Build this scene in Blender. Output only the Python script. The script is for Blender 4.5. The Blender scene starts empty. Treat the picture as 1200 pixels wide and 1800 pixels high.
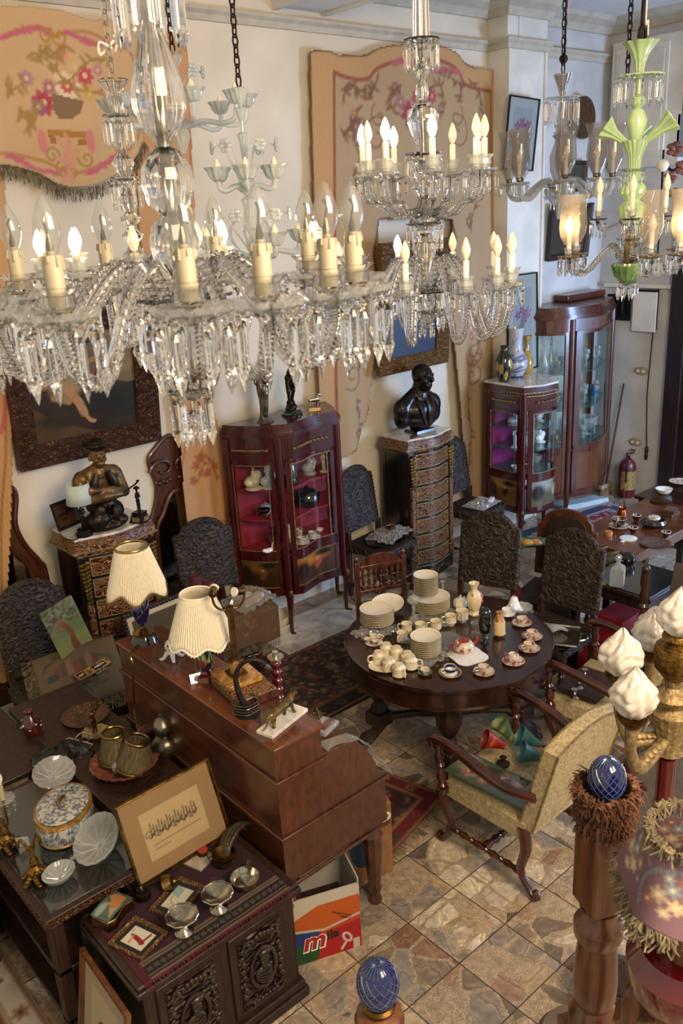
import bpy, math, random
import numpy as np
from mathutils import Vector, Matrix, Quaternion
random.seed(7); rng = np.random.default_rng(5)
SC = bpy.context.scene; COL = SC.collection
PI = math.pi; sin, cos = math.sin, math.cos
D2 = math.radians
# ---------------------------------------------------------------- camera
FPX, YAW, PITCH, ROLL, CAMZ = 1512.75, D2(49.58), D2(19.339), D2(-3.126), 3.3
_f = Vector((cos(PITCH)*cos(YAW), cos(PITCH)*sin(YAW), -sin(PITCH)))
_r = Vector((sin(YAW), -cos(YAW), 0)); _u = _r.cross(_f)
_r2 = _r*cos(ROLL)+_u*sin(ROLL); _u2 = -_r*sin(ROLL)+_u*cos(ROLL)
cam = bpy.data.cameras.new('camera'); camo = bpy.data.objects.new('camera', cam); COL.objects.link(camo)
cam.sensor_fit = 'VERTICAL'; cam.sensor_height = 36; cam.lens = FPX/1800*36
cam.clip_start = .05
mm = Matrix((_r2, _u2, -_f)).transposed().to_4x4(); mm.translation = (0, 0, CAMZ); camo.matrix_world = mm
cam.dof.use_dof = True; cam.dof.focus_distance = 4.2; cam.dof.aperture_fstop = 8
SC.camera = camo
# ---------------------------------------------------------------- render look
SC.view_settings.view_transform = 'Standard'; SC.view_settings.look = 'None'
SC.view_settings.gamma = 1; SC.view_settings.use_curve_mapping = False
SC.view_settings.exposure = 0.0
cy = SC.cycles
cy.use_denoising = True; cy.max_bounces = 12; cy.transmission_bounces = 12; cy.transparent_max_bounces = 24
cy.glossy_bounces = 5; cy.diffuse_bounces = 4; cy.sample_clamp_indirect = 4; cy.caustics_refractive = True; cy.blur_glossy = .5
# ---------------------------------------------------------------- world and lights
def rgb(h):
    h = h.lstrip('#'); v = [int(h[i:i+2], 16)/255 for i in (0, 2, 4)]
    return tuple((x/12.92 if x <= .04045 else ((x+.055)/1.055)**2.4) for x in v)
W = bpy.data.worlds.new('world'); SC.world = W; W.use_nodes = True
W.node_tree.nodes['Background'].inputs[0].default_value = (*rgb('f0e2ca'), 1)
W.node_tree.nodes['Background'].inputs[1].default_value = .8
def area(name, loc, tgt, sx, sy, power, col):
    l = bpy.data.lights.new(name, 'AREA'); l.shape = 'RECTANGLE'; l.size = sx; l.size_y = sy; l.energy = power; l.color = col
    o = bpy.data.objects.new(name, l); COL.objects.link(o); o.location = loc
    o.rotation_euler = (Vector(tgt)-Vector(loc)).to_track_quat('-Z', 'Y').to_euler(); return o
def point(name, loc, power, col, r=.03):
    l = bpy.data.lights.new(name, 'POINT'); l.energy = power; l.color = col; l.shadow_soft_size = r
    o = bpy.data.objects.new(name, l); COL.objects.link(o); o.location = loc; return o
WARM = rgb('ffcf8c')
area('window_daylight', (8.3, .6, 2.0), (7.9, 4.9, .3), 1.8, 1.8, 400, rgb('a8caff'))
area('warm_fill_light', (1.6, -1.2, 4.6), (2.6, 4.6, .8), 2.2, 2.2, 430, rgb('ffe2c0'))  # added warm fill lamp behind the camera, brightens the whole room
# ---------------------------------------------------------------- pixel rays, used once to measure where things stand
def ray(px, py): return _f + _r2*((px-600)/FPX) - _u2*((py-900)/FPX)
O = Vector((0, 0, CAMZ))
def at(px, py, z=0.): d = ray(px, py); return O + d*((z-CAMZ)/d.z)
def onY(px, py, Y): d = ray(px, py); return O + d*(Y/d.y)
def onX(px, py, X): d = ray(px, py); return O + d*(X/d.x)
def dep(px, py, k): return O + ray(px, py)*k
# ---------------------------------------------------------------- mesh builder
class G:
    def __init__(s): s.v = []; s.f = []; s.m = None
    def add(s, vs, fs, M=None):
        n = len(s.v)
        if s.m is not None: M = s.m @ M if M is not None else s.m
        s.v += [tuple(M @ Vector(v)) if M is not None else tuple(v) for v in vs]
        s.f += [tuple(i+n for i in f) for f in fs]; return s
    def box(s, x0, y0, z0, x1, y1, z1, M=None, tx=1, ty=1):
        cx, cy_ = (x0+x1)/2, (y0+y1)/2
        v = [(x0, y0, z0), (x1, y0, z0), (x1, y1, z0), (x0, y1, z0)]
        v += [(cx+(a-cx)*tx, cy_+(b-cy_)*ty, z1) for a, b, c in v]
        return s.add(v, [(3, 2, 1, 0), (4, 5, 6, 7), (0, 1, 5, 4), (1, 2, 6, 5), (2, 3, 7, 6), (3, 0, 4, 7)], M)
    def cb(s, cx, cy_, cz, sx, sy, sz, M=None): return s.box(cx-sx/2, cy_-sy/2, cz-sz/2, cx+sx/2, cy_+sy/2, cz+sz/2, M)
    def lathe(s, prof, n=24, c=(0, 0, 0), M=None, flute=0, nf=0, cap=True, a0=0., ell=1.):
        vs = []; fs = []; k = len(prof)
        for i in range(n):
            a = 2*PI*i/n+a0
            q = 1+flute*cos(nf*a)
            for j, (r, z) in enumerate(prof): vs.append((c[0]+r*q*cos(a), c[1]+r*q*sin(a)*ell, c[2]+z))
        for i in range(n):
            for j in range(k-1):
                a, b = i*k+j, ((i+1) % n)*k+j
                fs.append((a, b, b+1, a+1))
        if cap:
            if prof[0][0] > 1e-5: fs.append(tuple(i*k for i in range(n))[::-1])
            if prof[-1][0] > 1e-5: fs.append(tuple(i*k+k-1 for i in range(n)))
        return s.add(vs, fs, M)
    def cyl(s, p0, p1, r0, r1=None, n=12): return s.tube([p0, p1], [r0, r0 if r1 is None else r1], n, sm=False)
    def tube(s, pts, r, n=8, sm=True, sub=4, M=None, closed=False):
        P = [Vector(p) for p in pts]
        R_ = list(r) if hasattr(r, '__len__') else [r]*len(P)
        if sm and len(P) > 2:
            Q = []; S = []; L = len(P)
            rngk = range(L if closed else L-1)
            for i in rngk:
                g = (lambda k: P[k % L]) if closed else (lambda k: P[min(max(k, 0), L-1)])
                p0, p1, p2, p3 = g(i-1), g(i), g(i+1), g(i+2)
                for t in range(sub):
                    u = t/sub
                    Q.append(.5*((2*p1)+(p2-p0)*u+(2*p0-5*p1+4*p2-p3)*u*u+(3*p1-p0-3*p2+p3)*u**3)); S.append(R_[i]*(1-u)+R_[(i+1) % L]*u)
            if not closed: Q.append(P[-1]); S.append(R_[-1])
            P, R_ = Q, S
        N = len(P); vs = []; fs = []; ref = None
        for i in range(N):
            t = (P[(i+1) % N]-P[i-1]) if closed else (P[min(i+1, N-1)]-P[max(i-1, 0)])
            if t.length < 1e-9: t = Vector((0, 0, 1))
            t.normalize()
            if ref is None:
                ref = t.cross(Vector((0, 0, 1)) if abs(t.z) < .9 else Vector((1, 0, 0)))
            ref = ref-t*ref.dot(t)
            if ref.length < 1e-6: ref = t.orthogonal()
            ref.normalize(); b = t.cross(ref)
            for j in range(n):
                a = 2*PI*j/n; vs.append(P[i]+(ref*cos(a)+b*sin(a))*R_[i])
        for i in range(N if closed else N-1):
            for j in range(n):
                k = (i+1) % N
                fs.append((i*n+j, i*n+(j+1) % n, k*n+(j+1) % n, k*n+j))
        if not closed: fs += [tuple(range(n))[::-1], tuple((N-1)*n+j for j in range(n))]
        return s.add(vs, fs, M)
    def sph(s, c, r, n=12, m=8, M=None):
        r = r if hasattr(r, '__len__') else (r, r, r)
        vs = [(c[0], c[1], c[2]-r[2])]; fs = []
        for j in range(1, m):
            t = -PI/2+PI*j/m
            for i in range(n): a = 2*PI*i/n; vs.append((c[0]+r[0]*cos(t)*cos(a), c[1]+r[1]*cos(t)*sin(a), c[2]+r[2]*sin(t)))
        vs.append((c[0], c[1], c[2]+r[2])); e = len(vs)-1
        for i in range(n):
            k = (i+1) % n
            fs.append((0, 1+k, 1+i)); fs.append((e, e-n+i, e-n+k))
            for j in range(m-2): a = 1+j*n; fs.append((a+i, a+k, a+n+k, a+n+i))
        return s.add(vs, fs, M)
    def prism(s, poly, z0, z1, M=None, sc=1):
        n = len(poly); cx = sum(p[0] for p in poly)/n; cy_ = sum(p[1] for p in poly)/n
        vs = [(x, y, z0) for x, y in poly]+[(cx+(x-cx)*sc, cy_+(y-cy_)*sc, z1) for x, y in poly]
        return s.add(vs, [tuple(range(n))[::-1], tuple(range(n, 2*n))]+[(i, (i+1) % n, n+(i+1) % n, n+i) for i in range(n)], M)
    def grid(s, fn, nu, nv, M=None, cu=False):
        vs = [fn(i/nu, j/nv) for i in range(nu+1) for j in range(nv+1)]
        return s.add(vs, [(i*(nv+1)+j, (i+1)*(nv+1)+j, (i+1)*(nv+1)+j+1, i*(nv+1)+j+1) for i in range(nu) for j in range(nv)], M)
    def band(s, pts, w, t, z0, z1): # wall of thickness t following a plan polyline
        n = len(pts); L = []; Rr = []
        for i, p in enumerate(pts):
            a = Vector(pts[max(i-1, 0)]); b = Vector(pts[min(i+1, n-1)]); d = (b-a).normalized(); nn = Vector((d.y, -d.x))
            L.append((p[0]+nn.x*w, p[1]+nn.y*w)); Rr.append((p[0]+nn.x*(w-t), p[1]+nn.y*(w-t)))
        vs = [(x, y, z) for z in (z0, z1) for x, y in L+Rr]; fs = []
        for i in range(n-1):
            fs += [(i, i+1, 2*n+i+1, 2*n+i), (n+i+1, n+i, 3*n+i, 3*n+i+1), (i, n+i, n+i+1, i+1), (2*n+i, 2*n+i+1, 3*n+i+1, 3*n+i)]
        fs += [(0, 2*n, 3*n, n), (n-1, 2*n-1, 4*n-1, 3*n-1)]
        return s.add(vs, fs)
def mesh(g, mat, smooth=True, name='m', ang=40):
    me = bpy.data.meshes.new(name); me.from_pydata(g.v, [], g.f); me.validate(); me.update()
    for m in (mat if isinstance(mat, (list, tuple)) else [mat]): me.materials.append(m)
    if smooth:
        me.polygons.foreach_set('use_smooth', [True]*len(me.polygons))
        try: me.set_sharp_from_angle(angle=D2(ang))
        except Exception: pass
    return me
def obj(name, g, mat, parent=None, loc=None, rz=None, smooth=True, bev=0, sub=0, rot=None, ang=40):
    me = g if isinstance(g, bpy.types.Mesh) else mesh(g, mat, smooth, name, ang)
    o = bpy.data.objects.new(name, me); COL.objects.link(o)
    if parent is not None: o.parent = parent
    if loc is not None: o.location = loc
    if rz is not None: o.rotation_euler = (0, 0, rz)
    if rot is not None: o.rotation_euler = rot
    if bev: b = o.modifiers.new('b', 'BEVEL'); b.width = bev; b.segments = 2; b.limit_method = 'ANGLE'
    if sub: m = o.modifiers.new('s', 'SUBSURF'); m.levels = sub; m.render_levels = sub
    return o
def tag(o, label=None, cat=None, group=None, kind=None):
    if label: o['label'] = label
    if cat: o['category'] = cat
    if group: o['group'] = group
    if kind: o['kind'] = kind
    return o
def thing(name, label, cat, loc=(0, 0, 0), rz=0, group=None, rot=None, sc=None):
    o = bpy.data.objects.new(name, None); COL.objects.link(o); o.empty_display_size = .1
    o.location = loc; o.rotation_euler = rot if rot else (0, 0, rz)
    if sc: o.scale = (sc, sc, sc)
    return tag(o, label, cat, group)
KIDS = {}
def kids(o): return [c for c in o.children]
def dup(o, loc=None, rz=None, label=None, group=None, parent=None, rot=None, sc=None):
    c = o.copy(); COL.objects.link(c)
    if parent is not None: c.parent = parent
    for k in o.children: dup(k, parent=c)
    if loc is not None: c.location = loc
    if rz is not None: c.rotation_euler = (0, 0, rz)
    if rot is not None: c.rotation_euler = rot
    if sc is not None: c.scale = (sc, sc, sc)
    if label: c['label'] = label
    if group: c['group'] = group
    return c
def struct(name, g, mat, **k): return tag(obj(name, g, mat, **k), kind='structure')
T = Matrix.Translation
def Rz(a): return Matrix.Rotation(a, 4, 'Z')
def Rx(a): return Matrix.Rotation(a, 4, 'X')
def Ry(a): return Matrix.Rotation(a, 4, 'Y')
def Sc(x, y=None, z=None): return Matrix.Diagonal((x, x if y is None else y, x if z is None else z, 1))
# ---------------------------------------------------------------- materials
def nmat(name):
    m = bpy.data.materials.new(name); m.use_nodes = True; nt = m.node_tree
    return m, nt, nt.nodes['Principled BSDF']
def lk(nt, a, b): nt.links.new(a, b)
def nd(nt, t, **k):
    n = nt.nodes.new(t)
    for a, b in k.items():
        if a.startswith('i_'): n.inputs[int(a[2:])].default_value = b
        else: setattr(n, a, b)
    return n
def ramp(nt, fac, stops):
    r = nd(nt, 'ShaderNodeValToRGB'); e = r.color_ramp.elements
    while len(e) < len(stops): e.new(.5)
    for i, (p, c) in enumerate(stops): e[i].position = p; e[i].color = (*rgb(c), 1) if isinstance(c, str) else (c, c, c, 1)
    lk(nt, fac, r.inputs[0]); return r.outputs[0]
def mat(name, c1, c2=None, rough=.5, metal=0., scale=8., bump=0., bscale=None, stretch=(1, 1, 1), spec=.5, coat=0., kind='noise', detail=6., lo=.35, hi=.65, sheen=0., bdist=.01):
    m, nt, p = nmat(name)
    p.inputs['Roughness'].default_value = rough; p.inputs['Metallic'].default_value = metal
    p.inputs['Specular IOR Level'].default_value = spec; p.inputs['Coat Weight'].default_value = coat; p.inputs['Coat Roughness'].default_value = .12
    if sheen: p.inputs['Sheen Weight'].default_value = sheen
    tc = nd(nt, 'ShaderNodeTexCoord'); mp = nd(nt, 'ShaderNodeMapping'); mp.inputs['Scale'].default_value = stretch
    lk(nt, tc.outputs['Object'], mp.inputs[0])
    def tex(sc, kd):
        if kd == 'voro': t = nd(nt, 'ShaderNodeTexVoronoi'); t.inputs['Scale'].default_value = sc; lk(nt, mp.outputs[0], t.inputs[0]); return t.outputs['Distance']
        if kd == 'wave':
            t = nd(nt, 'ShaderNodeTexWave'); t.inputs['Scale'].default_value = sc; t.inputs['Distortion'].default_value = 9; t.inputs['Detail'].default_value = 3
            lk(nt, mp.outputs[0], t.inputs[0]); return t.outputs['Fac']
        t = nd(nt, 'ShaderNodeTexNoise'); t.inputs['Scale'].default_value = sc; t.inputs['Detail'].default_value = detail; t.inputs['Distortion'].default_value = .6 if kd == 'swirl' else 0
        if kd == 'swirl': t.inputs['Distortion'].default_value = 2.5
        lk(nt, mp.outputs[0], t.inputs[0]); return t.outputs['Fac']
    if c2: lk(nt, ramp(nt, tex(scale, kind), [(lo, c1), (hi, c2)]), p.inputs['Base Color'])
    else: p.inputs['Base Color'].default_value = (*rgb(c1), 1)
    if bump:
        b = nd(nt, 'ShaderNodeBump'); b.inputs['Strength'].default_value = bump; b.inputs['Distance'].default_value = bdist
        lk(nt, tex(bscale or scale, kind if kind != 'wave' else 'noise'), b.inputs['Height']); lk(nt, b.outputs[0], p.inputs['Normal'])
    return m
def glassm(name, col='ffffff', rough=0., ior=1.5):
    m, nt, p = nmat(name); nt.nodes.remove(p)
    g = nd(nt, 'ShaderNodeBsdfGlass'); g.inputs['Color'].default_value = (*rgb(col), 1); g.inputs['Roughness'].default_value = rough; g.inputs['IOR'].default_value = ior
    lk(nt, g.outputs[0], nt.nodes['Material Output'].inputs[0]); return m
def thinm(name, col='ffffff', refl=1., tint=None, alpha=.0, rough=.02, body='ffffff'):
    m, nt, p = nmat(name); nt.nodes.remove(p)
    t = nd(nt, 'ShaderNodeBsdfTransparent'); t.inputs[0].default_value = (*rgb(col), 1)
    g = nd(nt, 'ShaderNodeBsdfGlossy'); g.inputs['Roughness'].default_value = rough
    fq = nd(nt, 'ShaderNodeFresnel'); fq.inputs[0].default_value = 1.45; ge = nd(nt, 'ShaderNodeNewGeometry'); iv = nd(nt, 'ShaderNodeMath', operation='SUBTRACT', i_0=1.); lk(nt, ge.outputs['Backfacing'], iv.inputs[1])
    fr = nd(nt, 'ShaderNodeMath', operation='MULTIPLY'); lk(nt, fq.outputs[0], fr.inputs[0]); lk(nt, iv.outputs[0], fr.inputs[1])
    mx = nd(nt, 'ShaderNodeMixShader')
    if refl != 1:
        ml = nd(nt, 'ShaderNodeMath', operation='MULTIPLY', i_1=refl); ml.use_clamp = True; lk(nt, fr.outputs[0], ml.inputs[0]); lk(nt, ml.outputs[0], mx.inputs[0])
    else: lk(nt, fr.outputs[0], mx.inputs[0])
    lk(nt, t.outputs[0], mx.inputs[1]); lk(nt, g.outputs[0], mx.inputs[2]); out = mx.outputs[0]
    if alpha:
        d = nd(nt, 'ShaderNodeBsdfDiffuse'); d.inputs[0].default_value = (*rgb(body), 1); m2 = nd(nt, 'ShaderNodeMixShader'); m2.inputs[0].default_value = alpha
        lk(nt, out, m2.inputs[1]); lk(nt, d.outputs[0], m2.inputs[2]); out = m2.outputs[0]
    lk(nt, out, nt.nodes['Material Output'].inputs[0]); return m
def emitm(name, col, s):
    m, nt, p = nmat(name); p.inputs['Base Color'].default_value = (1, .95, .85, 1)
    p.inputs['Emission Color'].default_value = (*rgb(col), 1); p.inputs['Emission Strength'].default_value = s; return m
def vcm(name, rough=.8, bump=.15, bscale=220., sheen=0., coat=0., spec=.4):
    m, nt, p = nmat(name); a = nd(nt, 'ShaderNodeAttribute', attribute_name='Col'); lk(nt, a.outputs['Color'], p.inputs['Base Color'])
    p.inputs['Roughness'].default_value = rough; p.inputs['Coat Weight'].default_value = coat; p.inputs['Specular IOR Level'].default_value = spec
    if bump:
        tc = nd(nt, 'ShaderNodeTexCoord'); t = nd(nt, 'ShaderNodeTexNoise'); t.inputs['Scale'].default_value = bscale; lk(nt, tc.outputs['Object'], t.inputs[0])
        b = nd(nt, 'ShaderNodeBump'); b.inputs['Strength'].default_value = bump; b.inputs['Distance'].default_value = .004; lk(nt, t.outputs['Fac'], b.inputs['Height']); lk(nt, b.outputs[0], p.inputs['Normal'])
    return m
M = {}
def carve(name, c1, c2, sc=30, rough=.45, bump=1., dist=.012, det=1.2, wd=7, lo=.1, hi=.9):   # carved or tooled relief
    m, nt, p = nmat(name); tc = nd(nt, 'ShaderNodeTexCoord')
    n = nd(nt, 'ShaderNodeTexNoise'); n.inputs['Scale'].default_value = sc*.35; n.inputs['Detail'].default_value = 1; lk(nt, tc.outputs['Object'], n.inputs[0])
    mx = nd(nt, 'ShaderNodeVectorMath', operation='MULTIPLY_ADD'); lk(nt, n.outputs['Color'], mx.inputs[0]); mx.inputs[1].default_value = (.12, .12, .12); lk(nt, tc.outputs['Object'], mx.inputs[2])
    w = nd(nt, 'ShaderNodeTexWave'); w.wave_type = 'RINGS'; w.inputs['Scale'].default_value = sc*.45; w.inputs['Distortion'].default_value = wd; w.inputs['Detail'].default_value = det; lk(nt, mx.outputs[0], w.inputs[0])
    b = nd(nt, 'ShaderNodeBump'); b.inputs['Strength'].default_value = bump; b.inputs['Distance'].default_value = dist; lk(nt, w.outputs['Fac'], b.inputs['Height']); lk(nt, b.outputs[0], p.inputs['Normal'])
    lk(nt, ramp(nt, w.outputs['Fac'], [(lo, c1), (hi, c2)]), p.inputs['Base Color']); p.inputs['Roughness'].default_value = rough; return m
M['plaster'] = mat('plaster', 'cbc1ac', 'dcd3bf', .85, scale=1.6, bump=.12, bscale=14)
M['plaster_grey'] = mat('plaster_grey', 'aeafad', 'c9c9c4', .85, scale=2.2, bump=.15, bscale=14)
M['ceil'] = mat('ceil', 'c6c6c4', 'd6d6d2', .9, scale=1.5)
M['whitewood'] = mat('whitewood', 'c6c3b8', 'd9d6ca', .6, scale=4)
M['mahog'] = mat('mahog', '3a1e13', '542c1a', .3, scale=5, stretch=(7, .8, 3), coat=.5, kind='noise')
M['mahogy'] = mat('mahogy', '4a2414', '6c3a22', .24, scale=4, stretch=(7, .8, 5), coat=.6, kind='noise')
M['walnut'] = mat('walnut', '351a11', '5c3020', .3, scale=6, stretch=(8, 8, 1), coat=.4)
M['burl'] = mat('burl', '5a2a14', '8f4e26', .28, scale=9, coat=.5, kind='swirl')
M['oakdark'] = mat('oakdark', '1d100b', '33201a', .42, scale=9, stretch=(6, 6, 1), bump=.15)
M['tablewood'] = mat('tablewood', '1e0f0a', '341a10', .25, scale=5, stretch=(6, 1, 1), coat=.4)
M['redwood'] = mat('redwood', '2c0a0c', '4a1214', .25, scale=6, stretch=(8, 8, 1), coat=.5)
M['newel'] = mat('newel', '482716', '704428', .3, scale=7, stretch=(6, 6, .8), coat=.4)
M['ebony'] = mat('ebony', '0d0b0b', '181414', .18, scale=5, coat=.5)
M['carved'] = carve('carved', '140b08', '3a241b', 26, .4, 1., .02)
M['leather'] = mat('leather', '1b1310', '34271f', .5, scale=15, kind='swirl', bump=1., bscale=15, detail=2.5, bdist=.03, lo=.4, hi=.6)
M['boulle'] = carve('boulle', '38130d', '8a6a44', 42, .3, .2, .002, det=3, wd=14, lo=.6, hi=.72)
M['ormolu'] = mat('ormolu', '4c3818', '8a6a34', .42, .9, scale=60, bump=.6, bscale=70)
M['brass'] = mat('brass', '6a522c', '9c8050', .3, 1., scale=20, bump=.1)
M['brassdark'] = mat('brassdark', '3c2e18', '77592c', .42, 1., scale=25, bump=.25)
M['giltdull'] = mat('giltdull', '6e5c3a', '9c8860', .5, .5, scale=50, bump=.6, bscale=60)
M['bronze'] = mat('bronze', '1b1713', '352a20', .36, .75, scale=12, bump=.2)
M['bronzelight'] = mat('bronzelight', '4b3820', '7e6240', .42, .6, scale=12, bump=.25)
M['pewter'] = mat('pewter', '4c463e', '8b8272', .32, .9, scale=16, bump=.2)
M['silver'] = mat('silver', '8f8a80', 'cdc8bc', .2, 1., scale=20, bump=.15)
M['iron'] = mat('iron', '15110f', '2b211b', .55, .6, scale=30, bump=.2)
M['marble'] = mat('marble', 'aaa69e', 'ddd9d0', .2, scale=4, kind='swirl', coat=.3)
M['cream'] = mat('cream', 'd6cdb6', 'e0d8c4', .55)
M['porc'] = mat('porc', 'dcd6c4', 'e8e3d4', .15, coat=.5)
M['porcw'] = mat('porcw', 'd9dad6', 'ecece8', .15, coat=.5)
M['gold'] = mat('gold', '8c7748', 'b59d66', .3, 1.)
M['black'] = mat('black', '0b0b0c', '151416', .4)
M['blackgloss'] = mat('blackgloss', '08080a', '101014', .08, coat=.8)
M['crystal'] = glassm('crystal', 'ffffff')
M['crystalgrey'] = glassm('crystalgrey', 'd9d6d2')
M['pane'] = thinm('pane', 'eef4f4', 1.)
M['thin'] = thinm('thin', 'eef0ee', 3., alpha=.05, body='ffffff')
M['hurricane'] = thinm('hurricane', 'dad8d6', 1.8, alpha=.16, body='b2b0b2'); M['cutclear'] = thinm('cutclear', 'eef0f0', 3., alpha=.07, body='ffffff', rough=.08); M['cornice'] = mat('cornice', 'aaa392', 'bab3a2', .8)
M['cut'] = thinm('cut', 'e9edee', 2.2, alpha=.22, body='dfe2e0', rough=.12)
M['opal'] = thinm('opal', 'e6eaec', 1.8, alpha=.34, body='ccd4d6', rough=.1)
M['plastic'] = thinm('plastic', 'eceeee', 2.6, alpha=.16, body='e4e0d8', rough=.12)
M['green_op'] = mat('green_op', '8caa7a', 'b4cc9c', .12, scale=5, coat=.8)
M['greenbowl'] = mat('greenbowl', '4f7d48', '86a868', .15, scale=8, coat=.8)
M['bulbw'] = mat('bulbw', 'dfd4ba', 'ece4cf', .2, coat=.6)
M['bulblit'] = emitm('bulblit', 'ffdcaa', 60)
M['candle'] = mat('candle', '9a927a', 'aaa188', .5)
M['candlew'] = mat('candlew', 'e3dcc8', 'ece6d6', .45)
M['cobalt'] = mat('cobalt', '050a3a', '0a1452', .08, coat=1., scale=5)
M['ruby'] = mat('ruby', '3a0208', '5e0611', .1, coat=1., scale=4)
M['shade'] = mat('shade', 'cfc6ae', 'e0d8c2', .8, scale=60, stretch=(3, 3, .1))
M['vc'] = vcm('painted_cloth'); M['vcrug'] = vcm('rug', .95, .5, 130); M['vcpaint'] = vcm('oil_paint', .35, .1, 60, coat=.2); M['vcgloss'] = vcm('glazed', .15, 0, coat=.6); M['vcpaper'] = vcm('paper', .7, 0)
# ================================================================ room
YA, XB, YP, ZC = 5.65, 8.75, 5.42, 4.98
def floor_mat():
    m, nt, p = nmat('floor_tiles'); tc = nd(nt, 'ShaderNodeTexCoord')
    def vm(op, a, b=None, **k):
        n = nd(nt, 'ShaderNodeVectorMath', operation=op); lk(nt, a, n.inputs[0])
        if b is not None:
            if isinstance(b, tuple): n.inputs[1].default_value = b
            else: lk(nt, b, n.inputs[1])
        return n.outputs[0]
    def mt(op, a, b=None):
        n = nd(nt, 'ShaderNodeMath', operation=op); lk(nt, a, n.inputs[0])
        if b is not None:
            if isinstance(b, (int, float)): n.inputs[1].default_value = b
            else: lk(nt, b, n.inputs[1])
        return n.outputs[0]
    q = vm('MULTIPLY', vm('SUBTRACT', tc.outputs['Object'], (-.01, .059, 0)), (1/.33, 1/.33, 0))
    fl = vm('FLOOR', q); fr = vm('SUBTRACT', q, fl)
    wn = nd(nt, 'ShaderNodeTexWhiteNoise'); lk(nt, fl, wn.inputs[0])
    co = vm('ADD', tc.outputs['Object'], vm('MULTIPLY', wn.outputs['Color'], (7, 9, 5)))
    jn = nd(nt, 'ShaderNodeTexNoise', i_2=9.); lk(nt, co, jn.inputs[0])
    cj = vm('ADD', co, vm('MULTIPLY', jn.outputs['Color'], (.05, .05, 0)))
    v1 = nd(nt, 'ShaderNodeTexVoronoi', feature='DISTANCE_TO_EDGE'); v1.inputs['Scale'].default_value = 6.2; lk(nt, cj, v1.inputs[0])
    v2 = nd(nt, 'ShaderNodeTexVoronoi'); v2.inputs['Scale'].default_value = 6.2; lk(nt, cj, v2.inputs[0])
    sep = nd(nt, 'ShaderNodeSeparateColor'); lk(nt, v2.outputs['Color'], sep.inputs[0])
    isst = mt('MULTIPLY', mt('GREATER_THAN', v1.outputs['Distance'], .05), mt('GREATER_THAN', sep.outputs[1], .2))
    stone = ramp(nt, sep.outputs[0], [(0, '5f554b'), (.2, '857663'), (.4, '8d857b'), (.58, 'ab9474'), (.76, 'cbbda2'), (.9, '84604a'), (1, 'c9bda8')])
    wv = nd(nt, 'ShaderNodeTexWave', i_1=3.4); wv.inputs['Distortion'].default_value = 5; wv.inputs['Detail'].default_value = 6; wv.inputs['Detail Scale'].default_value = 2.5
    rot = nd(nt, 'ShaderNodeVectorRotate', rotation_type='Z_AXIS'); lk(nt, cj, rot.inputs[0]); lk(nt, mt('MULTIPLY', sep.outputs[2], 6.3), rot.inputs['Angle']); lk(nt, rot.outputs[0], wv.inputs[0])
    vein = ramp(nt, wv.outputs['Fac'], [(.0, .9), (.3, 1.), (.8, 1.02), (.9, 1.4), (1, .8)])
    st = nd(nt, 'ShaderNodeMix', data_type='RGBA', blend_type='MULTIPLY', i_0=1.); lk(nt, stone, st.inputs[6]); lk(nt, vein, st.inputs[7])
    gn = nd(nt, 'ShaderNodeTexNoise', i_2=170.); lk(nt, co, gn.inputs[0]); mtx = ramp(nt, gn.outputs['Fac'], [(.35, '87765f'), (.55, 'a9977c'), (.7, 'bfae94')])
    mx = nd(nt, 'ShaderNodeMix', data_type='RGBA'); lk(nt, isst, mx.inputs[0]); lk(nt, mtx, mx.inputs[6]); lk(nt, st.outputs[2], mx.inputs[7])
    n2 = nd(nt, 'ShaderNodeTexNoise', i_2=28.); n2.inputs['Detail'].default_value = 8; lk(nt, cj, n2.inputs[0]); mott = ramp(nt, n2.outputs['Fac'], [(.3, .66), (.6, 1.08), (.75, 1.3)])
    m3 = nd(nt, 'ShaderNodeMix', data_type='RGBA', blend_type='MULTIPLY', i_0=.85); lk(nt, mx.outputs[2], m3.inputs[6]); lk(nt, mott, m3.inputs[7])
    sx = nd(nt, 'ShaderNodeSeparateXYZ'); lk(nt, fr, sx.inputs[0])
    ed = mt('MINIMUM', mt('MINIMUM', sx.outputs[0], mt('SUBTRACT', sx.outputs[0], 1.)), sx.outputs[1])
    def edge(o): return mt('LESS_THAN', mt('ABSOLUTE', mt('SUBTRACT', mt('ABSOLUTE', mt('SUBTRACT', o, .5)), .5)), .008)
    g = mt('MAXIMUM', edge(sx.outputs[0]), edge(sx.outputs[1]))
    m4 = nd(nt, 'ShaderNodeMix', data_type='RGBA'); lk(nt, g, m4.inputs[0]); lk(nt, m3.outputs[2], m4.inputs[6]); m4.inputs[7].default_value = (*rgb('3e3124'), 1)
    lk(nt, m4.outputs[2], p.inputs['Base Color']); p.inputs['Roughness'].default_value = .32
    return m
g = G(); g.box(-1.5, -1.5, -.1, XB+.1, YA+.4, 0); struct('floor', g, floor_mat(), smooth=False)
g = G(); g.box(-1.5, YA, -.1, XB+.2, YA+.2, 5.1); struct('wall_left', g, M['plaster'], smooth=False)
g = G(); g.box(6.85, YP, 0, 7.42, YA, 5.0); struct('trim_1', g, M['whitewood'], smooth=False, bev=.006)
g = G(); g.box(7.42, YA-.06, 0, XB, YA, 5.0); struct('trim_2', g, M['plaster_grey'], smooth=False)
g = G(); g.box(XB, -1.5, -.1, XB+.2, YA+.2, 5.1); struct('wall_right', g, M['plaster_grey'], smooth=False)
g = G(); g.box(-1.5, -1.5, ZC, XB+.2, YA+.2, ZC+.12); struct('ceiling', g, M['ceil'], smooth=False)
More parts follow.
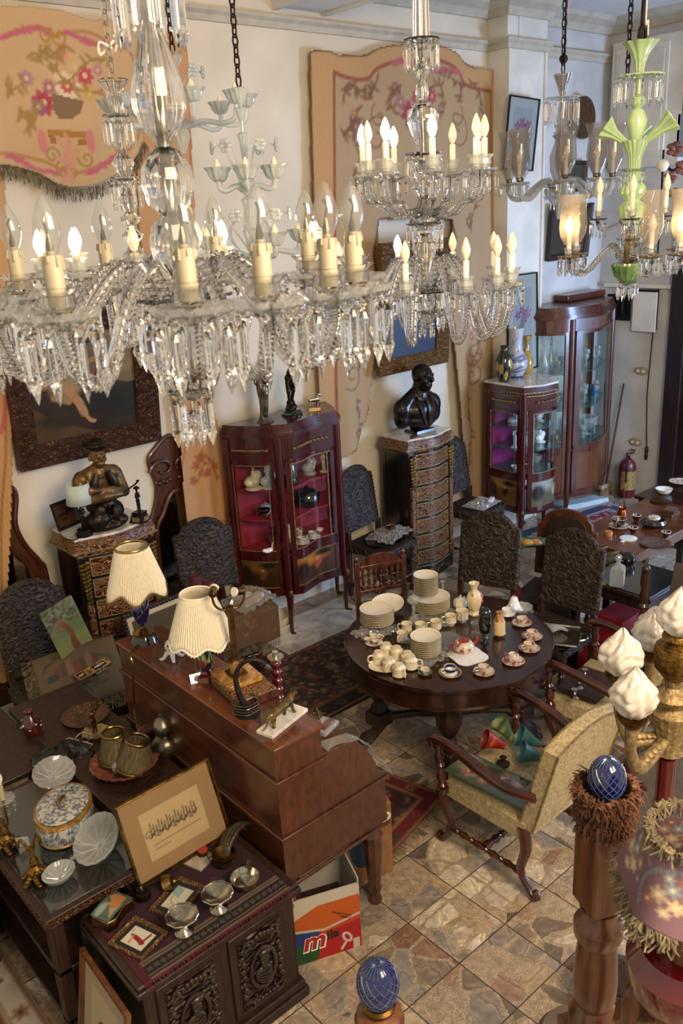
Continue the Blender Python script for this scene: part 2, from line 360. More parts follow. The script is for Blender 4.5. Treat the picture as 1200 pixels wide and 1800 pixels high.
# cornice mouldings (run along the walls and around the pier)
g = G()
def mould(g, pts, prof):
    P = [Vector((p[0], p[1])) for p in pts]; n = len(P); rows = []
    for i, p in enumerate(P):
        a = (P[i]-P[i-1]).normalized() if i else None; b = (P[i+1]-P[i]).normalized() if i < n-1 else None
        na = Vector((a.y, -a.x)) if a else None; nb = Vector((b.y, -b.x)) if b else None
        if na is None: o = nb
        elif nb is None: o = na
        else: o = (na+nb); o = o/max(.2, (o.dot(na)))
        rows.append(o)
    k = len(prof); vs = [(p.x+o.x*d, p.y+o.y*d, z) for p, o in zip(P, rows) for d, z in prof]; fs = []
    for i in range(n-1):
        for j in range(k): a, b = i*k+j, (i+1)*k+j; j2 = (j+1) % k; fs.append((a, i*k+j2, (i+1)*k+j2, b))
    g.add(vs, fs+[tuple(range(k))[::-1], tuple(range((n-1)*k, n*k))])
runw = [(-1.4, YA), (6.85, YA), (6.85, YP), (7.42, YP), (7.42, YA-.06), (XB, YA-.06), (XB, -1.4)]
mould(g, runw, [(0, 4.58), (.025, 4.58), (.03, 4.62), (.06, 4.64), (.06, 4.66), (0, 4.66)]); struct('trim_3', g, M['cornice'], smooth=False)
g = G(); mould(g, runw, [(0, 4.84), (.03, 4.84), (.06, 4.9), (.14, 4.94), (.16, ZC), (0, ZC)]); struct('trim_4', g, M['cornice'], smooth=False)
g = G(); b0 = onY(525, 16, YA); g.box(b0.x-.22, -1.4, 4.72, b0.x+.22, YA, ZC)
g.box(b0.x-.26, -1.4, 4.7, b0.x-.22, YA, 4.76); g.box(b0.x+.22, -1.4, 4.7, b0.x+.26, YA, 4.76); struct('trim_5', g, M['ceil'], smooth=False)
g = G(); g.box(7.0, YP-.01, 4.66, 7.42, YA, 4.84); struct('trim_6', g, M['whitewood'], smooth=False)
for i, (a, b) in enumerate(((6.85, 6.88), (7.39, 7.42))):
    g = G(); g.box(a, YP-.02, 0, b, YP, 4.58); struct('trim_%d' % (7+i), g, M['whitewood'], smooth=False, bev=.004)
g = G(); g.box(XB-.02, 4.55, 0, XB, YA-.06, .12); struct('baseboard_right', g, M['plaster_grey'], smooth=False, bev=.005)
g = G(); g.box(-1.4, YA-.02, 0, 6.85, YA, .12); struct('baseboard_left', g, M['whitewood'], smooth=False, bev=.005)
# dark doorway on the right wall
M['darkdoor'] = mat('darkdoor', '1a0f12', '2b181a', .4, scale=6, stretch=(6, 6, 1))
t = tag(thing('door_1', None, None, (XB, 0, 0)), kind='structure')
g = G(); g.box(-.05, 3.4, 0, 0, 4.5, 2.9); obj('door_panel', g, M['darkdoor'], t, smooth=False)
g = G(); g.box(-.09, 4.5, 0, 0, 4.68, 3.0); g.box(-.09, 3.3, 2.9, 0, 4.5, 3.05)
obj('door_frame', g, M['darkdoor'], t, smooth=False, bev=.006)
g = G()
for z0, z1 in ((.2, 1.2), (1.35, 2.7)):
    for y0, y1 in ((3.5, 3.9), (4.02, 4.42)): g.box(-.07, y0, z0, -.05, y1, z1)
obj('door_moulding', g, M['darkdoor'], t, smooth=False, bev=.008)

# ================================================================ canvases: patterns as vertex colours on a real surface
class Cv:
    def __init__(s, x0, x1, y0, y1, res, base, var=.0, seed=1):
        s.nx = max(2, int(round((x1-x0)/res))); s.ny = max(2, int(round((y1-y0)/res))); s.b = (x0, x1, y0, y1)
        s.X, s.Y = np.meshgrid(np.linspace(x0, x1, s.nx+1), np.linspace(y0, y1, s.ny+1)); s.res = max(res, 1e-6)
        s.C = np.ones(s.X.shape+(3,))*np.array(rgb(base)); s.r = np.random.default_rng(seed)
        if var: s.mottle(var, 8)
    def mottle(s, amt, k, col=None):
        n = np.zeros(s.X.shape)
        L = max(s.b[1]-s.b[0], s.b[3]-s.b[2])
        for o in range(3):
            kk = k*2**o; ph = s.r.uniform(0, 6.28, 8); d = s.r.normal(0, 1, (8, 2))*kk/L
            n += sum(np.sin(s.X*d[i, 0]+s.Y*d[i, 1]+ph[i]) for i in range(8))/8/(o+1)
        n += s.r.normal(0, .25, s.X.shape)
        if col is None: s.C *= (1+amt*n)[..., None]
        else: s.mix(np.clip(n*1.2, 0, 1)*amt, col)
    def mix(s, a, col): c = np.array(rgb(col)) if isinstance(col, str) else np.array(col); s.C = s.C*(1-a[..., None])+c*a[..., None]
    def blob(s, x, y, rx, ry=None, col='000000', rot=0, soft=None, a=1.):
        ry = ry or rx; c, q = cos(rot), sin(rot); dx, dy = s.X-x, s.Y-y; u = (dx*c+dy*q)/rx; v = (-dx*q+dy*c)/ry
        d = np.sqrt(u*u+v*v); w = soft if soft else max(s.res/min(rx, ry), .05)
        s.mix(np.clip((1+w/2-d)/w, 0, 1)*a, col)
    def line(s, pts, w, col, a=1., taper=False):
        P = np.array([[p[0], p[1]] for p in pts], float); best = np.full(s.X.shape, 1e9)
        for i in range(len(P)-1):
            A, B = P[i], P[i+1]; ab = B-A; L = (ab@ab)+1e-12
            t = np.clip(((s.X-A[0])*ab[0]+(s.Y-A[1])*ab[1])/L, 0, 1)
            d = np.hypot(s.X-A[0]-t*ab[0], s.Y-A[1]-t*ab[1]); ww = w/2*(1-(i+t)/(len(P)-1)*.8 if taper else 1)
            best = np.minimum(best, d-ww)
        s.mix(np.clip(.5-best/s.res, 0, 1)*a, col)
    def inside(s, poly):
        ins = np.zeros(s.X.shape, bool); n = len(poly)
        for i in range(n):
            (xa, ya), (xb, yb) = poly[i][:2], poly[(i+1) % n][:2]
            if ya == yb: continue
            c = ((ya > s.Y) != (yb > s.Y)) & (s.X < (xb-xa)*(s.Y-ya)/(yb-ya)+xa); ins ^= c
        return ins
    def poly(s, pts, col, a=1.): s.mix(s.inside(pts)*a, col)
    def rect(s, x0, y0, x1, y1, col, a=1.): s.mix(((s.X >= x0) & (s.X <= x1) & (s.Y >= y0) & (s.Y <= y1))*a, col)
    def flower(s, x, y, r, col, core='d8c48a', n=6):
        o = s.r.uniform(0, 6)
        for i in range(n): a = o+2*PI*i/n; s.blob(x+r*.55*cos(a), y+r*.55*sin(a), r*.5, r*.28, col, a, a=.85)
        s.blob(x, y, r*.3, None, core)
    def spray(s, pts, col, leaf='8a6b3a', w=.012, lr=.04, n=7):
        s.line(pts, w, col); P = [Vector(p[:2]) for p in pts]
        for k in range(n):
            t = (k+.5)/n*(len(P)-1); i = int(t); q = P[i].lerp(P[min(i+1, len(P)-1)], t-i); a = s.r.uniform(0, 6.28)
            s.blob(q.x+lr*.7*cos(a), q.y+lr*.7*sin(a), lr, lr*.36, leaf, a, a=.8)
    def scroll(s, x, y, r, a0, turns, col, w): s.line([(x+r*(1-k/26*.85)*cos(a0+turns*2*PI*k/26), y+r*(1-k/26*.85)*sin(a0+turns*2*PI*k/26)) for k in range(27)], w, col)
    def mesh(s, name, fn, m, mask=None):
        ny, nx = s.X.shape; idx = np.arange(nx*ny).reshape(ny, nx)
        q = np.stack([idx[:-1, :-1], idx[:-1, 1:], idx[1:, 1:], idx[1:, :-1]], -1)
        if mask is not None: q = q[mask[:-1, :-1] & mask[:-1, 1:] & mask[1:, 1:] & mask[1:, :-1]]
        q = q.reshape(-1, 4)
        V = fn(s.X.ravel(), s.Y.ravel()); V = np.stack([np.broadcast_to(np.asarray(c, float), (nx*ny,)) for c in V], -1)
        used = np.unique(q); rm = -np.ones(nx*ny, int); rm[used] = np.arange(len(used))
        me = bpy.data.meshes.new(name); me.from_pydata(V[used].tolist(), [], rm[q].tolist()); me.update()
        ca = me.color_attributes.new('Col', 'FLOAT_COLOR', 'POINT'); c4 = np.ones((len(used), 4)); c4[:, :3] = np.clip(s.C.reshape(-1, 3)[used], 0, 1)
        ca.data.foreach_set('color', c4.ravel()); me.materials.append(m); me.polygons.foreach_set('use_smooth', [True]*len(me.polygons)); return me
def solid(o, t, off=0.): m = o.modifiers.new('t', 'SOLIDIFY'); m.thickness = t; m.offset = off; return o
def wxz(px, py, Y=5.6): v = onY(px, py, Y); return (v.x, v.z)
def wp(pts, Y=5.6): return [wxz(*p, Y) for p in pts]
def sweep(pts, k=6):  # smooth a polyline
    P = [Vector((*p[:2], 0)) for p in pts]; out = []
    for i in range(len(P)-1):
        p0, p1, p2, p3 = P[max(i-1, 0)], P[i], P[i+1], P[min(i+2, len(P)-1)]
        for t in range(k): u = t/k; v = .5*((2*p1)+(p2-p0)*u+(2*p0-5*p1+4*p2-p3)*u*u+(3*p1-p0-3*p2+p3)*u**3); out.append((v.x, v.y))
    return out+[(P[-1].x, P[-1].y)]
PK, BR, OL = 'a8505a', '8c5a34', '8d7648'
# ---- portiere with a lambrequin, left
tp = thing('tapestry_hanging', 'cream and orange floral tapestry portiere with fringed scalloped valance, at left behind the nearest chandelier', 'tapestry', (0, 0, 0))
Yt = 5.6
out = [(-45, 20), (0, 12), (60, 14), (110, 22), (150, 36), (200, 36), (232, 44), (243, 150), (247, 250), (235, 275), (215, 300), (185, 318), (150, 330), (120, 332), (90, 324), (60, 306), (30, 297), (0, 292), (-45, 290)]
C = Cv(2.0, 3.35, 3.3, 4.62, .009, 'bd9c72', .05, 3)
e = C.inside(wp(out)); C.line(sweep(wp([(0, 66), (60, 50), (85, 66), (110, 60), (150, 60), (190, 80), (225, 100), (236, 180), (232, 250), (180, 285), (125, 305), (70, 285), (20, 272), (-20, 272)])), .022, 'a97e4c')
for pts in ([(0, 68), (30, 58), (60, 52), (78, 58)], [(110, 60), (140, 72), (160, 80), (185, 78)], [(150, 305), (175, 292), (195, 278), (205, 270)], [(95, 305), (60, 300), (30, 282), (10, 275)]):
    q = sweep(wp(pts))
    for k in range(0, len(q), 2): C.blob(q[k][0], q[k][1], .035, .014, 'b4606a', rng.uniform(-.6, .6))
for x, y, r, c in [(70, 183, .075, 'a02038'), (62, 190, .05, '8a5a78'), (112, 155, .085, 'd9c3a4'), (112, 153, .045, 'b03248'), (142, 135, .06, 'b2304a'), (100, 95, .05, 'c98474'), (80, 155, .045, '9c6270'), (40, 140, .045, '9c7484'), (165, 125, .035, 'a8747c'), (90, 130, .04, 'cfae84'), (150, 165, .05, 'b89a4c'), (125, 120, .04, 'c4a470')]: p = wxz(x, y); C.flower(p[0], p[1], r, c, 'd4b07c', 8)
for pts in ([(110, 150), (80, 110), (50, 95)], [(110, 150), (150, 110), (190, 105)], [(70, 185), (40, 210), (30, 190)], [(120, 160), (165, 165), (190, 175)], [(60, 200), (45, 225), (50, 215)], [(40, 145), (15, 160), (5, 150)], [(100, 100), (75, 90), (60, 105)], [(95, 130), (95, 90), (112, 85)]): C.spray(sweep(wp(pts), 4), '8d7040', '94763e', .008, .035, 8)
C.poly(wp([(85, 165), (140, 180), (135, 200), (118, 212), (98, 210), (88, 195)]), '7d6348'); C.poly(wp([(75, 228), (145, 233), (142, 245), (78, 240)]), 'a27432'); C.poly(wp([(78, 240), (90, 240), (95, 255), (82, 255)]), '98692c'); C.poly(wp([(130, 245), (143, 245), (148, 256), (130, 256)]), '98692c')
for x in (68, 152): p = wxz(x, 250); C.blob(p[0], p[1], .03, .07, 'c07870')
for x, y, a in ((85, 275, 0), (145, 280, 3.1), (105, 300, 1.5), (122, 302, 1.5), (75, 67, 0), (98, 67, 3.1)): p = wxz(x, y); C.scroll(p[0], p[1], .055, a, 1.2, 'a37a38', .014)
C.spray(sweep(wp([(115, 250), (112, 280), (118, 310)])), 'b87a64', 'c48a70', .03, .05, 10)
C.line(sweep(wp(out[8:]+[(-60, 290)])), .03, 'a3906a')
o = solid(obj('valance', C.mesh('valance', lambda u, v: (u, Yt-.05-.012*np.sin(u*21)*np.clip((4.5-v), 0, 1), v), M['vc'], e), M['vc'], tp), .006)
g = G(); bl = sweep(wp(out[8:]))
for k in range(0, 420):
    t = rng.uniform(0, len(bl)-1.01); i = int(t); a = Vector(bl[i]).lerp(Vector(bl[i+1]), t-i); L = rng.uniform(.03, .09); dx = rng.uniform(-.02, .02)
    g.tube([(a.x, Yt-.055, a.y), (a.x+dx, Yt-.06, a.y-L*.5), (a.x+dx*1.6, Yt-.058, a.y-L)], .0022, 3, sub=1)
M['fringe'] = mat('fringe', '544b3a', '867a5e', .9, scale=40)
tag(obj('fringe', g, M['fringe'], tp), kind='stuff')
def leg(tp, outl, seed, patt, folds=26, amp=.02, name='side_panel', Y=5.63):
    P = wp(outl); xs = [p[0] for p in P]; zs = [p[1] for p in P]
    C = Cv(min(xs)-.02, max(xs)+.02, min(zs)-.02, max(zs)+.02, .012, 'b98d60', .06, seed)
    patt(C); x0 = min(xs)
    def fn(u, v): return (u, Y-.02-amp*(1+np.sin(u*folds+.6*np.sin(v*2)))*np.clip((3.4-v)/2, .1, 1.), v)
    return solid(obj(name, C.mesh(name, fn, M['vc'], C.inside(P)), M['vc'], tp), .004)
def pl1(C):
    C.line(sweep(wp([(250, 60), (330, 90), (335, 250), (338, 560), (338, 700), (300, 900)])), .02, 'a4683c')
    for x, y in [(350, 805), (362, 830), (378, 820), (340, 845), (400, 940), (345, 820)]: p = wxz(x, y); C.flower(p[0], p[1], .04, '96402c', 'a85a34', 5)
    C.spray(sweep(wp([(345, 850), (355, 820), (352, 800), (372, 815), (385, 840)])), '8e5a34', '8a5230', .008, .03, 12)
    C.spray(sweep(wp([(395, 900), (400, 950), (405, 1000)])), '9a5238', '9a4a34', .01, .03, 8)
leg(tp, [(232, 40), (330, 60), (338, 240), (350, 480), (372, 700), (410, 840), (440, 960), (457, 1033), (420, 1018), (385, 1010), (330, 960), (318, 850), (312, 760), (300, 690), (268, 610), (245, 400)], 5, pl1, 30, .016)
def pl0(C):
    C.line(sweep(wp([(8, 650), (8, 800), (3, 900), (4, 1100)])), .012, '7c5a30'); C.line(sweep(wp([(12, 640), (8, 720), (0, 760)])), .03, 'b05a58'); C.line(sweep(wp([(20, 620), (22, 760), (18, 1190)])), .012, '8d7448')
leg(tp, [(-60, 300), (10, 300), (18, 500), (20, 640), (22, 760), (19, 900), (17, 1050), (10, 1200), (-60, 1200)], 6, pl0, 24, .02)
# ---- portiere, centre
tp2 = thing('tapestry_hanging', 'arched pink beige tapestry portiere hung behind the tall two-tier crystal chandelier', 'tapestry', (0, 0, 0))
out2 = [(540, 88), (575, 89), (592, 96), (622, 97), (640, 96), (660, 84), (690, 78), (740, 77), (775, 80), (800, 92), (812, 108), (830, 118), (866, 122), (868, 400), (868, 640), (866, 890), (815, 885), (802, 760), (792, 600), (788, 470), (790, 388), (660, 388), (658, 520), (652, 640), (643, 730), (620, 790), (556, 830), (549, 640), (549, 500), (545, 300)]
P2 = wp(out2); C = Cv(4.35, 7.05, .2, 4.62, .013, 'b08a5c', .06, 9)
C.poly(wp([(583, 128), (640, 140), (665, 118), (700, 108), (770, 108), (800, 125), (815, 150), (858, 162), (858, 900), (792, 900), (788, 388), (660, 388), (650, 640), (640, 840), (588, 840), (588, 500)]), 'a68c68'); C.mottle(.05, 20)
C.line(wp([(583, 128), (583, 380), (586, 640), (590, 840)]), .025, '84402e'); C.line(sweep(wp([(583, 128), (610, 138), (640, 140), (655, 125), (668, 117), (700, 108), (770, 108), (800, 125), (815, 150), (858, 162)])), .03, '8b5038')
C.line(wp([(858, 162), (858, 500), (850, 760), (846, 890)]), .02, '8a5a3c'); C.line(wp([(790, 388), (790, 600), (800, 860)]), .012, '7a4a34')
for pts in ([(690, 112), (710, 106), (740, 112)], [(760, 124), (780, 124), (800, 128)]):
    for q in sweep(wp(pts)): C.blob(q[0], q[1], .05, .02, 'a85c5c', rng.uniform(-.5, .5))
for x, y, r, c in [(715, 200, .1, '8e2440'), (730, 175, .08, '9d4250'), (700, 180, .06, '8c6068'), (745, 185, .06, '9a5a62'), (755, 170, .06, 'a83048'), (690, 155, .05, '7d5548'), (620, 222, .06, '8c5c60'), (632, 215, .04, '7a5a50'), (620, 200, .04, '9a6a4c'), (768, 200, .05, '8a6468'), (715, 215, .05, '6d6a54'), (645, 560, .05, '9a5040'), (835, 240, .05, '8c6054'), (830, 270, .04, '8d6048'), (820, 390, .06, '7c5540'), (625, 760, .05, '94503c'), (830, 560, .05, '96543c'), (825, 590, .05, 'a0584a'), (818, 730, .05, 'a05a40')]: p = wxz(x, y); C.flower(p[0], p[1], r, c, 'b89468', 7)
for pts in ([(600, 170), (612, 150), (640, 165), (655, 150)], [(610, 145), (640, 175), (660, 140)], [(625, 190), (618, 240), (630, 280), (622, 300)], [(620, 210), (600, 240)], [(690, 200), (680, 170), (700, 150)], [(740, 165), (770, 150), (775, 200)], [(820, 140), (840, 170), (835, 230), (842, 300)], [(828, 300), (835, 340), (822, 400)], [(630, 290), (622, 330), (630, 350)], [(620, 700), (628, 760), (615, 800)], [(830, 540), (838, 600), (825, 640)], [(815, 690), (825, 760), (820, 820)], [(640, 560), (620, 600), (630, 640)], [(770, 130), (805, 150), (800, 180)]): C.spray(sweep(wp(pts), 5), '6f4c34', '745036', .01, .04, 12)
for x, y, r, a, tn in [(658, 240, .16, 1, 1.1), (662, 205, .1, 2, 1.), (800, 235, .16, 1.6, -1.1), (798, 205, .1, 1, -1.), (612, 660, .13, 4, 1.2), (828, 620, .15, 3, 1.3), (826, 660, .12, 1, -1.2)]: p = wxz(x, y); C.scroll(p[0], p[1], r, a, tn, '7c5638', .014)
C.line(sweep(P2+P2[:1], 2), .03, '6d4c36')
o = solid(obj('woven_panel', C.mesh('woven_panel', lambda u, v: (u, 5.58-.018*(1+np.sin(u*17+.5*np.sin(v*1.7)))*np.clip((4.3-v)/2, .15, 1.4), v), M['vc'], C.inside(P2)), M['vc'], tp2), .006)
# ---- pictures
def frame(t, w, h, fw, fd, m, prof=None, name='frame'):
    g = G(); pf = prof or [(0, 0), (0, fd), (.15*fw, fd), (.35*fw, fd*.75), (.7*fw, fd*.9), (fw, fd*.35), (fw, 0)]
    c = [(-w/2, -h/2), (w/2, -h/2), (w/2, h/2), (-w/2, h/2)]; k = len(pf)
    vs = [(x-math.copysign(a, x), -b, y-math.copysign(a, y)) for x, y in c for a, b in pf]; fs = []
    for i in range(4):
        for j in range(k): a, b = i*k+j, ((i+1) % 4)*k+j; j2 = (j+1) % k; fs.append((a, b, ((i+1) % 4)*k+j2, i*k+j2))
    g.add(vs, fs); return obj(name, g, m, t, ang=25)
def canvas(t, C, m, name='canvas', y=-.006): return obj(name, C.mesh(name, lambda u, v: (u, y+0*u, v), m), m, t)
M['frame_carved'] = carve('frame_carved', '2a160c', '6b4020', 60, .4, 1., .012); M['frame_gilt'] = carve('frame_gilt', '4a3018', '9a7238', 70, .4, 1., .01)
c_ = onY(143, 700, 5.6)
t = thing('framed_painting', 'large dark pastoral oil painting in wide carved brown frame, hung above the bronze sailor bust', 'painting', (2.5, 5.57, 2.27), rot=(D2(6), 0, 0))
frame(t, 1.06, 1.0, .15, .07, M['frame_carved'])
C = Cv(-.39, .39, -.36, .36, .007, '2a1e15', .25, 4)
C.poly([(-.39, -.36), (-.39, -.1), (-.25, -.2), (-.1, -.28), (.1, -.36)], '4b3620'); C.poly([(.12, .36), (.39, .36), (.39, -.05), (.2, .0)], '6e5c3e'); C.poly([(.05, -.08), (.39, -.03), (.39, -.3), (0, -.2)], '1b1815')
C.blob(-.12, .02, .13, .1, '7d6244', .4, .5); C.blob(-.16, .18, .07, .14, '6b2f22', .2, .5); C.blob(-.15, .02, .12, .06, '91795a', -.3, .6); C.line([(-.12, -.02), (-.05, -.12), (-.02, -.2)], .06, 'a17a55'); C.line([(-.05, .05), (.08, -.02), (.18, -.05)], .055, '9c744e'); C.blob(.02, .08, .07, .05, '8c3c2a'); C.blob(.08, .17, .12, .09, '5f4c36', 0, .6); C.line([(.12, .12), (.14, -.05)], .02, '57432e'); C.line([(.16, .12), (.17, -.04)], .018, '57432e')
C.blob(-.2, -.22, .15, .06, '2a2216', 0, .7); C.blob(-.14, .26, .035, .04, '8a6444'); C.blob(-.15, .285, .04, .025, '2a1c12'); C.line([(-.08, .18), (.02, .14), (.08, .16)], .035, '94704c'); C.line([(-.2, .1), (-.28, .02)], .04, '7c5a3c'); C.blob(.09, .25, .045, .03, '6b563c', .3); C.blob(.3, .1, .09, .05, '8a7852', 0, .9, .6); C.blob(.25, -.12, .13, .05, '15140f', 0, .7); C.line([(-.02, -.2), (.02, -.26), (.05, -.27)], .025, 'a07c58'); C.line([(-.22, -.06), (-.12, -.1)], .05, '8a7050'); C.mottle(.2, 25); canvas(t, C, M['vcpaint'])
t = thing('framed_painting', 'dark blue painting in wide carved gilt frame, hung above the black bust of a man', 'painting', (5.62, 5.47, 2.46), rot=(D2(4), 0, 0))
frame(t, .88, 1.12, .13, .06, M['frame_gilt']); C = Cv(-.32, .32, -.43, .43, .02, '1b2940', .12, 2); C.blob(0, .1, .2, .15, '22344c', 0, .9); canvas(t, C, M['vcpaint'])
def orchid(name, lab, loc, w, h, rot, flw=1):
    t = thing(name, lab, 'picture', loc, rot=rot); frame(t, w, h, .014, .02, M['black'])
    C = Cv(-w/2+.01, w/2-.01, -h/2+.01, h/2-.01, .008, 'b7b2ae', .03); C.rect(-w*.32, -h*.36, w*.32, h*.36, 'a9a3a5')
    for x, y in ((-.06, .05), (0, .09), (.05, .03), (.02, .0), (.08, .07)): C.flower(x*w*2.4, y*h*1.1+.03, .05, '8e3a66', 'b56a8c', 5)
    C.spray([(0, .05), (-.02, -.1), (0, -.22)], '6a7a5a', '6a8068', .008, .05, 10); canvas(t, C, M['vcpaper'], 'print')
    g = G(); g.box(-w/2+.01, -.014, -h/2+.01, w/2-.01, -.011, h/2-.01); obj('glazing', g, M['pane'], t)
orchid('framed_print', 'black framed pink orchid print hanging slanted high on the white pier', (6.98, 5.36, 3.87), .44, .62, (D2(4), D2(3), 0))
orchid('framed_print', 'thin black framed flower print leaning behind the blue and white vase', (7.08, 5.385, 2.14), .48, .95, (D2(-2), 0, 0))
t = thing('framed_painting', 'small dark framed picture hung on the grey wall beneath the grey glass chandelier', 'painting', (8.06, 5.55, 2.96), rot=(D2(5), 0, 0)); frame(t, .72, .55, .06, .04, M['oakdark'])
C = Cv(-.3, .3, -.22, .22, .02, '3a332c', .2); canvas(t, C, M['vcpaint'])
t = thing('framed_painting', 'dark little picture on the grey wall half behind the clear arms of the grey chandelier', 'painting', (8.12, 5.55, 3.5), rot=(D2(4), 0, 0)); frame(t, .4, .3, .04, .03, M['oakdark']); C = Cv(-.17, .17, -.12, .12, .02, '3c3630', .2); canvas(t, C, M['vcpaint'])
t = thing('carved_wall_plate', 'round brown carved plate hanging high on the grey wall', 'plate', (8.18, 5.52, 4.05), rot=(D2(90), 0, 0))
g = G(); g.lathe([(0, 0), (.2, 0), (.2, .03), (.16, .035), (.13, .02), (0, .02)], 32); M['plate_carved'] = carve('plate_carved', '4a2c1a', '8d6a48', 90); obj('dish', g, M['plate_carved'], t)
# ---- right wall fittings
t = thing('wall_cupboard', 'white painted cupboard set high in the right wall', 'cupboard', (XB, 0, 0))
g = G(); g.box(-.1, 4.7, 3.55, 0, 5.5, 4.75); obj('frame', g, M['whitewood'], t, smooth=False, bev=.01)
g = G(); g.box(-.125, 4.86, 3.65, -.1, 5.44, 4.68); g.box(-.135, 4.9, 3.7, -.125, 5.4, 4.62); obj('door', g, M['whitewood'], t, smooth=False, bev=.006)
t = thing('wall_cupboard', 'white cupboard door at the right edge above the blue grey panel', 'cupboard', (XB, 0, 0)); g = G(); g.box(-.12, 4.2, 4.02, 0, 4.68, 4.75); obj('door', g, M['whitewood'], t, smooth=False, bev=.01)
t = thing('wall_panel', 'blue grey painted panel at the right edge beside the white cupboard', 'panel', (XB, 0, 0)); g = G(); g.box(-.1, 4.2, 3.62, 0, 4.74, 4.02); obj('panel', g, mat('bluepanel', '7e8c9c', '8e99a4', .6), t, smooth=False, bev=.008)
t = thing('meter_recess', 'black electricity meter box in a recess above the tall glazed cabinet', 'meter box', (XB, 0, 0))
g = G(); g.box(-.03, 5.18, 1.98, -.005, 5.46, 2.26); obj('recess', g, M['black'], t, smooth=False); g = G(); g.box(-.08, 5.24, 2.05, -.02, 5.38, 2.22); obj('meter', g, M['iron'], t, smooth=False, bev=.008)
t = thing('fuse_box', 'small white metal fuse cupboard with open door on the right wall', 'fuse box', (XB, 0, 0))
g = G(); g.box(-.05, 4.86, 1.9, 0, 5.13, 2.32); obj('box', g, M['black'], t, smooth=False)
g = G(); g.box(-.075, 4.84, 1.88, -.06, 5.12, 2.3); obj('door', g, M['whitewood'], t, rot=(0, 0, D2(0)), smooth=False, bev=.004)
t = thing('wall_ledge', 'beige ledge moulding running above the fuse cupboard', 'ledge', (XB, 0, 0)); g = G(); g.box(-.06, 4.7, 2.34, 0, 5.5, 2.38); obj('shelf', g, M['whitewood'], t, smooth=False)
M['socket'] = mat('socket', '8d8168', 'a39878', .4)
for lab, px, py in (('double wall socket halfway up the right wall above the leaning broom', 1127, 652), ('double wall socket low on the right wall above the fire extinguisher', 1117, 777)):
    p = onX(px, py, XB); t = thing('wall_socket', lab, 'socket', (XB, p.y, p.z)); g = G(); g.lathe([(.001, 0), (.045, 0), (.045, .01), (.035, .018), (.001, .018)], 20, M=Ry(-PI/2) @ Sc(1, 1.9, 1)); obj('plate', g, M['socket'], t)
    for s in (-1, 1): g = G(); g.lathe([(.001, .018), (.018, .018), (.016, .024), (.001, .02)], 14, M=T((0, s*.033, 0)) @ Ry(-PI/2)); obj('outlet', g, M['cream'], t)
g = G(); P = [onX(*p, XB-.02) for p in [(1158, 508), (1150, 560), (1142, 640), (1137, 700), (1136, 790)]]; g.tube(P, .006, 6)
t = thing('electric_cable', 'thin black electric cord hanging down the right wall', 'cord', (0, 0, 0)); obj('cord', g, M['black'], t)
g = G(); p = P[-1]; g.lathe([(0, -.12), (.012, -.12), (.018, -.09), (.018, -.05), (.01, -.04), (.02, -.03), (.02, .02), (.006, .04)], 10, c=p); obj('plug', g, M['black'], t)
t = thing('push_broom', 'brush with a long wooden handle leaning by the fire extinguisher', 'broom', (8.54, 5.25, 0))
g = G(); g.cyl((0, 0, .1), (.1, -.1, 1.3), .013, .012, 8); obj('handle', g, mat('brownstick', '3c2418', '5a3a28', .5), t)
g = G(); g.box(-.12, -.03, .08, .12, .03, .13); obj('block', g, M['socket'], t, bev=.01); g = G()
for i in range(60): x, y = rng.uniform(-.11, .11), rng.uniform(-.025, .025); g.tube([(x, y, .08), (x*1.1, y*1.5, 0)], .003, 3, sm=False)
obj('bristles', g, mat('bristle', '8c7258', 'a98c6c', .8), t)
t = thing('fire_extinguisher', 'red fire extinguisher with yellow label standing against the right wall', 'fire extinguisher', (8.62, 5.03, 0))
M['exred'] = mat('exred', '4d0e14', '671a1e', .35, scale=8)
g = G(); g.lathe([(0, 0), (.085, 0), (.095, .015), (.095, .36), (.08, .41), (.04, .45), (.028, .46), (0, .46)], 28); obj('cylinder', g, M['exred'], t)
g = G(); g.band([(.097*cos(a), .097*sin(a)) for a in [D2(-70-i*10) for i in range(13)]][::-1], .001, .002, .1, .32); obj('label', g, mat('exlabel', 'a8863c', '5d4a28', .6, scale=60), t, smooth=False)
g = G(); g.lathe([(.025, .45), (.025, .5), (.012, .52)], 12); g.box(-.11, -.012, .5, .04, .012, .515, M=T((0, 0, .0)) @ Ry(.15)); g.box(-.12, -.012, .53, .03, .012, .545, M=Ry(.3)); obj('valve', g, M['exred'], t)
g = G(); g.tube([(-.02, -.02, .49), (-.09, -.07, .47), (-.12, -.06, .36), (-.1, -.05, .2)], .01, 8); obj('hose', g, M['black'], t)
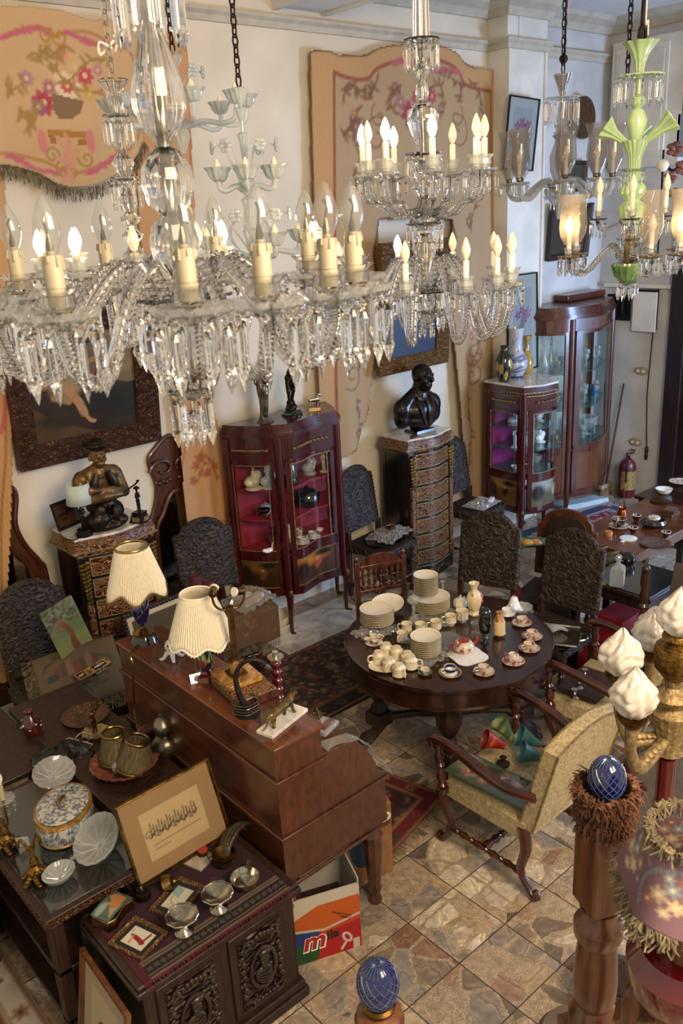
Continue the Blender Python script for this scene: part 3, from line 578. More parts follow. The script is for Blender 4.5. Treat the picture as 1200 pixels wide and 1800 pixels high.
# ---- rugs
def rug(name, lab, cx, cy_, w, l, rz, field, border, cols, seed=1, th=.012, fr=True):
    t = thing(name, lab, 'rug', (cx, cy_, 0), rz)
    C = Cv(-w/2, w/2, -l/2, l/2, .011, field, .1, seed); r = C.r; b = min(w, l)*.17
    for x0, x1, y0, y1 in ((-w/2, w/2, -l/2, -l/2+b), (-w/2, w/2, l/2-b, l/2), (-w/2, -w/2+b, -l/2, l/2), (w/2-b, w/2, -l/2, l/2)): C.rect(x0, y0, x1, y1, border)
    for i in range(int(w*l*190)):
        x, y = r.uniform(-w/2+b, w/2-b), r.uniform(-l/2+b, l/2-b)
        for sx in (-1, 1): C.blob(x*sx, y, r.uniform(.01, .03), r.uniform(.008, .016), cols[i % len(cols)], r.uniform(0, 3), a=.8)
    for i in range(int((w+l)*9)):
        k = (i+.5)/int((w+l)*9)*(2*(w+l)); x, y = (-w/2+k, -l/2+b/2) if k < w else ((w/2-b/2, -l/2+k-w) if k < w+l else ((w/2-(k-w-l), l/2-b/2) if k < 2*w+l else (-w/2+b/2, l/2-(k-2*w-l))))
        C.flower(x, y, b*.3, cols[i % len(cols)], field, 6)
    for q in (0.012, b*.12, b*.88, b): C.line([(-w/2+q, -l/2+q), (w/2-q, -l/2+q), (w/2-q, l/2-q), (-w/2+q, l/2-q), (-w/2+q, -l/2+q)], .012, cols[0])
    C.mottle(.1, 50)
    o = obj('pile', C.mesh('pile', lambda u, v: (u, v, th+.003*np.sin(u*7+v*3)), M['vcrug']), M['vcrug'], t); solid(o, th, -1)
    if fr:
        g = G()
        for s in (-1, 1):
            for i in range(int(w/.012)): x = -w/2+(i+.5)*.012; g.tube([(x, s*l/2, th*.7), (x+rng.uniform(-.01, .01), s*(l/2+rng.uniform(.03, .06)), .003)], .0025, 3, sm=False)
        tag(obj('fringe', g, M['fringe'], t), kind='stuff')
    return t
rug('persian_rug', 'dark brown patterned rug on the floor between the desk and the round table', 3.35, 4.53, 1.05, 2.1, PI/2, '33251e', '2a211d', ['77543c', '5c3228', '84705a', '403c3c'], 3)
rug('persian_rug', 'small red floral rug beside the cardboard boxes', 2.68, 3.12, .8, .66, D2(12), '3a1a1c', '5c1a20', ['7d5c3c', '33403a', '8a3030', '22222c'], 5)
rug('persian_rug', 'blue and red rug in the daylight before the glazed cabinets', 7.45, 4.62, 1.1, 1.5, D2(82), '7c2434', '39435e', ['b6b2ac', '7c2434', '2c3450', 'a49a8c'], 8)
rug('plain_rug', 'pale fringed rug under the standing lamp with flame globes', 4.05, 1.75, 1.1, 1.15, D2(-5), '5b4d3e', '5b4d3e', ['5d5040', '57493a'], 4)
rug('fringed_rug', 'rust brown rug with white fringe at the bottom left corner', .35, 3.4, .85, 1.7, 0, '4d2a14', '9c9488', ['6a4a2c', 'b0a898'], 9)
g = G()
for i in range(4): g.box(-.3, -.05+i*.075, .0, .3, .0+i*.075, .012+.016*(3-i))
obj_ = thing('stacked_slats', 'pale blue slats stacked on the floor under the tall glazed cabinet', 'slats', (8.03, 5.2, 0), D2(-20)); obj('slat', g, mat('bluewhite', '9fb4bc', 'b5c6ca', .5), obj_, smooth=False, bev=.004)
g = G(); g.box(3.55, 4.9, .0, 4.5, 5.4, .02); tag(obj('marble_slab', g, M['marble'], smooth=False), 'grey stone slab lying on the floor beneath the curved red vitrine', 'slab')
# ================================================================ furniture
def spine(pts, k=6): return sweep(pts, k)
def serp(w, d, n=14, amp=.03, sh=1): # serpentine front from left to right at y=-d/2
    return [(-w/2+w*i/n, -d/2+amp*cos(2*PI*i/n)*sh-amp*.2) for i in range(n+1)]
def follow(pts):
    P = np.array(pts); L = np.concatenate([[0], np.cumsum(np.hypot(*np.diff(P, axis=0).T))])
    return L[-1], (lambda u: (np.interp(u, L, P[:, 0]), np.interp(u, L, P[:, 1])))
def offs(pts, w):
    n = len(pts); o = []
    for i, p in enumerate(pts):
        a, b = Vector(pts[max(i-1, 0)]), Vector(pts[min(i+1, n-1)]); d = (b-a).normalized(); o.append((p[0]+d.y*w, p[1]-d.x*w))
    return o
def mount(g, x, y, z0, z1, w, ny=-1):   # gilt leaf cluster on a corner
    n = int((z1-z0)/.028)
    for i in range(n):
        z = z1-(i+.5)*(z1-z0)/n; s = w*(1-.45*i/n)
        for k in (-1, 1): g.sph((x+k*s*.32, y, z+.004*k), (s*.42, .012, .017), 6, 4)
        g.sph((x, y-.006, z), (s*.3, .012, .013), 6, 4)
def chest(lab, loc, rz, grp):
    t = thing('tall_chest', lab, 'chest of drawers', loc, rz, grp); w, d, h = .56, .36, 1.36
    fr_ = serp(w, d); plan = fr_+[(w/2, d/2), (-w/2, d/2)]
    g = G(); g.prism(plan, .1, h-.13); p2 = offs(serp(w+.02, d), .006)+[(w/2+.01, d/2), (-w/2-.01, d/2)]; g.prism(p2, 0, .12, sc=1); obj('body', g, M['ebony'], t, ang=25, bev=.003)
    top = offs(serp(w+.05, d+.01), .01)+[(w/2+.03, d/2), (-w/2-.03, d/2)]
    g = G(); g.prism(plan, h-.13, h-.1, sc=1.1); g.prism([(x*1.1, y*1.1) for x, y in plan], h-.1, h-.085); g.prism([(x*1.1, y*1.1) for x, y in plan], h-.085, h-.03, sc=.93); g.prism([(x*1.03, y*1.03) for x, y in plan], h-.03, h-.018); obj('cornice', g, M['boulle'], t, ang=25)
    g = G(); g.prism([(x*1.01, y*1.01) for x, y in plan], h-.018, h); obj('marble_top', g, M['marble'], t, bev=.003, ang=25)
    for zz_ in (h-.1, .125): g = G(); g.band(offs([(x*1.1 if zz_ > 1 else x*1.03, y*1.1 if zz_ > 1 else y*1.03) for x, y in [(-w/2, d/2)]+fr_+[(w/2, d/2)]], 0), .004, .01, zz_, zz_+.012); obj('gilt_band', g, M['giltdull'], t, ang=25)
    for s in (-1, 1):
        for a, b in ((.9, 1.2), (.14, .26)): g = G(); mount(g, s*(w/2-.03), -d/2-.004, a, b, .055); obj('gilt_mount', g, M['ormolu'], t)
    g = G()
    for k in range(-4, 5): g.sph((k*.02, -d/2-.045+abs(k)*.002, .055+abs(k)*.008), (.014, .01, .016), 6, 4)
    obj('gilt_mount', g, M['ormolu'], t)
    for s in (-1, 1): g = G(); g.box(s*(w/2-.03)-.02, -d/2-.006, .14, s*(w/2-.03)+.02, -d/2+.03, .9); obj('corner_inlay', g, M['boulle'], t, smooth=False)
    L0 = [p for p in serp(w, d, 30) if abs(p[0]) < w/2-.065]
    dz = (h-.13-.15)/7
    for i in range(7):
        z0 = .145+i*dz; g = G(); g.band(offs(L0, .008), 0, .02, z0+.018, z0+dz-.016); dr = obj('drawer', g, M['boulle'], t, ang=25)
        g = G()
        for a, b in ((z0+.012, z0+.02), (z0+dz-.02, z0+dz-.012)): g.band(offs(L0, .012), 0, .02, a, b)
        for e in (L0[0], L0[-1]): g.box(e[0]-.004, e[1]-.012, z0+.012, e[0]+.004, e[1]+.01, z0+dz-.012)
        obj('border', g, M['silver'] if 0 else M['giltdull'], dr, ang=25)
    g = G()
    for s in (-1,):
        x = s*(w/2+.002)
        for a, b, c_, e in ((-.15, .2, -.145, 1.2), (.135, .2, .14, 1.2)): g.box(x-.002, a, b, x+.001, c_, e)
        for a in (.2, 1.195): g.box(x-.002, -.15, a, x+.001, .14, a+.005)
    obj('side_inlay', g, M['brassdark'], t, smooth=False)
    return t
chest('tall black and red inlaid chest with marble top carrying the black bust', (5.5, 5.335, 0), 0, 'inlaid tall chests')
chest('tall black and red inlaid chest with white marble top carrying the bronze sailor bust', (2.36, 5.29, 0), 0, 'inlaid tall chests')
# ---- glazed display cabinets following a curved plan
def vitrine(lab, name, loc, secs, H, zb, zm, zt, mwood, mback, posts, shelves, panels, frieze_gilt=True, marble=False, toph=.1, legs=None, gltop=0.):
    t = thing(name, lab, 'display cabinet', loc)
    allp = []
    for s in secs: allp += s if not allp else s[1:]
    back = [allp[-1], allp[0]]
    g = G(); g.prism(allp, zb, zb+.06); obj('base_board', g, mwood, t, ang=25); g = G(); g.prism(allp, zm-.02, zm); obj('cabinet_floor', g, mwood, t, ang=25); g = G(); g.prism(allp, zt, H-toph); obj('frieze', g, mwood, t, ang=25)
    g = G(); x0, x1, yb = allp[0][0], allp[-1][0], max(allp[0][1], allp[-1][1]); g.box(x0, yb-.02, zb, x1, yb, zt); obj('back_panel', g, mback, t, smooth=False)
    g = G()
    for (x, y) in posts: g = G(); g.tube([(x, y, zb-.01), (x, y, H-toph)], .034, 10, sm=False); obj('post', g, mwood, t, ang=50)
    for i, s in enumerate(secs):
        s = spine(s, 5) if len(s) > 2 else s
        L, F = follow(s); a, b = .045, L-.045; sub = [tuple(float(q) for q in F(a+(b-a)*k/14)) for k in range(15)]
        dn = 'door' if i == 1 else 'side_panel'
        g = G()
        for z0, z1 in ((zm, zm+.035), (zt-.03, zt), (zb+.03, zb+.075), (zm-.05, zm)): g.band(sub, .006, .028, z0, z1)
        for q in (sub[:2], sub[-2:]): g.band(q, .006, .028, zb+.03, zt)
        fo = obj(dn, g, mwood, t, ang=30)
        if frieze_gilt:
            g = G()
            for z in (zm+.036, zt-.034): g.band(sub[1:-1], .01, .008, z, z+.006)
            for q in (sub[1:3], sub[-3:-1]): g.band([q[0], ((q[0][0]*5+q[1][0])/6, (q[0][1]*5+q[1][1])/6)], .01, .008, zm+.04, zt-.034)
            for z in (zb+.076, zm-.056): g.band(sub[1:-1], .01, .008, z, z+.006)
            for k in range(2, 13):
                x, y = sub[k]; nx, ny = offs(sub, .01)[k]; g.sph((nx, ny, (zt+H-toph)/2), (.018, .018, .011), 6, 4)
            obj('gilt_moulding', g, M['giltdull'], fo, ang=30)
        g = G(); g.grid(lambda u, v: (float(F(a+(b-a)*u)[0]), float(F(a+(b-a)*u)[1]), zm+.03+(zt-zm-.05)*v), 12, 1); obj('glass', g, M['pane'], fo)
        if panels and panels[i]:
            C = panels[i](b-a, zm-zb-.12); obj('painted_panel', C.mesh('painted_panel', lambda u, v: (*F(u+(a+b)/2), v+(zm+zb)/2+.02), M['vcpaint']), M['vcpaint'], fo)
    for z in shelves:
        g = G(); g.prism(offs(allp, -.03), z, z+.012); obj('shelf', g, M['redshelf'] if mback is M['velvet'] else (M['shelfglass']), t, ang=25)
    g = G(); cxx = sum(p[0] for p in allp)/len(allp)
    def rs(q): return [(x*1, y) for x, y in offs(allp, q)]
    if not marble:
        g.prism(rs(.012), H-toph, H-toph+.018); g.prism(rs(.035), H-toph+.018, H-toph+.03); 
        for k in range(6): u = k/6; g.prism(rs(.03-.05*u**.6), H-toph+.03+(toph-.03)*u, H-toph+.03+(toph-.03)*(u+1/6))
        obj('cornice', g, mwood, t, ang=35)
    else:
        g.prism(rs(.012), H-toph, H-toph+.03); g.prism(rs(.02), H-toph+.03, H-.02); obj('cornice', g, mwood, t, ang=35)
        g = G(); g.prism(rs(.022), H-.02, H); obj('marble_top', g, M['marble'], t, ang=35, bev=.003)
        g = G(); g.band(allp[1:-1], .022, .008, H-toph-.02, H-toph-.012); g.band(allp[1:-1], .022, .008, H-toph+.012, H-toph+.02)
        LL, FF = follow(offs(allp, .02))
        for k in range(int(LL/.035)): x, y = FF((k+.5)*.035); g.tube([(x-.013, y, H-toph), (x, y, H-toph+.012), (x+.013, y, H-toph), (x, y, H-toph-.012)], .003, 4, sm=False, closed=True)
        obj('gilt_gallery', g, M['giltdull'], t, ang=30)
    for (x, y, s) in legs:
        g = G(); g.tube([(x, y, zb+.06), (x+s*.02, y-.012, zb-.03), (x+s*.012, y-.004, zb*.45), (x+s*.012, y-.01, .015), (x+s*.03, y-.03, .0)], [.034, .032, .02, .014, .018], 8); l = obj('leg', g, mwood, t)
        if frieze_gilt: g = G(); g.sph((x+s*.02, y-.03, zb+.01), (.022, .02, .045), 8, 6); g.sph((x+s*.03, y-.03, .015), (.024, .026, .016), 8, 5); obj('gilt_mount', g, M['ormolu'], l)
    return t
M['velvet'] = mat('velvet', '7c1420', '96202c', .8, scale=12); M['magenta'] = mat('magenta', '7c0c4c', '940e5c', .7, scale=12); M['redshelf'] = mat('redshelf', '9c2030', '8a1c2a', .6); M['shelfglass'] = thinm('shelfglass', 'c4dcd8', 1.5, alpha=.1, body='86b0ac')
def ppan(seed, sky, gnd, fig):
    def f(w, h):
        C = Cv(-w/2, w/2, -h/2, h/2, .008, gnd, .2, seed); C.blob(-w*.1, h*.3, w*.4, h*.25, sky, 0, .9); C.mottle(.25, 9)
        C.blob(-w*.32, 0, w*.12, h*.3, '22190e', .2, .6); C.blob(w*.05, -h*.08, w*.06, h*.16, fig, .2, .4); C.blob(w*.12, -h*.0, w*.05, h*.12, fig, -.3, .4); C.blob(w*.07, h*.12, w*.03, None, 'b08a64'); C.blob(w*.2, h*.3, w*.2, h*.12, '1c1a10', 0, .9); return C
    return f
tree = ppan(3, '8a6a38', '5a3c1c', '2a1c10')
VP = [[(-.57, .11), (-.5, -.04), (-.41, -.16), (-.30, -.24)], [(-.30, -.24), (-.2, -.3), (-.08, -.27), (.03, -.23), (.14, -.24), (.29, -.25)][0:6], [(.29, -.25), (.38, -.15), (.44, -.04), (.5, .11)]]
V1 = vitrine('tall curved red lacquer display cabinet with painted lower panels, statuettes on its top', 'display_cabinet', (4.1, 5.41, 0), VP, 1.78, .36, .72, 1.5, M['redwood'], M['velvet'],
  [(-.3, -.235), (.29, -.24), (-.56, .09), (.49, .09)], [.74, 1.0, 1.25], [ppan(2, '6a4a22', '33200e', '5c4020'), ppan(5, 'b0742c', '3f2a20', 'a04422'), None], legs=[(-.3, -.23, 0), (.29, -.235, 1), (-.55, .09, -1), (.47, .09, 1)])
VS = [[(-.34, .22), (-.36, .0), (-.36, -.26)], [(-.36, -.26), (-.2, -.35), (0, -.36), (.14, -.26), (.2, -.1)], [(.2, -.1), (.23, .22)]]
V2 = vitrine('small marble topped red display cabinet lined in magenta, three vases on top', 'display_cabinet', (6.9, 5.19, 0), VS, 1.65, .36, .74, 1.4, M['redwood'], M['magenta'],
  [(-.36, -.25), (.19, -.1), (-.33, .2), (.22, .2)], [.76, .98, 1.2], [tree, ppan(8, '8a8c84', '5c5a44', 'a09a88'), None], marble=True, toph=.09, legs=[(-.35, -.24, -1), (.18, -.11, 1), (-.32, .19, -1), (.2, .19, 1)])
def burlp(w, h): C = Cv(-w/2, w/2, -h/2, h/2, .012, '5c3620', .2, 12); C.mottle(.2, 16); return C
VT = [[(-.68, .2), (-.63, -.1), (-.52, -.22), (-.42, -.27)], [(-.42, -.27), (-.1, -.36), (.25, -.26), (.55, -.12)], [(.55, -.12), (.6, .2)]]
V3 = vitrine('tall bow-fronted mahogany cabinet full of crystal glassware by the fire extinguisher', 'display_cabinet', (7.95, 5.36, 0), VT, 2.26, .24, .78, 2.02, M['walnut'], mat('palewall', 'a9a593', 'b7b3a2', .8),
  [(-.42, -.26), (.55, -.11), (-.66, .18), (.58, .18)], [.8, 1.2, 1.58], [burlp, burlp, None], frieze_gilt=False, toph=.12, legs=[(-.4, -.24, 0), (.5, -.1, 0), (-.6, .1, 0), (.52, .15, 0)])
g = G(); g.box(-.1, .02, 2.26, .6, .2, 2.33); obj('crest_rail', g, M['walnut'], V3, bev=.01); g = G()
for k in range(-4, 5): g.sph((.1+k*.03, -.33+abs(k)*.004, 2.2-abs(k)*.006), (.02, .012, .02), 6, 4)
obj('carved_crest', g, M['oakdark'], V3)
# ---- leather chairs
def turned(L, r, n=3): # baluster profile of length L
    p = [(r*.9, 0), (r, .02*L), (r, .1*L)]
    for k in range(n):
        z = .1*L+(.8*L)*k/n; q = .8*L/n; p += [(r*.55, z+.04*q), (r*.95, z+.16*q), (r*.6, z+.28*q), (r*1.0, z+.6*q), (r*.62, z+.9*q)]
    return p+[(r, .92*L), (r*.9, L)]
def hturn(g, p0, p1, r, n=3):
    p0, p1 = Vector(p0), Vector(p1); L = (p1-p0).length; q = (p1-p0).to_track_quat('Z', 'Y').to_matrix().to_4x4(); q.translation = p0; g.lathe(turned(L, r, n), 10, M=q)
M['chairwood'] = mat('chairwood', '21120c', '3f2418', .35, scale=9, coat=.3)
def leather_chair(lab, loc, rz, grp='tooled leather chairs'):
    t = thing('leather_chair', lab, 'chair', loc, rz, grp); w, d = .48, .44
    g = G(); g.grid(lambda u, v: (-w/2+w*u, -d/2+d*v, .5+.025*sin(PI*u)*sin(PI*v)), 10, 10); g.box(-w/2, -d/2, .44, w/2, d/2, .5); obj('seat', g, M['leather'], t)
    def top(u): return 1.05+.1*max(0, 1-((u-.5)/.38)**2)**.6
    g = G(); nu, nv = 20, 12
    for s, yy in ((0, -.018), (1, .018)): g.grid(lambda u, v: (-.22+.44*(u if s == 0 else 1-u), d/2-.02+yy+.07*v, .6+(top(u if s == 0 else 1-u)-.6)*v), nu, nv)
    rim = [(-.22+.44*i/nu, d/2+.05, top(i/nu)) for i in range(nu+1)]; g.tube([(-.22, d/2-.02, .6)]+rim+[(.22, d/2-.02, .6)], .017, 6, sm=False); obj('backrest', g, M['leather'], t, ang=60)
    g = G()
    for i in range(nu+1): p = rim[i]; g.sph((p[0]*.95, p[1]-.024, p[2]-.02), .006, 5, 3)
    for s in (-1, 1):
        for k in range(12): z = .62+k*.036; g.sph((s*.208, d/2-.045+(z-.6)*.13, z), .006, 5, 3)
    obj('nailheads', g, M['brassdark'], t)
    for sx in (-1, 1):
        g = G(); g.lathe(turned(.44, .027), 12, c=(sx*(w/2-.03), -d/2+.03, 0)); obj('leg', g, M['chairwood'], t)
        g = G(); g.box(sx*(w/2-.03)-.02, d/2-.05, 0, sx*(w/2-.03)+.02, d/2-.01, .62); obj('leg', g, M['chairwood'], t, bev=.004)
    for a, b in (((-w/2+.03, -d/2+.03, .16), (w/2-.03, -d/2+.03, .16)), ((-w/2+.03, -d/2+.03, .11), (-w/2+.03, d/2-.03, .11)), ((w/2-.03, -d/2+.03, .11), (w/2-.03, d/2-.03, .11))): g = G(); hturn(g, a, b, .018, 4); obj('stretcher', g, M['chairwood'], t)
    return t
LC = leather_chair('dark tooled leather chair behind the round table, nearest the tall cream vase', (4.42, 3.72, 0), D2(-72))
for lab, loc, rz in [('dark tooled leather chair right of the round table, nearest the milk glass shade', (4.5, 3.13, 0), D2(-88)), ('dark tooled leather chair with silver trays on it, right of the curved red cabinet', (4.88, 5.22, 0), D2(8)), ('dark tooled leather chair against the hanging curtain, plastic wrapped parcel on its seat', (3.1, 5.1, 0), D2(-14)), ('dark tooled leather chair at the left wall with painted board and cushion on it', (1.72, 4.96, 0), D2(-6)), ('dark leather chair right of the black chest, with glass plates on its seat', (6.13, 5.22, 0), D2(4))]: dup(LC, loc, rz, lab)
# ---- spindle back chair and arched panel chair
t = thing('spindle_chair', 'small wooden chair with arched crest and turned spindles, behind the left plate stacks', 'chair', (3.82, 4.0, 0), D2(-22))
g = G(); g.box(-.19, -.2, .42, .19, .2, .46); obj('seat', g, M['chairwood'], t, bev=.01)
for sx in (-1, 1):
    g = G(); g.box(sx*.18-.018, .17, 0, sx*.18+.018, .205, .93); g.sph((sx*.18, .188, .95), (.02, .018, .028), 8, 6); obj('leg', g, M['walnut'], t, bev=.004); g = G(); g.tube([(sx*.17, -.18, .42), (sx*.18, -.2, .2), (sx*.2, -.24, 0)], [.022, .017, .015], 8); obj('leg', g, M['walnut'], t)
for z0, z1, n in ((.87, .9, 'rail'), (.68, .71, 'rail'), (.6, .62, 'rail')): g = G(); g.box(-.17, .175, z0, .17, .2, z1); obj(n, g, M['walnut'], t, bev=.004)
g = G(); g.prism([(-.15, 0), (.15, 0)]+[(.15*cos(a), .075*sin(a)) for a in [PI*i/12 for i in range(1, 12)]], -.012, .012, M=T((0, .188, .9)) @ Rx(PI/2)); obj('crest', g, M['walnut'], t)
for k in range(7): g = G(); g.lathe(turned(.16, .015, 2), 8, c=(-.135+k*.045, .188, .71)); obj('spindle', g, M['walnut'], t)
t = thing('panel_back_chair', 'wooden chair with arched panelled back behind the table, green leaf dish in front of it', 'chair', (5.02, 3.5, 0), D2(-78))
g = G(); ar = [(-.24, 0), (.24, 0), (.24, .4), (.2, .42)]+[(.2*cos(a), .42+.13*sin(a)) for a in [PI*i/12 for i in range(1, 12)]]+[(-.2, .42), (-.24, .4)]
g.prism(ar, -.018, .018, M=T((0, .23, .52)) @ Rx(D2(84))); obj('backrest', g, M['walnut'], t, bev=.006)
g = G(); g.prism([(x*.8, .05+y*.82) for x, y in ar], .016, .024, M=T((0, .23, .52)) @ Rx(D2(84))); obj('back_panel', g, M['oakdark'], t, bev=.004)
g = G(); g.box(-.24, -.22, .42, .24, .24, .48); obj('seat', g, M['leather'], t, bev=.012)
for sx in (-1, 1):
    for sy in (-1, 1): g = G(); g.lathe(turned(.42, .025), 10, c=(sx*.21, sy*.2, 0)); obj('leg', g, M['walnut'], t)
# ---- round dining table
TC = (3.58, 3.25); TR = .64
t = thing('dining_table', 'round dark wooden pedestal dining table laid with tea and dinner china', 'table', (TC[0], TC[1], 0))
g = G(); g.lathe([(0, .72), (TR-.03, .72), (TR, .728), (TR+.005, .74), (TR, .757), (TR-.015, .76), (0, .76)], 96); obj('tabletop', g, M['tablewood'], t)
g = G(); g.lathe([(TR-.04, .62), (TR-.02, .62), (TR-.02, .72), (TR-.04, .72)], 96, cap=False); g.lathe([(TR-.045, .612), (TR-.008, .612), (TR-.008, .622), (TR-.045, .622)], 96, cap=False); obj('apron', g, M['tablewood'], t)
for k, (dx, dy) in enumerate([(-.35, .28), (-.34, -.31), (.34, .28), (.34, -.31)]):
    g = G(); g.lathe([(.04, .26), (.055, .27), (.05, .3), (.035, .32), (.03, .34), (.05, .37), (.075, .43), (.08, .5), (.07, .56), (.045, .58), (.06, .6), (.06, .63)], 24, c=(dx, dy, 0), flute=.03, nf=12); lg = obj('leg', g, M['oakdark'], t)
    g = G(); g.box(dx-.065, dy-.065, .17, dx+.065, dy+.065, .26); obj('block', g, M['oakdark'], lg, bev=.008)
    g = G(); a = math.atan2(dy, dx)
    for q in (-.5, -.17, .17, .5): g.tube([(dx-.02*cos(a), dy-.02*sin(a), .17), (dx+.05*cos(a+q), dy+.05*sin(a+q), .09), (dx+.11*cos(a+q), dy+.11*sin(a+q), .05), (dx+.135*cos(a+q), dy+.135*sin(a+q), .008)], [.035, .026, .022, .016], 8)
    obj('paw_foot', g, M['oakdark'], lg)
    g = G(); g.tube([(dx, dy, .21), (dx*.5, dy*.5, .225), (0, 0, .215)], [.03, .024, .03], 8); obj('stretcher', g, M['oakdark'], t)
g = G(); g.lathe([(.035, .02), (.05, .04), (.03, .06), (.04, .12), (.045, .2), (.04, .25)], 14); obj('finial', g, M['oakdark'], t)
# ---- upholstered armchairs
M['creamfab'] = mat('creamfab', '9c8a66', 'bfae86', .85, scale=26, bump=.35, bscale=90, kind='swirl', lo=.4, hi=.6)
M['armwood'] = mat('armwood', '2a110b', '4c2215', .22, scale=7, coat=.5)
def armchair(lab, loc, rz):
    t = thing('armchair', lab, 'armchair', loc, rz, 'cream armchairs with scrolled wooden arms')
    g = G(); w, d = .58, .54
    g.grid(lambda u, v: (-w/2+w*u, -d/2+d*v, .43+.04*(sin(PI*u)*sin(PI*v))**.5), 12, 12); g.box(-w/2, -d/2, .33, w/2, d/2, .43); obj('seat', g, M['creamfab'], t)
    g = G(); 
    def bx(u, v, s): 
        zz = .4+.5*v+.05*sin(PI*u)*v; yy = d/2+.0+.13*v; return (-w/2*.98+w*.98*u, yy+s, zz)
    nu, nv = 14, 10
    g.grid(lambda u, v: bx(u, v, -.035-.02*sin(PI*u)*sin(PI*v)), nu, nv); g.grid(lambda u, v: bx(1-u, v, .04), nu, nv)
    rim = [(0, j/nv) for j in range(nv+1)]+[(i/nu, 1) for i in range(1, nu+1)]+[(1, 1-j/nv) for j in range(1, nv+1)]
    vs = [bx(u, v, s) for s in (-.035, .0, .04) for u, v in rim]; k = len(rim); g.add(vs, [(a*k+i, a*k+i+1, (a+1)*k+i+1, (a+1)*k+i) for a in (0, 1) for i in range(k-1)])
    bo = obj('backrest', g, M['creamfab'], t, ang=60)
    g = G()
    for s in (-.04, .042): g.tube([bx(u, v, s) for u, v in rim], .006, 6, sm=False)
    obj('piping', g, M['giltdull'], bo)
    for sx in (-1, 1):
        x = sx*(w/2+.005)
        g = G(); g.tube([(x, d/2+.06, .62), (x+sx*.015, d/2-.1, .6), (x+sx*.03, 0, .645), (x+sx*.03, -d/2+.1, .68), (x+sx*.03, -d/2-.01, .68), (x+sx*.03, -d/2-.04, .65)], [.022, .026, .03, .026, .028, .03], 10); g.sph((x+sx*.03, -d/2-.03, .655), (.033, .03, .03), 10, 8); ar = obj('armrest', g, M['armwood'], t)
        g = G(); hturn(g, (x+sx*.02, -d/2+.03, .36), (x+sx*.025, -d/2+.0, .66), .03, 2); obj('arm_post', g, M['armwood'], ar)
        g = G(); g.tube([(x-sx*.02, -d/2+.03, .4), (x-sx*.01, -d/2+.0, .3), (x-sx*.02, -d/2+.05, .15), (x-sx*.02, -d/2+.0, .03), (x-sx*.02, -d/2-.035, .02), (x-sx*.02, -d/2-.03, .05)], [.03, .032, .022, .02, .024, .014], 8); obj('leg', g, M['armwood'], t)
        g = G(); g.tube([(x-sx*.02, d/2-.02, .4), (x-sx*.02, d/2+.0, .28), (x-sx*.02, d/2-.03, .13), (x-sx*.02, d/2+.04, .03), (x-sx*.02, d/2+.07, .03), (x-sx*.02, d/2+.06, .06)], [.03, .03, .022, .02, .024, .014], 8); obj('leg', g, M['armwood'], t)
        g = G(); hturn(g, (x-sx*.02, -d/2+.03, .12), (x-sx*.02, d/2-.02, .12), .021, 4); obj('stretcher', g, M['armwood'], t)
    g = G(); hturn(g, (-w/2+.02, 0, .12), (w/2-.02, 0, .12), .024, 4); obj('stretcher', g, M['armwood'], t)
    return t
A1 = armchair('cream upholstered armchair holding coloured shades and a flower print, nearest the stairs', (3.13, 2.36, 0), PI)
dup(A1, (4.2, 2.47, 0), PI+D2(8), 'cream armchair with brown book and glass candlesticks on it, behind the flame globes')
# ---- roll-top bureau seen from behind
BX, BY0, BY1 = 1.72, 2.53, 3.90
t = thing('roll_top_bureau', 'long reddish mahogany bureau seen from its back, lamps and the tiger figure on top', 'desk', (BX, BY0, 0)); L = BY1-BY0
g = G(); side = [(0, .5), (.62, .5), (.62, .78), (.58, .8), (.56, .86), (.5, .97), (.44, 1.04), (.25, 1.06), (.25, 1.2), (0, 1.2)]
g.prism([(x, z) for x, z in side], 0, L, M=Matrix(((1, 0, 0, 0), (0, 0, 1, 0), (0, 1, 0, 0), (0, 0, 0, 1)))); g.f = [f[::-1] for f in g.f]; obj('case', g, M['mahog'], t, bev=.004, ang=25)
g = G(); g.box(-.01, -.01, 1.195, .26, L+.01, 1.212); obj('top_board', g, M['mahogy'], t, bev=.004)
g = G()
for z in (.48, .74, 1.03): g.box(-.008, -.012, z, .63 if z < .9 else .27, -.0, z+.018); g.box(-.012, -.012, z, .0, L+.012, z+.018)
g.box(.62, -.01, .73, .64, L+.01, .76); obj('moulding', g, M['mahog'], t, bev=.003, ang=25)
for (x, y) in ((.05, .06), (.57, .06), (.05, L-.06), (.57, L-.06)): g = G(); g.lathe([(.035, 0), (.03, .03), (.022, .05), (.036, .08), (.03, .11), (.034, .13), (.048, .36), (.04, .39), (.05, .41), (.036, .44), (.05, .46), (.05, .5)][::1], 18, c=(x, y, 0), flute=.05, nf=9); obj('leg', g, M['mahog'], t)
g = G(); pf_ = [(.27, 1.068), (.43, 1.05), (.51, .98), (.57, .87), (.64, .79), (.645, .74)]; XX, ZZ = zip(*pf_)
g.grid(lambda u, v: (float(np.interp(u, np.linspace(0, 1, 6), XX))+.004*sin(40*v), -.015+.07*v+.01*sin(25*u), float(np.interp(u, np.linspace(0, 1, 6), ZZ))+.004+.006*abs(sin(30*v+18*u))), 30, 10)
tag(obj('plastic_cover', g, M['plastic'], None, (BX, BY0, 0)), 'crumpled clear plastic draped over the stepped right end of the mahogany bureau', 'plastic cover')
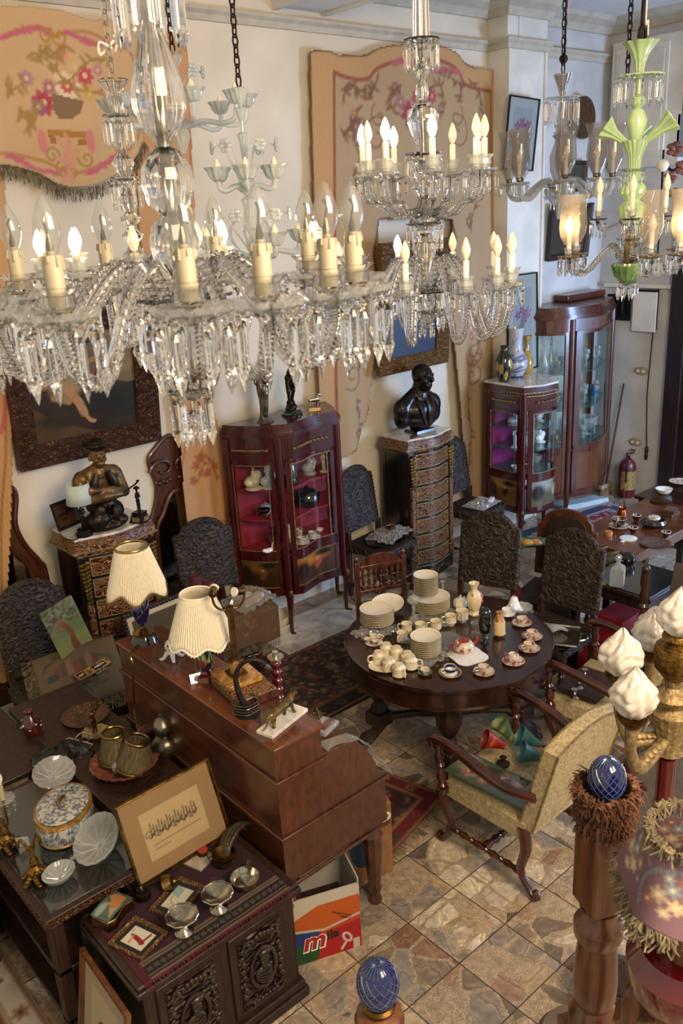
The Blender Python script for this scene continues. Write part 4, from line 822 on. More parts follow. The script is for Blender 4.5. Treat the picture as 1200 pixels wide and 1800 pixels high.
# ---- carved low cabinet
CX0, CY0, CW, CD, CH = .95, 2.42, .72, .44, .62
t = thing('carved_cabinet', 'low dark oak cabinet with carved portrait doors, covered by a woven red runner', 'cabinet', (CX0, CY0, 0))
g = G(); g.box(0, 0, .08, CW, CD, CH-.05); g.box(-.03, -.03, 0, CW+.03, CD+.02, .05); g.box(-.018, -.018, .05, CW+.018, CD+.01, .09); obj('body', g, M['oakdark'], t, bev=.006, ang=25)
g = G(); g.box(-.03, -.03, CH-.05, CW+.03, CD+.02, CH-.02); g.box(-.02, -.02, CH-.02, CW+.02, CD+.015, CH); obj('top', g, M['oakdark'], t, bev=.008, ang=25)
for i, (x0, x1) in enumerate(((.05, .34), (.38, .67))):
    g = G(); g.box(x0, -.012, .12, x1, .0, CH-.07); do = obj('door', g, M['oakdark'], t, bev=.005); cx_, cz_ = (x0+x1)/2, .33
    g = G(); g.box(x0+.035, -.018, .155, x1-.035, -.012, CH-.105); obj('panel', g, M['carved'], do)
    g = G(); g.tube([(cx_+.062*cos(a), -.026, cz_+.1*sin(a)) for a in [2*PI*k/16 for k in range(16)]], .009, 6, closed=True, sub=2)
    g.sph((cx_+.004, -.03, cz_+.045), (.024, .02, .032), 12, 8); g.sph((cx_-.012, -.045, cz_+.04), (.008, .008, .01), 6, 5); g.sph((cx_+.01, -.028, cz_+.075), (.032, .018, .016), 10, 6); g.sph((cx_, -.025, cz_-.035), (.045, .018, .045), 12, 8); g.sph((cx_, -.028, cz_+.005), (.014, .014, .02), 8, 6)
    for k in range(5): g.tube([(cx_-.03, -.04, cz_-.015-k*.014), (cx_, -.047, cz_-.022-k*.014), (cx_+.03, -.04, cz_-.013-k*.014)], .003, 5)
    for sx in (-1, 1):
        for sz in (-1, 1):
            for q in range(2):
                c0 = (cx_+sx*(.06+.0*q), cz_+sz*(.155-.035*q)); g.tube([(c0[0]+sx*(.028*(1-k/14))*cos(1.3*PI*k/10), -.026, c0[1]+sz*(.028*(1-k/14))*sin(1.3*PI*k/10)) for k in range(12)], [.009*(1-k/16) for k in range(12)], 6, sub=2)
        for k in range(9): g.sph((cx_+sx*(.088+.006*(k % 2)), -.02, .19+k*.034), (.014, .01, .016), 6, 5)
    for k in range(7): g.sph((cx_-.06+k*.02, -.024, cz_+.17-abs(k-3)*.006), (.012, .01, .014), 6, 5); g.sph((cx_-.06+k*.02, -.024, cz_-.16), (.012, .01, .012), 6, 5)
    obj('carving', g, mat('carvewood', '1d120d', '3a261d', .35, scale=14, coat=.3), do)
# ---- glass topped console at the left
t = thing('console_table', 'dark console with carved edge, glass top and open shelves at the left, holding crystal dishes', 'table', (.8, 2.87, 0))
g = G(); g.box(0, 0, .66, .44, .92, .705); g.box(-.015, -.015, .69, .455, .935, .712); obj('top', g, M['oakdark'], t, bev=.004)
g = G(); g.band([(-.015, .935), (-.015, -.015), (.455, -.015), (.455, .935)], .006, .012, .675, .705); obj('carved_edge', g, M['frame_carved'], t)
g = G(); g.box(.012, .012, .712, .428, .9, .718); obj('glass_top', g, mat('smoke', '14191a', '1a2122', .04, coat=1.), t, bev=.001)
for (x, y) in ((.03, .03), (.41, .03), (.03, .89), (.41, .89)): g = G(); g.box(x-.03, y-.03, 0, x+.03, y+.03, .66); obj('leg', g, M['oakdark'], t, bev=.005)
for z in (.14, .4): g = G(); g.box(.0, .0, z, .44, .92, z+.025); obj('shelf', g, M['oakdark'], t, bev=.004)
t = thing('carved_chest', 'dark carved wooden chest front at the left edge behind the console', 'chest', (.2, 3.55, 0)); g = G(); g.box(0, 0, 0, .55, .95, .66); obj('body', g, M['carved'], t, bev=.01); g = G(); g.box(-.02, -.02, .66, .57, .97, .7); obj('lid', g, M['oakdark'], t, bev=.01)
t = thing('side_table', 'low dark wooden table behind the console, carrying pleated shades in a dish', 'table', (1.28, 3.0, 0))
g = G(); g.box(0, .0, .7, .41, 1.5, .74); obj('top', g, M['oakdark'], t, bev=.006); g = G(); g.box(.02, .04, .55, .4, 1.46, .7); obj('apron', g, M['oakdark'], t, bev=.004)
for (x, y) in ((.04, .05), (.37, .05), (.04, 1.44), (.37, 1.44)): g = G(); g.lathe(turned(.55, .026, 3), 10, c=(x, y, 0)); obj('leg', g, M['oakdark'], t)
t = thing('side_table', 'low dark table in the left corner beneath the black cloth and tray', 'table', (.78, 3.85, 0))
g = G(); g.box(0, .0, .7, .48, 1.0, .73); obj('top', g, M['oakdark'], t, bev=.006)
for (x, y) in ((.04, .05), (.44, .05), (.04, .94), (.44, .94)): g = G(); g.lathe(turned(.7, .024, 4), 10, c=(x, y, 0)); obj('leg', g, M['oakdark'], t)
# ---- tables on the right
def square_table(name, lab, x0, y0, x1, y1, h, m, glass=False):
    t = thing(name, lab, 'table', (x0, y0, 0)); w, d = x1-x0, y1-y0
    g = G(); g.box(0, 0, h-.03, w, d, h); obj('top', g, m, t, bev=.006); g = G(); g.box(.03, .03, h-.11, w-.03, d-.03, h-.03); obj('apron', g, m, t, bev=.003)
    for x, y in ((.05, .05), (w-.05, .05), (.05, d-.05), (w-.05, d-.05)): g = G(); g.box(x-.03, y-.03, 0, x+.03, y+.03, h-.1, tx=1, ty=1); obj('leg', g, m, t, bev=.004)
    if glass: g = G(); g.box(.02, .02, h, w-.02, d-.02, h+.006); obj('glass_top', g, mat('smoke2', '1c211f', '252b28', .05, coat=1.), t)
    return t
square_table('side_table', 'dark square table with glass top and crystal decanter, red boxes underneath', 4.88, 2.62, 5.42, 3.28, .75, M['oakdark'], True)
square_table('sideboard', 'reddish brown table with coffee cups and carved plates at the right', 5.52, 3.12, 6.75, 3.74, .74, M['mahogy'])
square_table('side_table', 'dark table at the far right in front of the doorway, with dishes on it', 6.75, 3.35, 7.6, 3.86, .74, M['tablewood'])
# ---- mirror frames behind the chests
def headboard(lab, x0, x1, s):
    t = thing('mirror_frame', lab, 'mirror', ((x0+x1)/2, 5.645, 0)); w = (x1-x0)/2
    out = [(-w-.05, 0), (-w-.05, .95), (-w-.02, 1.1), (-w+.06, 1.25), (-w+.1, 1.42), (-w+.06, 1.62), (-w+.12, 1.7), (0, 1.78)]; out = out+[(-x, z) for x, z in out[:-1][::-1]]
    inn = [(-w+.05, .3), (-w+.05, 1.0), (-w+.13, 1.18), (-w+.2, 1.3), (0, 1.33)]; inn = inn+[(-x, z) for x, z in inn[:-1][::-1]]
    g = G(); g.prism(sweep(out+[out[0]], 3)[:-1], -.03, .0, M=Rx(PI/2)); obj('board', g, M['mahog'], t, ang=25)
    g = G(); g.prism(sweep(inn, 3), .001, .006, M=T((0, -.001, 0)) @ Rx(PI/2)); obj('mirror', g, mat('mirror', 'b0aca0', None, .06, 1.), t, ang=25)
    g = G(); g.tube([(x, -.008, z) for x, z in inn]+[(inn[0][0], -.008, inn[0][1])], .02, 8); g.tube([(x*.985, -.006, z*.99) for x, z in out], .018, 8)
    for sx in (-1, 1):
        g.tube([(sx*(w*.35)+sx*.11*(1-k/20)*cos(1.5*PI*k/12), -.012, 1.52+.08*(1-k/20)*sin(1.5*PI*k/12)) for k in range(16)], [.02*(1-k/22) for k in range(16)], 8, sub=2)
        for k in range(5): g.sph((sx*(w*.35+.03*k-.05), -.014, 1.43-.012*(k % 2)), .02, 8, 6)
    obj('carved_moulding', g, M['mahog'], t)
headboard('carved mahogany mirror frame half hidden behind the chest at the left edge', 1.28, 2.0, 1)
headboard('carved mahogany mirror frame between the sailor bust chest and the hanging curtain', 2.88, 3.4, -1)
# ================================================================ chandeliers
def pend(L, r, n=6, bead=.35):   # faceted drop hanging down from the origin, with its bead
    g = G(); b = r*.8
    g.lathe([(0, -b*2), (b, -b), (b, -b*.8), (0, 0)], n); g.lathe([(0, -L), (r*.35, -L+r*.9), (r*1.05, -L+r*3), (r*.8, -L+r*3.6), (r*.9, -b*3.6), (r*.5, -b*2.4), (0, -b*2.1)], n, cap=False, ell=.7)
    return mesh(g, M['crystal'], False, 'prism')
def bulbmesh(m, h=.075, r=.0175):
    g = G(); g.lathe([(r*.5, 0), (r*.62, h*.08), (r*.95, h*.28), (r, h*.4), (r*.9, h*.55), (r*.62, h*.76), (r*.3, h*.92), (.0006, h)], 16); return mesh(g, m, True, 'bulb')
def candlemesh(m, h, r, drip=True):
    g = G(); g.lathe([(r, 0), (r, h*.97), (r*.9, h), (r*.45, h), (r*.45, h+.006), (0, h+.006)], 16)
    if drip:
        for k in range(7): a = k*.9+.3; L = h*(.12+.18*((k*37) % 5)/5); g.tube([(r*cos(a)*1.01, r*sin(a)*1.01, h), (r*cos(a)*1.05, r*sin(a)*1.05, h-L)], [r*.13, r*.17], 5)
    return mesh(g, m, True, 'candle')
def panmesh(r, h, m, sc_=14, amp=.07, n=56):
    g = G(); g.lathe([(r*.12, -h*.5), (r*.3, -h*.35), (r*.6, -h*.2), (r*.95, h*.15), (r*1.02, h*.5), (r*.92, h*.45), (r*.6, .0), (r*.3, -h*.12), (0, -h*.1)], n, flute=amp, nf=sc_); return mesh(g, m, True, 'drip_pan', 30)
def cupmesh(r, h, m, nf=8, amp=.05):
    g = G(); g.lathe([(r*.35, 0), (r*.5, h*.1), (r*.85, h*.4), (r*.8, h*.75), (r*1.15, h), (r*1.05, h), (r*.68, h*.72), (r*.7, h*.4), (0, h*.12)], 40, flute=amp, nf=nf); return mesh(g, m, True, 'cup', 30)
def shademesh(r, h, m):
    g = G(); g.lathe([(r*.45, 0), (r*.5, h*.04), (r*.85, h*.2), (r*.95, h*.35), (r*.85, h*.62), (r*.82, h*.75), (r*1.12, h)], 32, cap=False); return mesh(g, m, True, 'hurricane_shade')
BL, BU = bulbmesh(M['bulblit']), bulbmesh(M['bulbw']); BC = bulbmesh(M['thin'])
def chain(t, z0, z1, L=.045, r=.0035, m='iron'):
    g = G(); n = int((z1-z0)/(L*.72))
    for i in range(n):
        z = z0+(i+.5)*(z1-z0)/n; q = PI/2*(i % 2); w = L*.24
        pts = [(w*cos(a)*cos(q), w*cos(a)*sin(q), z+(L/2)*(sin(a)*.75+.25*(1 if sin(a) > .1 else (-1 if sin(a) < -.1 else 0)))) for a in [2*PI*k/8 for k in range(8)]]
        g.tube(pts, r, 5, sm=False, closed=True)
    g.sph((0, 0, z1), (.03, .03, .02), 10, 6); obj('chain', g, M[m], t)
def seg(t, prof, m, nm='stem', flute=0, nf=0, n=32, c=(0, 0, 0), smooth=True): g = G(); g.lathe([(r, z) for r, z in prof], n, c=c, flute=flute, nf=nf); return obj(nm, g, M[m], t, smooth=smooth, ang=35)
def crown(t, r, z, pr, n, m='crystal', rim=True, kind='prism', stuff=True):  # scalloped disc hung with drops
    g = G(); g.lathe([(.012, z), (r*.5, z+.004), (r, z+.012), (r*1.02, z+.018), (r*.5, z+.012), (.012, z+.01)], 48, flute=.05, nf=n); o = obj('crown', g, M[m], t)
    g = G(); pm = pr
    for k in range(n): a = 2*PI*k/n; me = pm; g.add([v.co for v in me.vertices], [tuple(p.vertices) for p in me.polygons], T((r*.97*cos(a), r*.97*sin(a), z+.006)) @ Rz(a))
    q = obj('prism_ring', g, M['crystal'], o, smooth=False)
    if stuff: tag(q, kind='stuff')
def armproto(t, R, zh, zc, dip, ra, m, bulb, candle, pan, cup, prisms, ch, rise=.02, shade=None, ang0=0., rp=None, hub=.03, beads=True, panz=0., sh=0.):
    g = G(); pts = [(hub, 0, zh), (R*.28, 0, zh+rise), (R*.5, 0, zh+rise*.4), (R*.72, 0, zc-dip), (R*.92, 0, zc-dip*.92), (R, 0, zc-dip*.35), (R, 0, zc)]
    g.tube(pts, ra, 10, sub=6)
    if beads: # rope twist along the arm
        P = sweep([(p[0], p[2]) for p in pts], 8)
        for k in range(0, len(P)-1): x, z = P[k]; x2, z2 = P[k+1]; d = Vector((x2-x, z2-z)); d.normalize(); g.tube([(x-d.y*ra*1.0-d.x*ra*.6, ra*.5, z+d.x*ra*1.0-d.y*ra*.6), (x, ra*1.15, z), (x+d.y*ra+d.x*ra*.6, ra*.4, z-d.x*ra+d.y*ra*.6)], ra*.28, 4, sm=False)
    a = obj('arm', g, M[m], t, rz=ang0)
    obj('drip_pan', pan, None, a, loc=(R, 0, zc+panz)); c0 = zc+panz+.004
    if cup: obj('cup', cup, None, a, loc=(R, 0, c0)); c0 += .012
    if candle: obj('candle', candle, None, a, loc=(R, 0, c0))
    if bulb: obj('bulb', bulb, None, a, loc=(R, 0, c0+ch))
    if shade: obj('hurricane_shade', shade, None, a, loc=(R, 0, c0+sh))
    pm, npz = prisms; rp = rp or .04
    for k in range(npz): q = 2*PI*k/npz+.3; obj('prism', pm, None, a, loc=(R+rp*cos(q), rp*sin(q), zc+panz+.0), rz=q)
    return a
def setlit(a, bm):
    for c in a.children:
        if c.name.startswith('bulb'): c.data = bm
def spin(t, proto, angs, lit=(), bm=None):
    out = [proto]; proto.rotation_euler = (0, 0, angs[0])
    for q in angs[1:]: out.append(dup(proto, parent=t, rz=q))
    for i in lit: setlit(out[i], bm or BL)
    return out
def toc(b, degs): # angles measured from the direction to the stairs, clockwise
    a0 = math.atan2(-b.y, -b.x); return [a0+D2(d) for d in degs]
# A: the big near one
cA = dep(310, 460, 1.56); t = thing('chandelier', 'large crystal chandelier nearest of all, with clear unlit bulbs on thick cream sleeves', 'chandelier', (cA.x, cA.y, 0))
SLEEVE = candlemesh(M['candle'], .078, .0145); PA = pend(.118, .0105)
pan = panmesh(.058, .03, M['cutclear'], 10, .09); cup = cupmesh(.03, .045, M['crystal'], 6, .08)
zB = 3.165
ar = armproto(t, .345, zB-.03, zB, .1, .0115, 'crystal', bulbmesh(M['thin'], .082, .0205), SLEEVE, pan, cup, (PA, 8), .08, rise=.09, rp=.054, hub=.035)
g = G(); g.tube([(0, 0, 0), (0, 0, .03), (.004, 0, .045), (-.003, 0, .055)], .002, 5); g.lathe([(.006, 0), (.006, .012), (.002, .028)], 8)
obj('filament', g, M['pewter'], ar, loc=(.345, 0, zB+.096))
spin(t, ar, toc(cA, [-58, -31, 2, 21, 43, 57, 100, 128, 165, -155, -118, -90]))
seg(t, [(0, 2.97), (.02, 2.975), (.05, 3.0), (.075, 3.05), (.078, 3.09), (.07, 3.12), (.03, 3.14), (.02, 3.17), (.03, 3.19), (.012, 3.2)], 'crystal', 'bowl', .06, 14, 56)
crown(t, .09, 3.15, PA, 10); crown(t, .035, 2.985, pend(.11, .0095), 7); crown(t, .02, 2.93, pend(.055, .008), 5)
seg(t, [(.012, 3.2), (.02, 3.21), (.04, 3.235), (.043, 3.26), (.036, 3.29), (.018, 3.305)], 'crystal', 'stem', .05, 12); seg(t, [(.018, 3.305), (.036, 3.325), (.045, 3.355), (.042, 3.385), (.026, 3.41), (.013, 3.418)], 'crystal', 'stem', .05, 12)
seg(t, [(.013, 3.418), (.016, 3.43), (.03, 3.445), (.044, 3.48), (.043, 3.51), (.034, 3.55), (.022, 3.585), (.013, 3.62), (.011, 3.68)], 'crystal', 'stem', .05, 12)
seg(t, [(.007, 2.98), (.007, 3.9)], 'silver', 'rod'); crown(t, .055, 3.69, pend(.13, .0085), 10); crown(t, .05, 3.79, pend(.06, .008), 10)
seg(t, [(.012, 3.7), (.03, 3.73), (.034, 3.76), (.02, 3.8), (.012, 3.83), (.03, 3.87), (.012, 3.9)], 'crystal', 'stem', .05, 10); chain(t, 3.9, ZC)
# D: tall two tier one, right of centre
cD = dep(748, 500, 3.45); t = thing('chandelier', 'tall two-tier crystal chandelier with white candle tubes before the arched tapestry', 'chandelier', (cD.x, cD.y, 0))
def zy(c, py, px=748):   # height on the vertical axis of a fixture seen at pixel row py
    lo, hi = -1., 6.
    for _ in range(40):
        m_ = (lo+hi)/2; v = Vector((c.x, c.y, m_))-O; y = 900-FPX*v.dot(_u2)/v.dot(_f)
        if y > py: lo = m_
        else: hi = m_
    return lo
CW_ = candlemesh(M['candlew'], .1, .0115, False); PD = pend(.085, .0085); PAN = panmesh(.05, .022, M['cutclear'], 12, .06); CUP = cupmesh(.03, .055, M['cut'], 8, .05)
z1, z2 = zy(cD, 308), zy(cD, 505)
ar = armproto(t, .235, z1-.15, z1, .1, .011, 'crystal', BU, CW_, PAN, CUP, (PD, 5), .105, rise=.02, rp=.046, hub=.03)
spin(t, ar, toc(cD, [-60, -95, -35, 8, 55, 75, 115, 150, -150]), (1, 2, 3, 8))
ar = armproto(t, .345, z2-.02, z2, .17, .012, 'crystal', BU, CW_, PAN, CUP, (PD, 5), .105, rise=.13, rp=.046, hub=.03)
spin(t, ar, toc(cD, [-78, -45, -12, 25, 50, 70, 95, 125, 160, -160, -110]), (9,))
def Z(py): return zy(cD, py)
seg(t, [(.01, z2-.14), (.07, z2-.1), (.09, z2-.04), (.085, z2-.02), (.03, z2)], 'crystal', 'bowl', .05, 14, 56); crown(t, .095, z2-.03, PD, 14); crown(t, .07, z2-.1, PD, 12); crown(t, .03, z2-.16, pend(.05, .006), 7)
seg(t, [(.015, z2), (.02, Z(485)), (.045, Z(435)), (.05, Z(425)), (.02, Z(410))], 'crystal', 'stem', .05, 8, smooth=False); crown(t, .07, Z(400), pend(.1, .006), 16); seg(t, [(.02, Z(405)), (.06, Z(390)), (.045, Z(380)), (.02, Z(350)), (.05, Z(330)), (.03, Z(320))], 'crystal', 'stem', .05, 12)
seg(t, [(.03, Z(320)), (.06, Z(290)), (.06, Z(283)), (.05, Z(283)), (.02, Z(300))], 'crystal', 'bowl', .05, 12); crown(t, .07, Z(277), pend(.09, .006), 14)
seg(t, [(.015, Z(272)), (.035, Z(245)), (.058, Z(215)), (.06, Z(205)), (.05, Z(192)), (.036, Z(188)), (.045, Z(183)), (.02, Z(180))], 'crystal', 'stem', .04, 18)
seg(t, [(.012, Z(180)), (.024, Z(165)), (.02, Z(150)), (.014, Z(140)), (.024, Z(128)), (.03, Z(118)), (.014, Z(112))], 'crystal', 'stem', .05, 8); crown(t, .064, Z(78), pend(.1, .006), 14); seg(t, [(.014, Z(112)), (.03, Z(100)), (.06, Z(72)), (.03, Z(65)), (.028, Z(5)), (.024, Z(-30))], 'crystal', 'stem', .08, 10)
seg(t, [(.006, z2-.12), (.006, Z(-30))], 'silver', 'rod'); chain(t, Z(-30), ZC, r=.003, m='silver')
# B: lit one at the left behind the near one
cB = dep(236, 440, 2.85); t = thing('chandelier', 'slim crystal chandelier with glowing bulbs, just behind and left of the nearest one', 'chandelier', (cB.x, cB.y, 0))
def Z(py): return zy(cB, py)
z1 = Z(475); ar = armproto(t, .3, z1-.03, z1, .08, .009, 'crystal', BU, candlemesh(M['candle'], .05, .0115, False), PAN, CUP, (PD, 6), .055, rise=.06, rp=.046)
spin(t, ar, toc(cB, [-75, -35, 0, 40, 72, 108, 140, 180, -140, -105]), (0, 1, 4, 5, 7, 8))
seg(t, [(.01, z1-.16), (.06, z1-.1), (.07, z1-.04), (.02, z1)], 'crystal', 'bowl', .05, 12, 48); crown(t, .07, z1-.05, PD, 12)
for a, b, r in ((475, 430, .045), (430, 400, .036), (398, 372, .034), (315, 262, .034)): seg(t, [(.012, Z(a)), (r*.8, Z(a*.7+b*.3)), (r, Z(a*.45+b*.55)), (r*.5, Z(a*.15+b*.85)), (.012, Z(b))], 'crystal', 'stem', .06, 10)
seg(t, [(.012, Z(372)), (.03, Z(350)), (.012, Z(330))], 'crystal', 'stem', .05, 10); seg(t, [(.012, Z(262)), (.02, Z(230)), (.045, Z(215)), (.014, Z(200)), (.02, Z(188)), (.025, Z(165)), (.048, Z(142)), (.046, Z(140)), (.02, Z(165))], 'crystal', 'stem', .06, 12); crown(t, .046, Z(322), pend(.09, .006), 12); crown(t, .046, Z(212), pend(.09, .006), 12)
seg(t, [(.005, z1-.15), (.005, Z(142))], 'silver', 'rod'); chain(t, Z(145), ZC, r=.0022, m='silver'); g = G(); g.tube([(.02, 0, Z(90)), (.04, .01, Z(60)), (.03, 0, Z(20)), (.03, 0, ZC)], .003, 5); g.tube([(.01, 0, Z(85)), (-.03, 0, Z(75)), (-.02, .02, Z(95)), (.02, 0, Z(70))], .004, 5); obj('flex', g, M['candlew'], t)
# C: opal glass ones with flowers
def petal_cup(r, h, m, n=9):
    g = G(); g.lathe([(r*.2, 0), (r*.55, h*.12), (r*.85, h*.45), (r*.95, h*.85), (r*1.25, h*1.05), (r*1.15, h*1.0), (r*.8, h*.6), (r*.4, h*.2), (0, h*.15)], 54, flute=.1, nf=n); return mesh(g, m, True, 'flower_cup', 30)
def opalarm(t, R, zh, zc, dip, bulb=True):
    g = G(); g.tube([(.02, 0, zh), (R*.4, 0, zh+.02), (R*.75, 0, zc-dip), (R*.95, 0, zc-dip*.8), (R, 0, zc-dip*.2), (R, 0, zc)], .011, 10, sub=6); a = obj('arm', g, M['opal'], t)
    obj('flower_cup', petal_cup(.045, .055, M['opal']), None, a, loc=(R, 0, zc))
    if bulb: obj('bulb', BU, None, a, loc=(R, 0, zc+.015))
    return a
def gflower(t, R, z0, z1, bend=.06):
    g = G(); g.tube([(.015, 0, z0), (R*.45, 0, z0+(z1-z0)*.6), (R*.8, 0, z1+.01), (R*1.05, 0, z1)], .0045, 6); a = obj('flower_stem', g, M['opal'], t)
    g = G()
    for k in range(6): q = 2*PI*k/6; g.sph((R*1.08+.008, .018*cos(q), z1+.018*sin(q)), (.008, .015, .012), 8, 5)
    g.sph((R*1.1, 0, z1), .009, 8, 6); obj('glass_flower', g, M['opal'], a); return a
cC = dep(432, 300, 3.7); t = thing('chandelier', 'pale opal glass chandelier with glass flowers hanging against the plain wall', 'chandelier', (cC.x, cC.y, 0))
def Z(py): return zy(cC, py)
for a, b, r in ((152, 185, .035), (188, 212, .03), (232, 280, .024), (318, 345, .04), (345, 400, .03), (400, 450, .035)): seg(t, [(.01, Z(b)), (r*.6, Z(b*.7+a*.3)), (r*.75, Z(b*.35+a*.65)), (r, Z(b*.1+a*.9)), (.01, Z(a))], 'opal', 'stem', .08, 9)
seg(t, [(.008, Z(470)), (.008, Z(155))], 'opal', 'rod')
spin(t, opalarm(t, .137, Z(335), Z(318), .035), toc(cC, [-60, 0, 62, 120, 180, -120])); spin(t, gflower(t, .12, Z(335), Z(258)), toc(cC, [-85, -35, 30, 85, 150]))
ars = spin(t, opalarm(t, .285, Z(450), Z(432), .04), toc(cC, [-80, -40, 20, 66, 84, 130, -130]), (3, 4)); spin(t, gflower(t, .155, Z(440), Z(378)), toc(cC, [-80, -20, 40, 80]))
g = G()
for q in (0, 2, 4): g.grid(lambda u, v: ((.06+.05*sin(PI*v))*cos(q)+.03*(u-.5)*sin(PI*v)*-sin(q), (.06+.05*sin(PI*v))*sin(q)+.03*(u-.5)*sin(PI*v)*cos(q), Z(440)+.14*v), 4, 8)
o = obj('glass_leaf', g, M['opal'], t); solid(o, .004); chain(t, Z(150), ZC, .05, .004)
cC = dep(318, 230, 4.0); t = thing('chandelier', 'pale blue opal chandelier with petal cups, mostly hidden by the nearest chandelier stem', 'chandelier', (cC.x, cC.y, 0))
def Z(py): return zy(cC, py)
spin(t, opalarm(t, .31, Z(225), Z(195), .07, True), toc(cC, [-90, -50, 12, 55, 88, 140, -140])); seg(t, [(.01, Z(270)), (.04, Z(240)), (.02, Z(220)), (.03, Z(150)), (.015, Z(120)), (.04, Z(100)), (.01, Z(90))], 'opal', 'stem', .08, 9); spin(t, gflower(t, .11, Z(190), Z(130)), toc(cC, [40, 80, -60])); chain(t, Z(92), ZC, .05, .004)
# E: grey hurricane shades
cE = dep(983, 330, 5.0); t = thing('chandelier', 'grey smoked glass chandelier with hurricane shades over the glazed cabinets', 'chandelier', (cE.x, cE.y, 0))
def Z(py): return zy(cE, py)
PE = pend(.07, .006); z1 = Z(320)
ar = armproto(t, .29, z1-.05, z1, .08, .014, 'opal', BU, candlemesh(M['candlew'], .09, .011, False), panmesh(.055, .02, M['opal'], 12, .06), cupmesh(.02, .03, M['crystalgrey']), (PE, 7), .09, rise=.06, rp=.05, shade=shademesh(.06, .25, M['hurricane']), sh=.02)
spin(t, ar, toc(cE, [-92, -50, -128, 6, 176, 42, 84, 132]))
seg(t, [(.01, Z(385)), (.02, Z(365)), (.075, Z(345)), (.085, Z(332)), (.02, Z(330))], 'opal', 'bowl', .04, 14, 48); crown(t, .085, Z(332), PE, 14, 'opal'); crown(t, .05, Z(350), PE, 10, 'opal')
seg(t, [(.02, Z(330)), (.055, Z(300)), (.06, Z(275)), (.03, Z(245)), (.05, Z(238)), (.015, Z(233)), (.03, Z(205)), (.012, Z(180))], 'hurricane', 'stem', .04, 14); seg(t, [(.012, Z(170)), (.03, Z(150)), (.05, Z(130)), (.045, Z(130)), (.01, Z(160))], 'hurricane', 'stem', .08, 10); crown(t, .095, Z(177), pend(.13, .007), 18, 'opal')
seg(t, [(.006, Z(380)), (.006, Z(130))], 'silver', 'rod'); chain(t, Z(128), ZC, .06, .004); g = G(); g.tube([(.02, .02, Z(105)), (.05, .03, Z(60)), (.045, .03, ZC)], .004, 5); g.sph((.03, .02, Z(102)), .025, 8, 6); obj('flex', g, M['iron'], t)
# F: pale green opaline
cF = dep(1106, 440, 4.0); t = thing('chandelier', 'pale green glass chandelier with flower trumpets and hurricane shades at the right', 'chandelier', (cF.x, cF.y, 0))
def Z(py): return zy(cF, py)
z1 = Z(447); PF = pend(.085, .008); SHC = shademesh(.05, .22, thinm('clearshade', 'f0ece6', 1.3, alpha=.2, body='d8ccb8'))
ar = armproto(t, .285, z1-.03, z1, .07, .0125, 'crystal', BU, candlemesh(M['candlew'], .09, .011, False), panmesh(.05, .014, M['giltdull'], 12, .05), cupmesh(.022, .04, M['crystal']), (PF, 9), .09, rise=.07, rp=.044, shade=SHC, sh=.04)
arms = spin(t, ar, toc(cF, [-70, 48, 18, 130, 170, -120]), (0, 1))
ar2 = armproto(t, .17, Z(400), Z(385), .04, .01, 'crystal', BU, candlemesh(M['candlew'], .1, .011, False), panmesh(.04, .014, M['crystal'], 12, .05), cupmesh(.022, .04, M['crystal']), (PF, 6), .1, rise=.03, rp=.034); spin(t, ar2, toc(cF, [0, -120, 120]))
seg(t, [(.01, Z(503)), (.03, Z(495)), (.06, Z(485)), (.075, Z(466)), (.07, Z(462)), (.02, Z(470))], 'greenbowl', 'bowl', .05, 14, 56); crown(t, .045, Z(500), pend(.08, .009, bead=.2), 8); crown(t, .06, Z(425), PF, 10)
seg(t, [(.02, Z(465)), (.03, Z(440)), (.02, Z(425)), (.03, Z(405)), (.02, Z(400))], 'giltdull'); seg(t, [(.02, Z(405)), (.055, Z(375)), (.06, Z(362)), (.03, Z(352)), (.055, Z(340)), (.052, Z(328)), (.03, Z(318)), (.03, Z(300))], 'green_op', 'stem', .06, 14, 56); crown(t, .05, Z(305), pend(.06, .008), 10)
seg(t, [(.025, Z(298)), (.03, Z(275)), (.055, Z(250)), (.06, Z(247)), (.05, Z(250)), (.02, Z(290))], 'green_op', 'trumpet', .05, 16, 64); seg(t, [(.02, Z(262)), (.028, Z(240)), (.045, Z(212)), (.03, Z(195)), (.015, Z(190)), (.035, Z(183)), (.03, Z(172)), (.012, Z(165)), (.012, Z(140))], 'green_op', 'stem', .03, 10)
crown(t, .1, Z(140), pend(.12, .009), 18, 'green_op'); seg(t, [(.015, Z(135)), (.022, Z(110)), (.045, Z(85)), (.075, Z(73)), (.07, Z(74)), (.035, Z(95)), (.01, Z(125))], 'green_op', 'trumpet', .08, 9, 54)
for q, le in zip(toc(cF, [-85, 80, 170]), (.15, .17, .12)):
    g = G(); g.lathe([(.008, 0), (.013, le*.3), (.022, le*.65), (.05, le), (.046, le), (.018, le*.65), (.004, le*.2)], 54, flute=.12, nf=9, M=T((0, 0, Z(262))) @ Rz(q) @ Ry(.95) @ T((0, 0, .02))); obj('flower_trumpet', g, M['green_op'], t)
seg(t, [(.006, Z(500)), (.006, Z(75))], 'silver', 'rod'); g = G(); g.tube([(0, 0, Z(85)), (.03, 0, Z(60)), (0, 0, Z(45)), (-.02, 0, Z(60)), (0, 0, Z(50)), (0, 0, ZC)], .009, 7); obj('hook', g, M['iron'], t); g = G(); g.tube([(.05, 0, Z(60)), (.08, .02, Z(30)), (.06, .02, Z(0)), (.07, 0, ZC)], .003, 5); obj('flex', g, M['candlew'], t)
